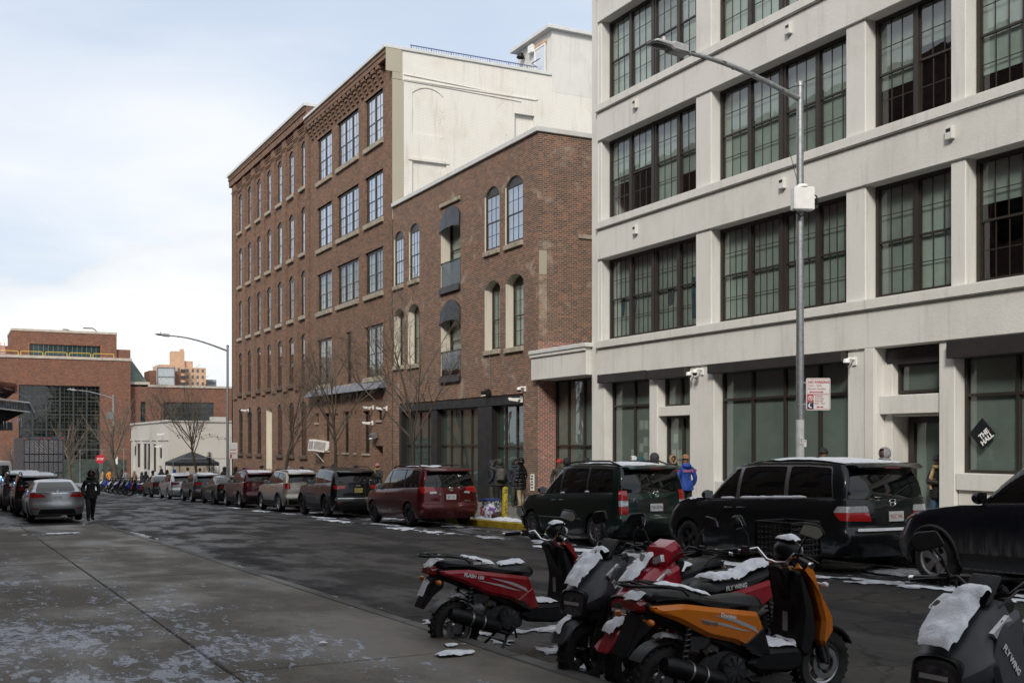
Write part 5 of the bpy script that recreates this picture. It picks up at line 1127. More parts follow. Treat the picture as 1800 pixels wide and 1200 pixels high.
place(SEDAN(paint=p_dk, rim='five', lamps=[('tail_light', 'rear', [(.45, .80), (-.12, .78), (-.2, .95), (.5, .94)], m_dred)], plate='DRM 118', snow=[(-.9, .0, -.45, .45, .015)]), 79.0, 'dark grey saloon car, farthest of the parked row beside the scooters', 'saloon_car', group=GR, cat='car')
# navy crossover entering at the right edge
place(SUV(paint=p_crv, L=4.62, W=.93, H=1.68, wb=2.66, fo=.93, R=.355, rim='five', rimmat=m_riml, cowl=.98, cowlz=1.06, nose=.90, wst=.25, lamps=[('head_light', 'front', [(.50, .74), (-.22, .80), (-.52, .93), (.60, .84)], m_clear), ('turn_light', 'front', [(-.30, .885), (-.36, .86), (-.62, .955), (-.56, .965)], m_amber), ('tail_light', 'rear', [(.7, .9), (.9, .9), (.9, 1.3), (.72, 1.3)], m_red)], mirmat=p_crv, mirdark=True, handmat=p_crv, snow=[], dlomat=MATS['dlo_chrome']), 9.68, 'navy black crossover streaked with road salt, cut off by the right edge', 'crossover', group=GR, cat='suv')
# cars on the left
GL = 'cars parked on the left'
place(SEDAN(paint=p_acc, rim='five', rimmat=m_riml, lamps=[('tail_light', 'rear', [(.36, .86), (-.14, .84), (-.24, 1.0), (.52, .98)], m_red), ('reverse_light', 'rear', [(.42, .945), (.70, .945), (.70, .985), (.46, .985)], m_clear), ('reflector', 'rear', [(.60, .45), (.86, .45), (.86, .48), (.60, .48)], m_red)], rpanels=[('chrome_strip', [(-.60, .975), (.60, .975), (.60, .995), (-.60, .995)], m_chrome, .012), ('plate_recess', [(-.32, .74), (.32, .74), (.44, .965), (-.44, .965)], p_acc, .004), ('lower_valance', [(-.62, .26), (.62, .26), (.55, .44), (-.55, .44)], m_trim, .005), ('chrome_strip', [(-.57, .445), (.57, .445), (.57, .46), (-.57, .46)], m_riml, .012)], plate='EJH-2198', plateink=m_blackink, platez=.85, emblem=(1.03, 'H')), 43.95, 'silver saloon car seen from behind at the end of the sidewalk', 'saloon_car', x=3.46, group=GL, cat='car')
place(SUV(paint=p_blk, L=4.7, W=.93, H=1.70, snow=[(-1.9, .1, -.65, .65, .03)], rpanels=[], lamps=[('tail_light', 'rear', [(.6, 1.0), (.9, 1.0), (.9, 1.15), (.6, 1.15)], m_dred)], plate='JLS 440'), 50.6, 'black crossover with a snowy roof right in front of the silver saloon', 'crossover', x=3.35, group=GL, cat='suv')
place(SUV(paint=p_gry, L=4.95, W=.98, H=1.80, belt=[(-2.3, 1.24), (1, 1.18)], cowlz=1.2, roof=[(-2.1, 1.70), (-1.2, 1.79), (-.2, 1.80), (.3, 1.75)], rglass=(.74, 1.24, .62, 1.64), snow=[(-1.9, .1, -.68, .68, .035)], lamps=[('tail_light', 'rear', [(.65, 1.05), (.92, 1.05), (.92, 1.22), (.65, 1.22)], m_dred)], plate='HRT 905'), 57.6, 'tall grey sport utility vehicle with snow on its roof, second in front of the saloon', 'suv', x=3.25, group=GL, cat='suv')
pc, C_ = place(SEDAN(paint=p_white, H=1.5, lamps=[('tail_light', 'rear', [(.5, .82), (.88, .8), (.88, .97), (.5, .96)], m_red)], plate='1149'), 66.0, 'white patrol car with a flashing blue light bar behind the parked cars', 'patrol_car', x=2.15, group=GL, cat='police car')
mb = MB(); mb.box(-.75, -.45, -.55, .55, 1.47, 1.57); lb = mb.build('light_bar', m_dark, pc, bevel=.02)
for k in range(4): mb = MB(); mb.box(-.78, -.748, -.5+.26*k, -.28+.26*k, 1.485, 1.555); mb.build('blue_lamp', M('blue_emitter', (.1, .3, 1), .3, var=0, emit=(.12, .35, 1), es=9), lb)
# ------------------------------------------------------------------ unseen near-side warehouse, built tall to shade the street, with its broken canopy
m_brickW = brick('brick_warehouse', (.16, .075, .055), (.11, .058, .046), (.17, .14, .12), soot=.3)
NB = root(thing('unseen_shade_warehouse', 'unseen brick warehouse carrying the broken canopy, built tall to shade the street', 'building'))
nops = [(y, y+2.2, z, z+2.4, 0, -.3) for y in range(-38, 72, 4) for z in (2.2, 6.6, 11.0)]
mb = MB(); wall(mb, lambda u, w_, d: (-3.2+d, u, w_), -40, 76, -2.6, 21, nops); mb.build('front_wall', m_brickW, NB)
mb = MB(); bx(mb, -16, -3.5, -40, 76, -2.6, 20.9); bx(mb, -3.5, -3.15, -40, 76, 20.7, 21.3); mb.build('walls', m_brickW, NB)
mb = MB(); bx(mb, -3.49, -3.47, -39, 75, 1.8, 14); mb.build('window_panes', m_cglass, NB)
m_corr = M('corrugated_metal', (.24, .25, .27), .5, .5, var=.3, sc=6); m_rust = M('rusty_steel', (.16, .055, .030), .85, var=.4, sc=9, bump=.3)
CN = thing('broken_canopy', 'torn metal canopy with corrugated fascia hanging over the sidewalk', 'canopy', (0, 30, 0))
mb = MB(); mb.add([(-3.2, 0, 2.85), (1.9, 0, 2.50), (1.9, 3, 2.50), (-3.2, 5, 2.85), (-3.2, 0, 2.60), (1.05, .2, 2.05), (1.75, .1, 2.42), (1.75, 3, 2.42), (-3.2, 5, 2.4)], [(0, 1, 2, 3), (4, 8, 7, 6, 5), (0, 4, 5, 6, 1), (1, 6, 7, 2)]); mb.build('deck', m_under, CN)
for k in range(48):
    x = -1.0+k*.06; z = lerp(2.86, 2.52, (x+1)/2.9); mb = MB(); mb.prism([(x, -.03), (x+.03, -.055), (x+.06, -.03)], 'z', z-.10, z+.10); mb.build('corrugation', m_corr, CN)
mb = MB(); mb.tube([(-1, -.06, 2.99), (1.86, -.06, 2.655)], .018, 6); mb.tube([(-1, -.06, 2.76), (1.86, -.06, 2.425)], .018, 6); mb.build('edge_strip', m_camw, CN)
mb = MB(); mb.tube([(-1, .3, 3.35), (1.45, .2, 3.05)], .11, 8); mb.tube([(1.2, .2, 3.0), (1.55, .1, 3.02)], .13, 8); mb.build('rusted_beam', m_rust, CN)
mb = MB()
for k in range(6): mb.rbox((.2+k*.22, .1+.1*(k % 2), 2.93+.03*(k % 3)-k*.02), (.5, .3, .012), (.3*(k % 3-1), .25*(k % 2)+.1, .4*k), 0)
mb.tube([(1.5, 0, 2.95), (2.1, -.05, 2.55)], .01, 5); mb.tube([(1.86, -.06, 2.62), (1.95, -.08, 2.42), (1.98, -.05, 2.30)], .035, 6); mb.build('torn_sheet', m_corr, CN)
rs_ = random.Random(4); mb = MB()
for k in range(14): x = rs_.uniform(.7, 1.75); z = 2.3-.2*(1.75-x); mb.tube([(x, .1, z), (x+.01, .1, z-rs_.uniform(.08, .3))], [.012, .002], 5)
mb.build('icicles', m_snow, CN)
mb = MB()
for k in range(16): x = .55+k*.06; mb.prism([(x, .97), (x+.03, .945), (x+.06, .97)], 'z', 2.00, 2.17)
mb.box(.5, 1.52, .98, 1.2, 1.98, 2.19); mb.build('lower_fascia', m_corr, CN)
# ------------------------------------------------------------------ background factory complex beyond the junction
m_navyglass = M('factory_glass', (.022, .036, .040), .12, var=.5, sc=1.3, spec=.5, world=True)
m_palest = M('limestone_coping', (.45, .40, .34), .8, var=.15, sc=2, world=True)
m_mull = M('factory_mullion', (.035, .045, .045), .5, var=.2)
def ymap(Y): return lambda u, w_, d: (u, Y+d, w_)
NV = root(thing('glazed_brick_factory', 'large brick factory with a tall gridded window at the street end', 'building')); NY = 130
mb = MB(); wall(mb, ymap(NY), -25, 18.4, -2.6, 10.75, [(6.96, 15.19, -2.0, 7.86, 0, .4)]); mb.quad((18.4, NY, -2.6), (18.4, NY+40, -2.6), (18.4, NY+40, 10.75), (18.4, NY, 10.75)); mb.build('front_wall', m_brickN, NV)
mb = MB(); bx(mb, -25, 18.55, NY-.1, NY+8, 10.75, 11.05); mb.build('coping', m_palest, NV)
mb = MB(); bx(mb, 6.9, 15.25, NY+.9, NY+1.0, -2.1, 7.9); mb.build('interior', M('factory_interior', (.03, .036, .034), .9, var=.6, sc=.8, world=True), NV)
mb = MB()
for z in (6.55, 5.05, 4.35, 2.9, 1.2): bx(mb, 6.96, 15.19, NY+.6, NY+.7, z, z+.16)
mb.build('floor_beams', M('floor_beam', (.30, .26, .13), .8, var=.4, sc=1.5, world=True), NV)
fgl = glass('factory_clear_glass', (.40, .46, .46), base=.02, k=1.0)
vx = [6.96+8.23*k/6 for k in range(7)]; hz_ = [-2.0, -.2, 1.5, 3.1, 4.7, 6.2, 7.86]
mb = MB()
for i, x in enumerate(vx): bx(mb, x-.09, x+.09, NY+.2, NY+.35, -2, 7.86)
for z in hz_: bx(mb, 6.96, 15.19, NY+.22, NY+.33, z-.06, z+.06)
for i in range(6):
    for k in range(1, 3): x = lerp(vx[i], vx[i+1], k/3); bx(mb, x-.025, x+.025, NY+.24, NY+.30, -2, 7.86)
for i in range(6):
    for k in range(1, 4): z = lerp(hz_[i], hz_[i+1], k/4); bx(mb, 6.96, 15.19, NY+.245, NY+.295, z-.02, z+.02)
fw = mb.build('window_grid', m_mull, NV)
for i in range(6):
    for j in range(6): mb = MB(); mb.quad((vx[i], NY+.27, hz_[j]), (vx[i+1], NY+.27, hz_[j]), (vx[i+1], NY+.27, hz_[j+1]), (vx[i], NY+.27, hz_[j+1])); mb.build('pane', fgl, fw)
NU = NY+4; k_ = 134/130
mb = MB(); wall(mb, ymap(NU), 6.45, 17.45, 10.7, 14.0, [(8.2, 15.75, 11.1, 12.62, 0, .3)]); bx(mb, 6.45, 17.45, NU+.31, NU+9, 10.7, 14.0); bx(mb, 17.45, 19.0, NU+.3, NU+8, 10.7, 12.35); bx(mb, -6, 6.44, NU+.3, NU+8, 10.7, 12.3); mb.build('penthouse', m_brickN, NV)
mb = MB(); bx(mb, 6.4, 17.5, NU-.08, NU+9.1, 14.0, 14.25); mb.build('penthouse_coping', m_palest, NV)
mb = MB(); bx(mb, 8.2, 15.75, NU+.25, NU+.3, 11.1, 12.62); ub = mb.build('penthouse_window', m_navyglass, NV)
mb = MB()
for k in range(16): x = 8.2+7.55*k/15; bx(mb, x-.03, x+.03, NU+.18, NU+.24, 11.1, 12.62)
bx(mb, 8.2, 15.75, NU+.19, NU+.235, 11.55, 11.62); mb.build('mullions', M('green_mullion', (.10, .16, .14), .5), ub)
for x in (8.15, 15.72): mb = MB(); bx(mb, x, x+.07, NU-.02, NU+.1, 11.1, 12.7); mb.build('orange_jamb', M('primer_orange', (.45, .15, .06), .6), NV)
for i_, x0 in enumerate([2.3+2.45*i for i in range(6)]):
    t = thing('roof_guardrail', ['leftmost', 'second', 'third', 'fourth', 'fifth', 'rightmost'][i_]+' yellow guardrail section from the left along the factory roof edge', 'guardrail', (x0, NY+.9, 11.05), group='yellow guardrails on the factory roof')
    mb = MB(); mb.tube([(0, 0, 0), (0, 0, .40), (.1, 0, .48), (2.1, 0, .48), (2.2, 0, .40), (2.2, 0, 0)], .035, 6); mb.build('rail', M('rail_yellow', (.62, .42, .05), .5), t)
LD = thing('step_ladder', 'orange and white stepladder on the factory roof', 'ladder', (5.5, NY+2.5, 11.0))
mb = MB(); mb.tube([(-.28, 0, 0), (-.17, .3, 1.55)], .04, 5); mb.tube([(.28, 0, 0), (.17, .3, 1.55)], .04, 5); mb.build('rails', M('ladder_orange', (.6, .16, .06), .6), LD)
for k in range(7): mb = MB(); mb.box(-.24, .24, .02+.04*k, .12+.04*k, .12+k*.21, .17+k*.21); mb.build('rung', m_camw, LD)
for (x, w_, h, l, nm) in ((12.1, 1.1, .35, 'grey roof unit on the factory penthouse', 'roof_unit'), (14.6, 1.7, .62, 'white roof unit with arched hood on the factory penthouse', 'roof_unit')):
    t = thing(nm, l, 'roof unit', (x, NU+2, 14.2)); mb = MB(); mb.prism(fillet([(-w_/2, 0), (w_/2, 0), (w_/2, h*.6), (w_/2-.35, h), (-w_/2+.3, h), (-w_/2, h*.5)], .12), 'y', 0, 1.2); mb.build('casing', m_camw, t)
    mb = MB(); mb.tube([(w_/2, -.02, .1), (w_/2, -.02, h*.6), (w_/2-.35, -.02, h), (-w_/2+.3, -.02, h)], .05, 6); mb.build('trim', m_dark, t)
# sawtooth glass monitor receding behind the big block
GM = root(thing('glass_roof_monitor', 'green glass roof monitor sloping away behind the brick factory', 'roof monitor'))
mb = MB(); mb.add([(18.6, NY+2, 8.2), (18.6, NY+2, 11.2), (18.9, NY+40, 11.0), (18.9, NY+40, 8.2), (20.6, NY+2, 8.2), (21.8, NY+40, 8.2)], [(0, 1, 2, 3), (1, 4, 5, 2), (0, 4, 1)]); mb.build('glazing', M('monitor_green', (.16, .22, .19), .35, var=.3, sc=1, world=True), GM)
mb = MB()
for k in range(9): y = NY+2+k*4.5; mb.tube([(18.58, y, 11.25), (20.65+.03*k*4, y, 8.25)], .06, 5)
mb.tube([(18.6, NY+2, 11.22), (18.9, NY+40, 11.02)], .09, 6); mb.build('ribs', m_corr, GM)
RB = root(thing('low_brick_wing', 'lower brick wing of the factory with a broad dark window', 'building')); RY = NY+.8
mb = MB(); wall(mb, ymap(RY), 18.41, 62, -2.6, 7.95, [(22.1, 27.75, 3.75, 6.28, 0, .3), (19.6, 20.15, 3.9, 6.25, 0, .3)]); mb.build('front_wall', m_brickN, RB)
mb = MB(); bx(mb, 18.41, 20.6, RY-.1, RY+12, 8.2, 8.5); bx(mb, 20.4, 62, RY-.12, RY+12, 7.95, 8.2); mb.build('coping', m_palest, RB)
mb = MB(); bx(mb, 22.1, 27.75, RY+.2, RY+.25, 3.75, 6.28); bx(mb, 19.6, 20.15, RY+.2, RY+.25, 3.9, 6.25); ub = mb.build('window', m_navyglass, RB)
mb = MB()
for k in range(8): x = 22.1+5.65*k/7; bx(mb, x-.03, x+.03, RY+.12, RY+.19, 3.75, 6.28)
for k in range(5): z = 3.75+2.53*k/4; bx(mb, 22.1, 27.75, RY+.125, RY+.185, z-.03, z+.03)
mb.build('mullions', m_mull, ub)
mb = MB(); bx(mb, 20.9, 24.4, RY+2, RY+6, 8.2, 9.95); mb.build('roof_house', m_brickN, RB)
SK = root(thing('roof_skylight_box', 'pale glazed box standing on the roof of the lower wing', 'skylight'))
mb = MB(); bx(mb, 21.6, 23.5, RY+1, RY+1.9, 8.2, 10.25); mb.build('glazing', M('skylight_pane', (.42, .46, .48), .3, var=.1, world=True), SK)
mb = MB()
for x in (21.6, 23.5): bx(mb, x-.05, x+.05, RY+.95, RY+1.0, 8.2, 10.3)
for z in (8.25, 9.2, 10.25): bx(mb, 21.6, 23.5, RY+.94, RY+.99, z-.05, z+.05)
mb.build('frame', m_corr, SK)
# apartment tower in the sun, far off
TW = root(thing('apartment_tower', 'sunlit orange brick apartment tower far behind the factory', 'tower')); TYY = 400
mb = MB(); bx(mb, 66.2, 74.9, TYY, TYY+14, -3, 28.8); bx(mb, 74.9, 82.8, TYY+3, TYY+16, -3, 28.2); bx(mb, 71.2, 75.5, TYY+4, TYY+9, 28.8, 33.9); bx(mb, 75.6, 78.6, TYY+5, TYY+9, 28.2, 30.6); bx(mb, 74.3, 75.4, TYY+4.5, TYY+7, 33.9, 34.8); mb.build('walls', m_brickO, TW)
wd_ = M('tower_window', (.10, .105, .12), .3, var=.3, sc=3, world=True); bal = M('tower_balcony', (.05, .04, .04), .8)
wm = MB()
for fl_ in range(4):
    z = 27.2-fl_*2.3
    for x in (67.2, 69.0, 70.8, 72.4): mb = MB(); bx(mb, x, x+.75, TYY-.06, TYY+.02, z-.6, z+.5); mb.build('window', wd_, TW)
    for x in (76.0, 77.8, 79.5, 81.3): mb = MB(); bx(mb, x, x+.75, TYY+2.94, TYY+3.02, z-.6, z+.5); mb.build('window', wd_, TW)
    for x in (73.4,): mb = MB(); bx(mb, x, x+1.6, TYY-.4, TYY+.1, z-1.0, z+.1); mb.build('balcony', bal, TW)
    if fl_ == 0: mb = MB(); bx(mb, 66.9, 68.6, TYY-.3, TYY+.1, z-.9, z+.2); mb.build('balcony', bal, TW)
for (x0, x1, z1, Y, l) in ((56.2, 60.5, 36, 520, 'pale far office block left of the orange tower'), (84.5, 88, 24.5, 410, 'small grey-blue far building right of the orange tower'), (92, 99, 21, 380, 'far brown apartment block by the end of the brick row')):
    t = root(thing('distant_block', l, 'building')); mb = MB(); bx(mb, x0, x1, Y, Y+10, -3, z1); mb.build('walls', M('far_grey' if x0 < 80 else ('far_blue' if x0 < 90 else 'far_brown'), (.42, .45, .50) if x0 < 80 else ((.25, .31, .40) if x0 < 90 else (.30, .20, .14)), .8, var=.1, sc=.3, world=True), t)
    for k in range(4): mb = MB(); bx(mb, x0+.3, x1-.3, Y-.1, Y, z1-1.5-k*2.2, z1-.9-k*2.2); mb.build('window_band', wd_, t)
# white painted corner building
CB = root(thing('white_corner_building', 'low white painted corner building with tall narrow windows', 'building')); CXX, CYY = 17.6, 101.6
def px2y(x, X): u = (x-900)/1950; return X*(.8907-u*.4545)/(.4545+u*.8907)
cw = [(236, 239, .3, 1.3), (241, 247.5, -.9, 1.55), (252, 258, -1.0, 1.55), (259, 264.5, -1.0, 1.55), (269, 276.5, -1.1, 1.5), (280, 284.5, .2, 1.2)]
wops = []
for a, b, z0, z1 in cw: y0, y1 = sorted((px2y(a, CXX), px2y(b, CXX))); wops.append((y0, y1, z0, z1, 0, .25))
y0, y1 = sorted((px2y(279, CXX), px2y(284, CXX))); wops.append((y0, y1, -2.6, -.5, 0, .4))
mb = MB(); wall(mb, lambda u, w_, d: (CXX+d, u, w_), CYY, 124, -2.7, 3.5, wops); wall(mb, ymap(CYY), CXX, 40, -2.7, 3.5, []); bx(mb, 21.6, 22.9, CYY+1, CYY+2, 3.5, 4.0); mb.build('walls', m_whiteB, CB)
mb = MB(); bx(mb, CXX-.12, CXX+.3, CYY-.12, 124, 3.5, 3.68); bx(mb, CXX+.3, 40, CYY-.12, CYY+.3, 3.5, 3.62); bx(mb, CXX-.10, CXX, CYY-.0, 124, 1.85, 1.98); mb.build('coping', m_whiteB, CB)
mb = MB(); bx(mb, CXX+.3, 40, CYY+.3, 124, 3.2, 3.4); mb.build('roof', m_lead, CB)
for o in wops[:6]:
    mb = MB(); bx(mb, CXX+.15, CXX+.2, o[0], o[1], o[2], o[3]); p_ = mb.build('window', m_cglass, CB)
    mb = MB(); bx(mb, CXX+.08, CXX+.14, o[0], o[0]+.12, o[2], o[3]); bx(mb, CXX+.08, CXX+.14, o[1]-.12, o[1], o[2], o[3]); bx(mb, CXX+.08, CXX+.14, o[0], o[1], o[3]-.1, o[3]); mb.build('frame', m_bronze, p_)
mb = MB(); bx(mb, CXX+.38, CXX+.4, wops[6][0], wops[6][1], -2.6, -.5); mb.build('doorway', m_room, CB)
for x in (236.5, 250, 267, 278): y = px2y(x, CXX); mb = MB(); bx(mb, CXX-.15, CXX, y-.25, y+.25, -2.6, 1.85); mb.build('pilaster', m_whiteB, CB)
for (x, y) in ((287, 760), (283, 783)): bullet_camera((CXX, px2y(x, CXX), 2.4 if y < 770 else 1.3), 'white camera on the corner of the white painted building' + (', higher one' if y < 770 else ', lower one'))
SL = root(thing('string_lights', 'string of small bulbs hung across the white painted wall', 'string lights'))
mb = MB(); pts = [(18+k*.35, CYY-.2, 2.45-.35*math.sin(PI*((k % 9)/9))) for k in range(28)]; mb.tube(pts, .012, 4); mb.build('wire', m_dark, SL)
for k, p in enumerate(pts):
    if k % 2: mb = MB(); mb.ball((p[0], p[1], p[2]-.08), .06, 6, 5); mb.build('bulb', m_dark, SL)
mb = MB(); bx(mb, 17.9, 20.9, 99.6, 101.5, -2.6, .25); o = tag(mb.build('wooden_shed', M('shed_wood', (.30, .25, .19), .9, var=.2, sc=3, world=True)), 'tan plywood shed behind the black tent', 'shed')
# pop-up tent
TN = thing('popup_tent', 'black pop-up canopy tent beside the white corner building', 'tent', (17.4, 90, G(90)+.15))
mb = MB(); h0, hp, a = 2.30, 3.15, 1.75
for k in range(4):
    c0 = [(-a, -a), (a, -a), (a, a), (-a, a)][k]; c1 = [(-a, -a), (a, -a), (a, a), (-a, a)][(k+1) % 4]
    m0 = [(c0[0]*.35, c0[1]*.35), (c1[0]*.35, c1[1]*.35)]
    mb.quad((*c0, h0), (*c1, h0), (*m0[1], hp-.28), (*m0[0], hp-.28)); mb.tri((*m0[0], hp-.28), (*m0[1], hp-.28), (0, 0, hp)); mb.quad((*c0, h0), (*c1, h0), (*c1, h0-.28), (*c0, h0-.28))
mb.build('canopy', M('tent_black', (.014, .016, .020), .7, var=.2, sc=2), TN)
for sx in (-1, 1):
    for sy in (-1, 1): mb = MB(); mb.tube([(sx*a, sy*a, 0), (sx*a, sy*a, h0)], .03, 6); mb.build('leg', m_steel, TN)
# chain-link posts near the tent
for k, (x, y) in enumerate(((16.2, 88.6), (17.5, 88.7), (18.8, 88.7), (20.1, 88.8), (21.4, 88.9), (22.8, 89))):
    t = thing('fence_post', ['first', 'second', 'third', 'fourth', 'fifth', 'sixth'][k]+' steel fence post counted from the street, in front of the tent', 'post', (x, y, G(y)+.15), group='steel fence posts by the tent'); mb = MB(); mb.tube([(0, 0, 0), (0, 0, 2.6)], .045, 6); mb.tube([(0, 0, 2.55), (1.2, 0, 2.55)], .03, 5); mb.build('post', m_steel, t)
FN = root(thing('green_windscreen_fence', 'dark green mesh fence across the junction', 'fence'))
mb = MB(); bx(mb, 6, 17.3, 125, 125.06, -2.6, -.15); mb.build('mesh', M('fence_mesh', (.05, .065, .055), .9, var=.3, sc=2, world=True), FN)
for k in range(6): mb = MB(); x = 6+k*2.2; mb.tube([(x, 124.95, -2.6), (x, 124.95, .9)], .05, 6); mb.build('post', m_steel, FN)
mb = MB(); mb.tube([(6, 124.95, .9), (17.3, 124.95, .9)], .03, 5); mb.build('rail', m_steel, FN)
# ------------------------------------------------------------------ box trailer and van
m_trail = M('trailer_side', (.10, .105, .11), .5, .3, var=.25, sc=3)
def quilted():
    m, nt, b = newmat('quilted_steel'); v = objc(nt); w_ = node(nt, 'ShaderNodeTexWave', {0: v, 'Scale': 3.2, 'Distortion': 1.5, 'Detail': 1}, bands_direction='DIAGONAL')
    b.inputs['Base Color'].default_value = (.42, .42, .42, 1); b.inputs['Metallic'].default_value = .35; b.inputs['Roughness'].default_value = .35
    bp = node(nt, 'ShaderNodeBump', {'Height': w_.outputs['Fac'], 'Strength': .6, 'Distance': .05}); nt.links.new(bp.outputs[0], b.inputs['Normal']); return m
TR = thing('box_trailer', 'tall box trailer with quilted steel rear doors at the junction', 'trailer', (6.1, 84, G(84)), (0, 0, 0))
mb = MB(); mb.box(-1.3, 1.3, .06, 13, 1.0, 4.2); mb.build('box', m_trail, TR, bevel=.03)
for k in range(4): mb = MB(); mb.box(-1.24+k*.62+.02, -1.24+k*.62+.60, 0, .05, 1.12, 4.02); mb.build('door_panel', quilted() if k == 0 else bpy.data.materials['quilted_steel'], TR)
mb = MB()
for x in (-.93, -.31, .31, .93): mb.tube([(x, -.03, 1.05), (x, -.03, 4.08)], .022, 6)
for z in (1.7, 2.45, 3.0): mb.box(-1.26, 1.26, -.015, -.001, z, z+.06)
mb.build('lock_rods', m_dark, TR)
mb = MB(); mb.box(-1.32, 1.32, -.02, .055, 4.05, 4.23); mb.box(-1.32, -1.25, -.02, .055, 1.0, 4.05); mb.box(1.25, 1.32, -.02, .055, 1.0, 4.05); mb.box(-1.32, 1.32, -.03, .055, .85, 1.0); mb.build('door_frame', m_corr, TR)
for x in (-1.2, -.35, 0, .35, 1.2): mb = MB(); mb.box(x-.05, x+.05, -.045, -.02, 4.1, 4.16); mb.build('marker_lamp', M('marker_red', (.7, .03, .02), .3, var=0, emit=(1, .05, .03), es=.3), TR)
for x in (-1.05, 1.05):
    for y in (1.6, 2.9): tm, rm, bd = wheel_mesh(.5, .28, 'ten'); w_ = link('wheel', tm, TR, (x, y, .5), (0, 0, PI/2)); link('rim', rm, w_)
mb = MB(); mb.box(-.5, .5, .3, 12, .7, .98); mb.build('chassis', m_under, TR)
place(VAN(paint=p_white, L=5.9, W=1.0, H=2.5, R=.36, wb=3.6, cowl=2.1, cowlz=1.25, wst=1.35, roofr=-2.8, rgb=-2.86, nose=1.0, belt=[(-3, 1.35), (2, 1.3)], roof=[(-2.9, 2.44), (-1, 2.5), (1.4, 2.42)], rglass=(.8, 1.5, .75, 2.2), win=[((.9, .9), (1.9, 1.4))], seams=[(.8, .4, .8, 1.3)], handles=[1.0], spoiler=False, wiper=False, lamps=[('tail_light', 'rear', [(.85, .9), (-.08, .9), (-.08, 1.4), (.85, 1.4)], m_red)], plate='64713 MH', tumble=.9), 76, 'white high-roofed delivery van cut off by the left edge', 'delivery_van', x=2.62, group=GL, cat='van')
# ------------------------------------------------------------------ bare trees
m_bark = M('bark', (.075, .060, .047), .95, var=.35, sc=12, bump=.4, bsc=25)
m_twig = M('twigs', (.125, .10, .08), .95, var=.2, sc=5)
def tree(name, label, loc, h, seed, spread=.55, trunk_r=.085, fork=.32, mains=7, fine=1.0, rt=None, droop=0):
    rn = random.Random(seed); t = thing(name, label, 'tree', loc, group='bare street trees')
    tk = MB(); cr = MB()
    def limb(mb, p, d, ln, r, lev, nseg=5, sides=6):
        pts = [p]; rad = [r]; q = p.copy(); dd = d.copy()
        for i in range(nseg):
            dd = (dd+Vector((rn.uniform(-1, 1), rn.uniform(-1, 1), rn.uniform(-.4, 1)*.9-droop))*(.10 if lev < 2 else .16)).normalized()
            q = q+dd*ln/nseg; pts.append(q.copy()); rad.append(r*(1-.78*(i+1)/nseg))
        mb.tube(pts, rad, sides, cap=False)
        return pts, rad
    tp, tr_ = limb(tk, Vector((0, 0, -.1)), Vector((0, 0, 1)), h*.62, trunk_r, 0, 9, 9)
    def grow(pts, rad, n, lf, lev, ang):
        for i in range(n):
            f = rn.uniform(.22 if lev > 1 else fork/.62, 1); k = min(len(pts)-2, int(f*(len(pts)-1))); a = f*(len(pts)-1)-k
            p = pts[k].lerp(pts[k+1], a); base = (pts[k+1]-pts[k]).normalized(); az = rn.uniform(0, 2*PI)
            perp = Vector((math.cos(az), math.sin(az), 0)); perp = (perp-base*perp.dot(base)).normalized()
            an = rn.uniform(*ang); d = base*math.cos(an)+perp*math.sin(an); d.z += .18 if lev < 3 else .05; d.normalize()
            ln = lf*rn.uniform(.55, 1.1)*(1.15-.55*f)
            r = max(.0042 if lev > 2 else .0065, min(lerp(rad[k], rad[k+1], a)*.62, ln*.017+.002))
            pp, rr2 = limb(cr, p, d, ln, r, lev, 5 if lev < 3 else 3, 5 if lev < 2 else (4 if lev < 3 else 3))
            if lev == 1: grow(pp, rr2, int(8*fine), ln*.5, 2, (.45, .95))
            elif lev == 2: grow(pp, rr2, int(6*fine), ln*.55, 3, (.4, 1.0))
            elif lev == 3 and fine > .8: grow(pp, rr2, 3, ln*.5, 4, (.4, .9))
    grow(tp, tr_, mains*2, h*spread, 1, (.45, .85))
    tk.build('trunk', m_bark, t, smooth=70); cr.build('crown', m_twig, t, smooth=70)
    return t
def tloc(y, x): return (x, y, G(y)+.15)
tree('bare_tree', 'bare slender tree in front of the wide black shopfront', tloc(37.6, 15.2), 9.6, 11, .52, .10, .24, 7)
tree('bare_tree', 'bare slender tree in front of the air conditioner on the brick wall', tloc(46.8, 15.2), 9.2, 23, .50, .10, .22, 7)
tree('bare_tree', 'bare slender tree in front of the arched brick building', tloc(55.0, 15.2), 9.0, 35, .52, .11, .25, 7)
tree('bare_tree', 'bare spreading tree standing before the black tent and white building', tloc(77.6, 15.4), 9.0, 47, .66, .12, .30, 8)
tree('bare_tree', 'large bare tree with thick low fork left of the white corner building', (14.0, 108, -2.5), 9.5, 59, .62, .36, .18, 7, .85)
tree('bare_tree', 'large bare tree rising behind the roof of the white corner building', (20.6, 124.5, -2.6), 11.5, 61, .55, .26, .3, 7, .85)
tree('bare_tree', 'low bushy bare tree in front of the factory window', (11.2, 120, -2.6), 7.5, 73, .66, .20, .15, 7, .85)
tree('bare_tree', 'bare tree at the left in front of the factory brick', (6.0, 119, -2.6), 5.5, 79, .6, .12, .2, 6, .85)
EV = thing('evergreen_shrub', 'small dark evergreen at the far corner of the arched building', 'shrub', (18.0, 86.4, G(86)+.15)); rn = random.Random(8); mb = MB(); mb.tube([(0, 0, 0), (0, 0, 2.6)], .05, 6); mb.build('stem', m_bark, EV); mb = MB()
for k in range(900):
    z = rn.uniform(.3, 3.0); r = (3.1-z)*.42*math.sqrt(rn.random()); a = rn.uniform(0, 6.3); c = Vector((r*math.cos(a), r*math.sin(a), z)); d = Vector((math.cos(a), math.sin(a), rn.uniform(-.3, .5)))*.18; s_ = Vector((-math.sin(a), math.cos(a), 0))*.05; mb.tri(c-s_, c+s_, c+d)
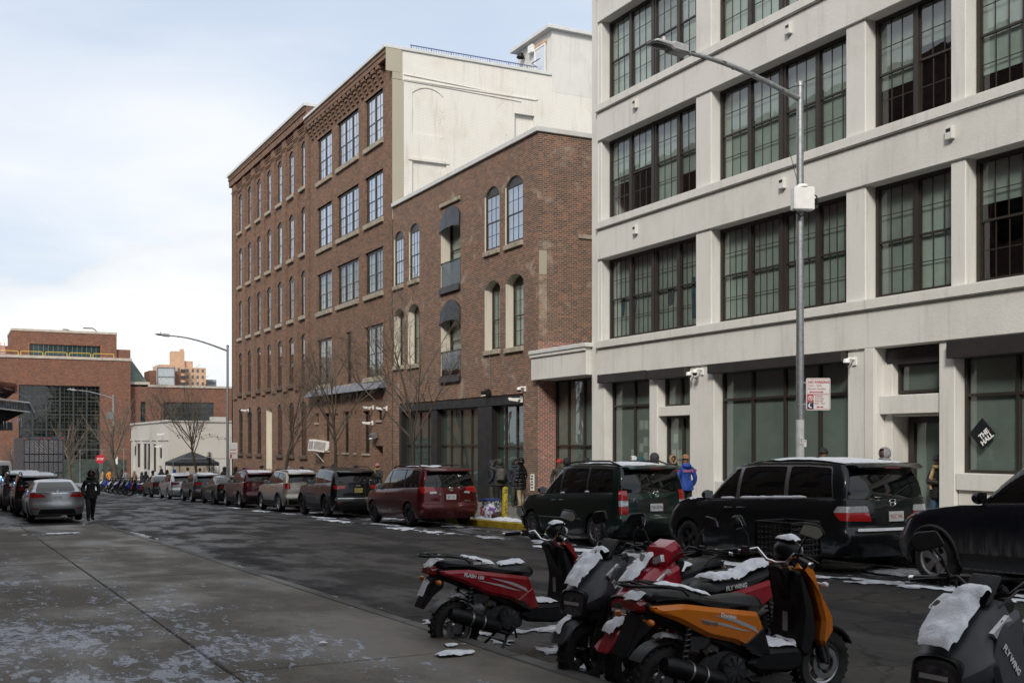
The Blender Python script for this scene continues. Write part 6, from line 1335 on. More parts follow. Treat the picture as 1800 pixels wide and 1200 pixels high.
mb.build('foliage', M('evergreen', (.018, .035, .018), .8, var=.4, sc=3), EV)
# ------------------------------------------------------------------ street lamps
def street_lamp(loc, label, arm=3.0, H=8.85, box=False, rise=.75, r=.078):
    t = thing('street_lamp', label, 'street lamp', loc, group='cobra-head street lamps')
    mb = MB(); mb.lathe([(r*2.0, 0), (r*2.0, .05), (r*1.35, .12), (r*1.25, .5), (r*1.15, .52), (r, 2.0), (r*.85, H), (r*1.05, H+.005), (r*1.05, H+.08), (0, H+.13)], ax='z', n=16); mb.build('pole', m_steel, t, smooth=40)
    mb = MB(); n = 12; pts = []
    for k in range(n+1): f = k/n; pts.append((-arm*f, 0, H-.25+rise*math.sin(f*PI/2*1.02)+.02*0))
    mb.tube(pts, [lerp(.055, .038, k/n) for k in range(n+1)], 10); mb.build('arm', m_steel, t, smooth=50)
    mb = MB(); mb.tube([(p[0], p[1]+.05*math.sin(i*2.2), p[2]+.05*math.cos(i*2.2)) for i, p in enumerate(pts)], .010, 5); mb.build('cable', m_dark, t, smooth=60)
    e = Vector(pts[-1]); hd = MB()
    hd.prism(fillet([(-.72, -.01), (-.62, .05), (-.3, .07), (-.27, .10), (.06, .10), (.08, -.06), (-.27, -.07), (-.32, -.03), (-.7, -.035)], .015, 2), 'y', -.14, .14, bev=.03); ho = hd.build('lamp_head', M('lamp_housing', (.42, .43, .44), .5, .3, var=.1), t, smooth=40, loc=e, rot=(0, R(6), 0))
    hd = MB(); hd.ball((-.48, 0, -.035), (.19, .115, .03), 14, 6); hd.build('lens', M('lamp_lens', (.05, .05, .05), .2, var=.2), ho, smooth=60); hd = MB(); hd.lathe([(0, .10), (.035, .10), (.04, 0)], (-.42, 0, .06), 'z', 10); hd.build('photocell', M('photocell', (.4, .38, .36), .4), ho, smooth=40)
    return t
L1 = street_lamp((14.75, 16.62, G(16.62)+.15), 'tall galvanised street lamp reaching over the road before the white loft', 2.78, rise=.48)
z_ = 6.4-(G(16.62)+.15)
PBX = thing('pole_equipment_box', 'white equipment box strapped to the near street lamp pole', 'equipment box', (14.75, 16.62, 6.35), (0, 0, R(-18)))
mb = MB(); mb.box(-.24, .17, -.30, -.09, -.22, .22); mb.build('case', m_camw, PBX, bevel=.015); mb = MB(); mb.lathe([(0, .06), (.10, .05), (.12, 0)], (-.04, -.2, .22), 'z', 12); mb.build('antenna_dome', m_camw, PBX, smooth=40)
mb = MB(); mb.tube([(-.2, -.19, -.22), (-.05, -.15, -.33), (.1, -.1, -.25)], .015, 5); mb.tube([(.17, -.2, .1), (.30, -.1, .08), (.34, 0, -.02), (.26, .05, -.1), (.32, 0, -.18)], .014, 5); mb.tube([(.17, -.15, .0), (.27, -.12, .03), (.33, -.1, -.1), (.22, -.1, -.14)], .012, 5); mb.rbox((.30, -.06, .0), (.10, .08, .07)); mb.rbox((.27, -.1, -.12), (.07, .07, .06)); mb.build('cable_loops', m_dark, PBX); mb = MB(); mb.tube([(-.12, -.2, .24), (-.22, -.1, .8), (-.35, 0, 1.3)], .006, 5); mb.build('lead_wire', m_dark, PBX)
mb = MB(); mb.lathe([(.082, 0), (.080, 1.05)], ax='z', n=16); o = mb.build('pole_wrap', M('wrap_white', (.55, .57, .58), .6, var=.12, sc=5), L1, loc=(0, 0, 1.35), smooth=60)
Mc = Matrix.Rotation(R(-27), 3, 'Z')  # facing the walker
def sign_board(name, label, loc, w_, h_, rz, draw, mat=None, rad=.03, cat='sign'):
    t = thing(name, label, cat, loc, (0, 0, rz)); mb = MB(); mb.prism(fillet([(0, 0), (w_, 0), (w_, h_), (0, h_)], rad), 'y', -.004, .004); mb.build('plate', mat or m_plate, t); draw(t); return t
m_sred = M('sign_red', (.50, .02, .04), .5, var=0); m_snavy = M('sign_navy', (.012, .014, .05), .5, var=0)
RX = (PI/2, 0, 0)
def np_draw(t):
    def rect(x0, x1, z0, z1, m, y=-.006, nm='mark'): mb = MB(); mb.box(x0, x1, y, y+.0015, z0, z1); return mb.build(nm, m, t)
    W_, H_ = .47, .62
    for z0, z1 in ((.315, .605), (.015, .305)):
        rect(.015, .455, z1-.006, z1, m_sred, nm='border'); rect(.015, .455, z0, z0+.006, m_sred, nm='border'); rect(.015, .021, z0, z1, m_sred, nm='border'); rect(.449, .455, z0, z1, m_sred, nm='border')
    text('NO PARKING', .068, m_sred, t, (.04, -.007, .54), RX, align='LEFT', bold=.002); text('7am - 7pm', .06, m_sred, t, (.04, -.007, .475), RX, align='LEFT'); text('Except Sunday', .058, m_sred, t, (.04, -.007, .415), RX, align='LEFT')
    for (x0, x1, z) in ((.06, .34, .35), (.20, .34, .06)):
        rect(x0+.02, x1-.02, z-.008, z+.008, m_sred, nm='arrow'); 
        for s, xx in ((-1, x0), (1, x1)): mb = MB(); mb.prism([(xx, z), (xx-s*.04, z+.022), (xx-s*.04, z-.022)], 'y', -.006, -.0045); mb.build('arrow_head', m_sred, t)
    rect(.025, .145, .165, .30, m_sred, nm='panel'); rect(.025, .145, .022, .160, m_snavy, nm='panel')
    mb = MB(); mb.lathe([(.040, -.009), (.050, -.009)], (.085, 0, .232), 'y', 24); mb.build('ring', m_signw, t); text('P', .075, m_signw, t, (.085, -.008, .232), RX, bold=.002); mb = MB(); mb.rbox((.085, -.0095, .232), (.09, .001, .009), (0, R(45), 0)); mb.build('slash', m_signw, t)
    pts = [(.09+.05*math.cos(a), .09+.05*math.sin(a)) for a in [R(60)+R(240)*k/14 for k in range(15)]]; pts += [(.112+.042*math.cos(a), .097+.042*math.sin(a)) for a in [R(285)-R(210)*k/12 for k in range(13)]]
    mb = MB(); mb.prism(pts, 'y', -.0085, -.007); mb.build('crescent', m_signw, t)
    for i, s in enumerate(('Tuesday', 'Thursday', 'Saturday', '3am - 6am')): text(s, .047, m_sred, t, (.165, -.007, .275-i*.048), RX, align='LEFT')
ps = sign_board('parking_sign', 'red and white no parking sign on the near street lamp pole', (14.75+.06, 16.62-.10, 2.30), .47, .62, R(-27), np_draw)
mb = MB(); mb.box(-.16, .02, .0, .02, .10, .125); mb.box(-.16, .02, .0, .02, .52, .545); mb.build('clamp', m_steel, ps)
st = thing('pole_sticker', 'small white sticker with black scrawl low on the near lamp pole', 'sticker', (14.75-.04, 16.62-.075, 1.72), (0, 0, R(-27))); mb = MB(); mb.box(-.03, .03, -.013, -.011, -.07, .07); mb.build('label', m_plate, st); text('920', .05, m_blackink, st, (0, -.014, 0), (PI/2, R(90), 0))
st = thing('pole_sticker', 'tiny white sticker with a red heart beside the scrawled one', 'sticker', (14.75+.06, 16.62-.07, 1.66), (0, 0, R(-27))); mb = MB(); mb.box(-.028, .028, -.013, -.011, -.07, .07); mb.build('label', m_plate, st); mb = MB(); mb.box(-.012, .012, -.015, -.013, .03, .05); mb.build('heart', m_sred, st)
street_lamp((14.75, 65.7, G(65.7)+.15), 'street lamp by the far corner of the arched brick building', 3.4)
L3 = street_lamp((14.9, 117, -2.6), 'distant street lamp in front of the factory window', 3.6, 8.9)
t = thing('pole_equipment_box', 'grey box on the distant street lamp pole', 'equipment box', (14.75, 116.8, 4.3)); mb = MB(); mb.box(-.5, .1, -.2, .2, -.3, .4); mb.build('case', m_corr, t, bevel=.02)
def far_sign(t):
    mb = MB(); mb.box(.05, .40, -.007, -.005, .50, .54); mb.box(.05, .40, -.007, -.005, .30, .34); mb.box(.05, .15, -.007, -.005, .05, .25); mb.build('print', m_sred, t)
sign_board('parking_sign', 'red and white parking sign on the lamp by the arched building', (14.80, 65.5, .72), .47, .95, R(-10), far_sign)
sign_board('parking_sign', 'white parking sign on the distant lamp post', (14.7, 116.8, -.5), .6, .9, 0, far_sign)
SS = thing('stop_sign', 'red octagonal stop sign near the distant trees', 'stop sign', (12.5, 107, -2.6)); mb = MB(); mb.tube([(0, 0, 0), (0, 0, 3.1)], .035, 6); mb.build('post', m_steel, SS)
oc = [(.42*math.cos(R(22.5)+k*PI/4), 2.75+.42*math.sin(R(22.5)+k*PI/4)) for k in range(8)]; mb = MB(); mb.prism(oc, 'y', -.06, -.05); mb.build('plate', m_sred, SS); text('STOP', .30, m_signw, SS, (0, -.065, 2.75), RX, bold=.004, sx=.8)
# ------------------------------------------------------------------ bollard, barrel, bags, snow on the ground
BO = thing('bollard', 'yellow painted steel bollard at the kerb between the two minivans', 'bollard', (14.52, 28.95, G(28.95)+.15), (0, R(2), 0)); mb = MB(); mb.lathe([(.085, 0), (.085, .93), (.07, .97), (0, .99)], ax='z', n=18); mb.build('post', M('bollard_yellow', (.58, .44, .03), .5, var=.25, sc=9), BO, smooth=40)
mb = MB(); rn = random.Random(2)
for k in range(26): a = rn.uniform(3.2, 6.0); z = rn.uniform(.1, .9); mb.rbox((.086*math.cos(a), .086*math.sin(a), z), (.012, .03, .035), (0, 0, a))
mb.build('chipped_paint', M('chip_grey', (.12, .11, .09), .8), BO)
BA = thing('traffic_barrel', 'orange and white traffic barrel at the left edge by the silver saloon', 'barrel', (1.19, 37.3, G(37.3))); mb = MB(); mb.lathe([(.30, .05), (.30, .08), (.27, .1)], ax='z', n=24); mb.lathe([(.36, 0), (.36, .05), (.30, .06)], ax='z', n=24); mb.build('base', m_under, BA, smooth=40)
for k in range(5): mb = MB(); z0 = .1+k*.17; r0 = .28-k*.012; mb.lathe([(r0, z0), (r0-.004, z0+.155), (r0-.016, z0+.17)], ax='z', n=24); mb.build('stripe', M('barrel_orange', (.55, .10, .02), .6) if k % 2 == 0 else m_camw, BA, smooth=40)
mb = MB(); mb.lathe([(.225, .95), (.1, .98), (0, .98)], ax='z', n=24); mb.build('top', MATS['barrel_orange'], BA, smooth=40)
def lump(name, label, cat, loc, r, mats, seed, parts=None):
    mb = MB(); mb.ball((0, 0, r[2]*.85), r, 16, 10, fn=lambda v: Vector((v.x, v.y, max(0, v.z)))+Vector((noise.noise(v*6+Vector((seed, 0, 0))), noise.noise(v*6+Vector((0, seed, 0))), noise.noise(v*6+Vector((0, 0, seed)))*.6))*.06*min(1, r[0]*4))
    return tag(mb.build(name, mats, None, smooth=60, loc=loc), label, cat)
def bagmat(name, a, b_, sc):
    m, nt, b = newmat(name); n = noi(nt, objc(nt), sc, 3); c = mixc(nt, rampf(nt, n, .50, .56), a, b_); nt.links.new(c, b.inputs['Base Color']); b.inputs['Roughness'].default_value = .5; return m
lump('shopping_bag', 'white plastic bag with purple print on the kerb snow', 'bag', (14.62, 30.1, G(30.1)+.17), (.24, .2, .24), bagmat('bag_white', (.72, .72, .74), (.20, .08, .42), 7), 3)
lump('brown_bag', 'crumpled brown bag on the snow beside the bollard', 'bag', (14.62, 29.55, G(29.5)+.17), (.20, .2, .12), M('bag_brown', (.05, .025, .02), .7, var=.2), 5)
t = thing('storage_box', 'black and white patterned box behind the white bag', 'box', (14.85, 30.55, G(30.5)+.15)); mb = MB(); mb.box(-.2, .2, -.2, .2, 0, .55); mb.build('case', bagmat('box_check', (.05, .05, .06), (.6, .62, .66), 18), t, bevel=.015); mb = MB(); mb.box(-.22, .22, -.22, .22, .55, .60); mb.build('lid', m_blueink, t)
t = thing('milk_crate', 'small red crate on the sidewalk near the queue', 'crate', (15.6, 32.3, G(32)+.15)); mb = MB(); mb.box(-.18, .18, -.18, .18, 0, .02); mb.box(-.18, .18, -.18, -.16, .02, .28); mb.box(-.18, .18, .16, .18, .02, .28); mb.box(-.18, -.16, -.16, .16, .02, .28); mb.box(.16, .18, -.16, .16, .02, .28); mb.build('basket', M('crate_red', (.4, .02, .02), .5), t)
def snowbank(name, label, pts, wid, hgt, seed, mat=None, step=.12):
    """ridge of snow along a polyline lying on the ground"""
    mb = MB(); nv = 9; rows = []
    L_ = []
    for (a, b_) in zip(pts[:-1], pts[1:]):
        d = (Vector(b_)-Vector(a)); n = max(1, int(d.length/step))
        for k in range(n): L_.append((Vector(a)+d*k/n, d.normalized()))
    for i, (p, d) in enumerate(L_):
        nx, ny = -d.y, d.x; f = noise.noise(Vector((i*step*1.1, seed, 0))); g = noise.noise(Vector((i*step*4, seed, 5)))
        ww = max(.01, wid*(.75+.9*f+.4*g)); hh = max(0, hgt*(.7+1.1*f+.5*g)); e = min(1, i/4, (len(L_)-1-i)/4); row = []
        for j in range(nv):
            u = j/(nv-1)*2-1; z = hh*e*(1-u*u)*(1+.5*noise.noise(Vector((i*step*6, u*3, seed)))); x = p.x+nx*ww*u*e; y = p.y+ny*ww*u*e
            row.append((x, y, p.z+z+.004))
        rows.append(row)
    for r_ in rows: mb.v += r_
    for i in range(len(rows)-1):
        for j in range(nv-1): mb.f.append((i*nv+j, i*nv+j+1, (i+1)*nv+j+1, (i+1)*nv+j)); mb.m.append(0)
    o = mb.build(name, mat or m_snow, None, smooth=70, kind='stuff'); o['label'] = label; o['category'] = 'snow'; return o
def gl(x, y, dz=0): return (x, y, G(y)+dz-.05*min(1, abs(x-9.2)/5)**2*(0 if dz else 1)+.002)
def ground_snow(name, label, cx, cy, rx, ry, th, seed, mat, top=0.0, cell=.035, dens=0.0):
    """thin irregular patch of snow lying on the pavement"""
    def hz(x, y): return (G(y)+top) if top else (G(y)-.05*min(1, abs(x-9.2)/5)**2+.004)
    mb = MB(); idx = {}; nx = int(2*rx/cell); ny = int(2*ry/(cell*(1.6 if ry > .8 else 1))); 
    for i in range(nx+1):
        for j in range(ny+1):
            x = cx-rx+2*rx*i/nx; y = cy-ry+2*ry*j/ny
            d = 1-math.hypot((x-cx)/rx, (y-cy)/ry)+dens+.75*noise.noise(Vector((x*3.1+seed, y*1.7, seed)))+.45*noise.noise(Vector((x*9+seed, y*6, seed)))+.22*noise.noise(Vector((x*25, y*18+seed, 2)))-.35
            if d <= 0: continue
            idx[i, j] = len(mb.v); mb.v.append((x, y, hz(x, y)+.002+th*(1-math.exp(-d/.25))*(1+.6*noise.noise(Vector((x*11, y*11, seed))))))
    for i in range(nx):
        for j in range(ny):
            q = [(i, j), (i+1, j), (i+1, j+1), (i, j+1)]; k = [u for u in q if u in idx]
            if len(k) >= 3: mb.f.append(tuple(idx[u] for u in k)); mb.m.append(0)
    if not mb.f: return
    o = mb.build(name, mat, None, smooth=75, kind='stuff', relax=2); o['label'] = label; o['category'] = 'snow'; return o
rn = random.Random(12)
snowbank('kerb_snow', 'snow bank along the far kerb behind the parked cars', [gl(14.45, 6, .15), gl(14.45, 26, .15)], .3, .12, 1, m_dsnow)
snowbank('kerb_snow', 'snow left on the kerb around the bollard', [gl(14.5, 27.6, .15), gl(14.5, 31, .15)], .26, .09, 2)
snowbank('kerb_snow', 'snow bank along the far kerb beside the distant parked cars', [gl(14.45, 31, .15), gl(14.45, 60, .15)], .28, .10, 3, m_dsnow)
for k, y in enumerate([6.5, 8.6, 10.2, 11.8, 13.6, 15.4, 17.4, 19.5, 22, 24.5, 27, 29.5, 32, 35, 38, 42, 46, 51]):
    ground_snow('slush_strip', 'ragged packed snow on the asphalt beside the parked cars', 11.75+rn.uniform(-.35, .35), y, rn.uniform(.25, .55), rn.uniform(1.2, 2.2), .03, k*3.7, m_snow if k % 3 else m_dsnow)
    if k % 2: ground_snow('slush_strip', 'ragged packed snow under the parked cars', 13.3+rn.uniform(-.3, .3), y+.7, .6, 1.5, .05, k*5.1+40, m_dsnow)
for k, (x, y, rx, ry, th, tp) in enumerate(((4.55, 10.6, .45, 1.6, .03, 0), (4.5, 14.8, .22, 1.4, .03, 0), (4.5, 19, .25, 1.6, .035, 0), (4.5, 24.5, .25, 2.2, .04, 0), (4.6, 31, .3, 2.6, .05, 0), (5.2, 9.0, .5, .4, .02, 0), (5.6, 10.2, .6, .35, .02, 0), (5.0, 8.3, .5, .35, .02, 0), (3.95, 8.85, .22, .18, .035, .134), (3.75, 8.45, .20, .14, .03, .134), (3.0, 9.55, .09, .07, .035, .134), (4.75, 7.2, .35, .4, .04, 0), (3.6, 34.6, .16, .2, .09, .134), (6.2, 8.0, .5, .3, .02, 0), (2.6, 30.5, 1.0, .25, .03, .134), (3.3, 36.6, 1.4, .4, .05, 0))):
    ground_snow('ice_patch', 'patch of ice and snow on the pavement near the near kerb', x, y, rx, ry, th, 60+k*2.3, m_snow if tp else m_dsnow, tp, .025)
# ------------------------------------------------------------------ scooters
m_splas = M('scooter_plastic', (.009, .009, .010), .40, var=.35, sc=12, bump=.05, bsc=90, spec=.22)
m_sseat = M('scooter_seat', (.010, .010, .011), .5, var=.2, sc=10, bump=.15, bsc=120, spec=.35)
m_eng = M('engine_metal', (.045, .045, .047), .5, .6, var=.4, sc=14)
m_alu = M('scooter_alloy', (.32, .32, .33), .35, .85, var=.2, sc=12)
m_mir = M('scooter_mirror', (.62, .66, .68), .05, 1, var=0)
def spaint(n, c, rough=.22, coat=.8): return paint('scooter_'+n, c, .1, .16, rough)
def scooter(label, rear_xy, head_deg, body, style='bws', lean=0, crate=False, snow=(), texts=(), steer=0, shock=(.35, .02, .02), lo=False, stand=True, mat2=None, dz=0, group='scooters parked at the near kerb', seed=1, fend=None, z0=None, cowl=False):
    x0, y0 = rear_xy; gz = G(y0)-.05*min(1, abs(x0-9.2)/5)**2+.004 if z0 is None else z0
    t = thing('motor_scooter', label, 'scooter', (x0, y0, gz+dz), (R(lean), 0, R(head_deg)), group); ALL = MB()
    fend = fend or body; seg = 16 if lo else 32
    def P(mb, name, mat, par=None, smooth=42, bevel=0, keep=True):
        if keep and par in (None, t): o = len(ALL.v); ALL.v += mb.v; ALL.f += [tuple(i+o for i in f) for f in mb.f]
        return mb.build(name, mat, par or t, smooth=smooth, bevel=bevel)
    FX, Rr, Rf = 1.34, .245, .25
    def wheel(cx, Rw, w_, par=None):
        mb = MB(); h = w_/2; mb.lathe([(Rw*.62, -h*.75), (Rw*.72, -h), (Rw*.9, -h*.98), (Rw*.985, -h*.55), (Rw, 0), (Rw*.985, h*.55), (Rw*.9, h*.98), (Rw*.72, h), (Rw*.62, h*.75)], (cx, 0, Rw), 'y', seg, closed=True)
        if not lo:
            for k in range(28):
                a = 2*PI*k/28
                for s in (-1, 1): mb.rbox((cx+Rw*.985*math.cos(a+.1*s), s*h*.42, Rw+Rw*.985*math.sin(a+.1*s)), (.022, h*.7, .016), (0, PI/2-a-.1*s, s*.35))
        wo = P(mb, 'wheel', m_tyre); mb = MB(); r_ = Rw*.63
        mb.lathe([(r_, -h*.7), (r_-.015, -h*.6), (r_-.02, h*.6), (r_, h*.7), (r_+.006, h*.72)], (cx, 0, Rw), 'y', seg)
        for k in range(5):
            a = 2*PI*k/5+.4; c, s = math.cos(a), math.sin(a)
            mb.rbox((cx+c*r_*.52, 0, Rw+s*r_*.52), (r_*.95, h*.9, .028), (0, -a, 0))
        mb.lathe([(0, -h*.8), (.05, -h*.8), (.055, h*.8), (0, h*.8)], (cx, 0, Rw), 'y', 14); mb.build('rim', m_alu if style == 'bws' else m_rimd, wo, smooth=40)
        if not lo: mb = MB(); mb.lathe([(r_*.50, -h*.95), (r_*.74, -h*.95), (r_*.74, -h*.86), (r_*.50, -h*.86)], (cx, 0, Rw), 'y', 22); mb.build('brake_disc', m_alu, wo)
        return wo
    RWX = -.09; wheel(RWX, Rr, .13); wheel(FX, Rf, .125)
    # fork, fender
    mb = MB()
    for s in (1, -1): mb.tube([(FX, s*.085, Rf), (FX-.02, s*.085, Rf+.10), (1.16, s*.075, .70)], [.020, .026, .018], 8); mb.tube([(FX-.035, s*.085, Rf+.02), (FX-.13, s*.08, .52)], .029, 8)
    P(mb, 'fork', m_eng)
    if style == 'bws':
        mb = MB(); n = 9; prof = [(FX+(Rf+.035)*math.cos(a), Rf+(Rf+.035)*math.sin(a)) for a in [R(28)+R(120)*k/n for k in range(n+1)]]; inn = [(FX+(Rf+.018)*math.cos(a), Rf+(Rf+.018)*math.sin(a)) for a in [R(148)-R(120)*k/n for k in range(n+1)]]
        mb.prism(prof+inn, 'y', -.075, .075); P(mb, 'front_fender', m_splas)
    else:
        mb = MB(); mb.prism(fillet([(FX+.30, Rf+.10), (FX+.20, Rf+.26), (FX-.02, Rf+.34), (FX-.20, Rf+.26), (FX-.26, Rf+.06), (FX-.14, Rf+.20), (FX+.02, Rf+.27), (FX+.17, Rf+.20)], .03, 3), 'y', -.09, .09, bev=.03); P(mb, 'front_fender', fend)
    # steering head, leg shield
    HX, HZ = 1.0, .99; HBX = .90 if style == 'bws' else .97
    mb = MB(); mb.prism(fillet([(1.17, .58), (1.06, .60), (.86, .97), (.89, 1.01), (.96, 1.0), (1.2, .68)], .03), 'y', -.075, .075, bev=.02); P(mb, 'steering_cover', m_splas)
    if style == 'bws':
        mb = MB(); pr = fillet([(1.01, .34), (1.10, .34), (1.17, .50), (1.13, .72), (1.02, .96), (.955, .97), (.945, .90), (1.00, .68), (.985, .50), (.965, .40)], .03, 3); mb.prism(pr, 'y', -.17, .17, bev=.035); P(mb, 'leg_shield', m_splas)
        for s in (1, -1):
            mb = MB(); pr = fillet([(1.06, .95), (1.02, .985), (1.10, .90), (1.20, .76), (1.29, .62), (1.30, .52), (1.21, .40), (1.17, .45), (1.185, .60), (1.13, .76)], .015, 3); mb.prism(pr, 'y', s*.085, s*.195, bev=.025); P(mb, 'shield_panel', body)
        mb = MB(); mb.prism(fillet([(1.10, .90), (1.28, .66), (1.26, .52), (1.15, .55), (1.03, .90)], .02), 'y', -.10, .10, bev=.02); P(mb, 'front_grille', m_splas)
        mb = MB(); mb.prism([(.955, .52), (.95, .66), (.948, .66), (.953, .52)], 'y', -.07, -.02); P(mb, 'label', M('scooter_label', (.20, .21, .2), .5, var=.3, sc=60))
        mb = MB(); mb.ball((1.0, 0, 1.10), (.10, .11, .08), 14, 8, fn=lambda v: Vector((v.x, v.y, max(1.04, v.z)))); P(mb, 'headlight_nacelle', m_splas)
        mb = MB(); mb.ball((1.05, 0, 1.10), (.075, .08, .055), 12, 8); P(mb, 'headlight', m_clear)
        mb = MB(); mb.prism(fillet([(.87, .99), (.98, .99), (1.0, .93), (.90, .93)], .01), 'y', -.07, .07, bev=.01); P(mb, 'lock_cover', body)
    else:
        st_ = [(.97, 1.0, .42, .13), (1.06, 1.01, .42, .18), (1.16, .96, .46, .215), (1.26, .89, .50, .215), (1.35, .82, .52, .195), (1.425, .755, .535, .155), (1.45, .73, .55, .135)]
        mb = MB(); rg = [(0, 1), (.45, .97), (.80, .72), (1.0, .28), (.96, -.1), (.78, -.55), (.5, -.92), (0, -1)]; rg = rg+[(-a_, b_) for a_, b_ in reversed(rg[1:-1])]; n = len(rg)
        for x, zt, zb, hw in st_: mb.v += [(x, a_*hw, (zt+zb)/2+b_*(zt-zb)/2) for a_, b_ in rg]
        for i in range(len(st_)-1):
            for j in range(n): mb.f.append((i*n+j, i*n+(j+1) % n, (i+1)*n+(j+1) % n, (i+1)*n+j)); mb.m.append(0)
        mb.f.append(tuple(range(n))); mb.f.append(tuple((len(st_)-1)*n+j for j in range(n))); mb.m += [0, 0]; P(mb, 'front_cowl', body, smooth=32)
        for s in (1, -1):
            mb = MB(); mb.prism(fillet([(1.0, .42), (1.12, .46), (1.24, .58), (1.30, .72), (1.20, .93), (1.06, .98), (1.02, .72)], .02), 'y', s*.165, s*.225, bev=.025); P(mb, 'cowl_wing', body, smooth=35)
            mb = MB(); mb.rbox((1.20, s*.19, .90), (.13, .03, .035), (0, R(40), s*R(-14))); P(mb, 'marker_lamp', m_clear); mb = MB(); mb.lathe([(0, .012), (.03, .01), (.033, 0)], (1.16, s*.175, .47), 'y', 12); P(mb, 'side_reflector', m_amber)
        # deep-set round-cornered headlight with cooling fins round it
        hb = Matrix.Translation((1.425, 0, .645)) @ Matrix.Rotation(R(80), 4, 'Y'); hz_ = lambda v: tuple(hb @ Vector(v))
        mb = MB(); ring = fillet([(-.085, -.12), (.085, -.12), (.105, 0), (.085, .12), (-.085, .12), (-.105, 0)], .04, 4); n = len(ring)
        lv = [(1.15, -.05), (1.15, .03), (1.02, .045), (.92, .025), (.45, .038), (.0, .042)]
        for sc_, h in lv: mb.v += [hz_((q_[0]*sc_, q_[1]*sc_, h)) for q_ in ring]
        for i in range(5):
            for j in range(n): mb.f.append((i*n+j, i*n+(j+1) % n, (i+1)*n+(j+1) % n, (i+1)*n+j)); mb.m.append(0 if i < 3 else 1)
        o = mb.build('headlight', [m_splas, M('headlamp_glass', (.05, .055, .06), .06, .2, var=.5, sc=30, coat=.8)], t, smooth=40, dbl=True)
        mb = MB(); mb.add([hz_((x, y, .048)) for x, y in ((-.012, -.08), (.012, -.08), (.012, .08), (-.012, .08))], [(0, 1, 2, 3)]); mb.build('light_bar', M('led_strip', (.35, .36, .38), .2), o)
        for s in (1, -1):
            for k in range(5): mb = MB(); mb.rbox((1.36-.012*k, s*(.150+.004*k), .60+.035*k), (.10, .025, .012), (0, R(-8), s*R(-24))); P(mb, 'fin', m_splas, keep=False)
        mb = MB(); mb.prism(fillet([(1.10, .99), (1.15, .98), (1.02, 1.13), (1.0, 1.12)], .01), 'y', -.085, .085, bev=.012); P(mb, 'fly_screen', m_splas)
        if cowl:
            mb = MB(); mb.prism(fillet([(.90, 1.04), (1.12, .93), (1.17, .97), (1.10, 1.10), (.98, 1.15)], .012), 'y', -.13, .13, bev=.045); P(mb, 'handlebar_cowl', body, smooth=30)
            for q_ in (1, -1): mb = MB(); mb.prism([(.02, .96), (.12, 1.0), (.11, 1.05), (.03, 1.02)] if q_ > 0 else [(-.02, .96), (-.12, 1.0), (-.11, 1.05), (-.03, 1.02)], 'x', 1.13, 1.165); P(mb, 'headlight_lens', m_clear, keep=False)
        mb = MB(); mb.rbox((.95, 0, 1.05), (.08, .13, .04), (0, R(-20), 0)); P(mb, 'instrument_panel', m_dark, bevel=.01)
    # handlebars
    ST = bpy.data.objects.new('handlebar', None)
    mb = MB(); hb_ = [(.86, .36, 1.055), (.93, .24, 1.07), (.99, .17, 1.09), (1.0, .09, 1.015), (1.0, 0, 1.0), (1.0, -.09, 1.015), (.99, -.17, 1.09), (.93, -.24, 1.07), (.86, -.36, 1.055)]
    ct = math.cos(R(steer)); sn = math.sin(R(steer))
    def stp(p): x, y, z = p; x -= 1.0; return (HBX+x*ct-y*sn, x*sn+y*ct, z+.01)
    hb_ = [stp(p) for p in hb_]
    mb.tube(hb_, .012, 8); hbo = P(mb, 'handlebar', m_chrome if style == 'bws' else m_dark, smooth=60)
    for s in (1, -1):
        g0, g1 = Vector(stp((.905, s*.28, 1.065))), Vector(stp((.835, s*.42, 1.048))); mb = MB(); mb.tube([g0, g0.lerp(g1, .5), g1], .019, 10); P(mb, 'grip', m_splas, smooth=50); mb = MB(); mb.tube([g1, g1+(g1-g0).normalized()*.03], .021, 8); P(mb, 'bar_end', m_chrome)
        mb = MB(); mb.rbox(stp((.935, s*.245, 1.07)), (.06, .07, .06), (0, 0, R(steer)-s*.4)); P(mb, 'switch_block', m_splas, bevel=.008); mb = MB(); mb.rbox(stp((.905, s*.235, 1.075)), (.012, .02, .018)); P(mb, 'switch', m_amber if s < 0 else m_sred)
        mb = MB(); mb.tube([stp((.97, s*.23, 1.075)), stp((.985, s*.30, 1.07)), stp((.93, s*.42, 1.05))], .007, 6); P(mb, 'brake_lever', m_splas if style != 'bws' else m_eng)
        mb = MB(); mp_ = [stp((.95, s*.22, 1.09)), stp((.97, s*.25, 1.18)), stp((.955, s*.33, 1.27))]; mb.tube(mp_, .007, 6); P(mb, 'mirror_stem', m_splas, smooth=60)
        e = Vector(mp_[-1]); mb = MB(); pl = fillet([(-.085, -.045), (.06, -.055), (.10, .0), (.055, .055), (-.06, .045)], .02, 3)
        pl = [(p[0]*s, p[1]) for p in pl]; mb.prism(pl, 'x', -.012, .018, bev=.008); mo = mb.build('mirror', m_splas, t, smooth=40, loc=e, rot=(R(s*-12), R(-14), R(steer)-s*R(18))); mb = MB(); mb.prism(shrink(pl, .008), 'x', -.0135, -.0125); mb.build('mirror_glass', m_mir, mo)
        # turn signals
        for (bx_, bz) in ((-.33, .70), (1.20, .86)):
            if style != 'bws' and bx_ > 0: continue
            mb = MB(); mb.tube([(bx_, s*.08, bz), (bx_-.01, s*.17, bz)], .008, 6); mb.ball((bx_-.01, s*.19, bz), (.028, .032, .024), 10, 6); P(mb, 'turn_signal', m_clear if bx_ > 0 else m_amber, keep=False)
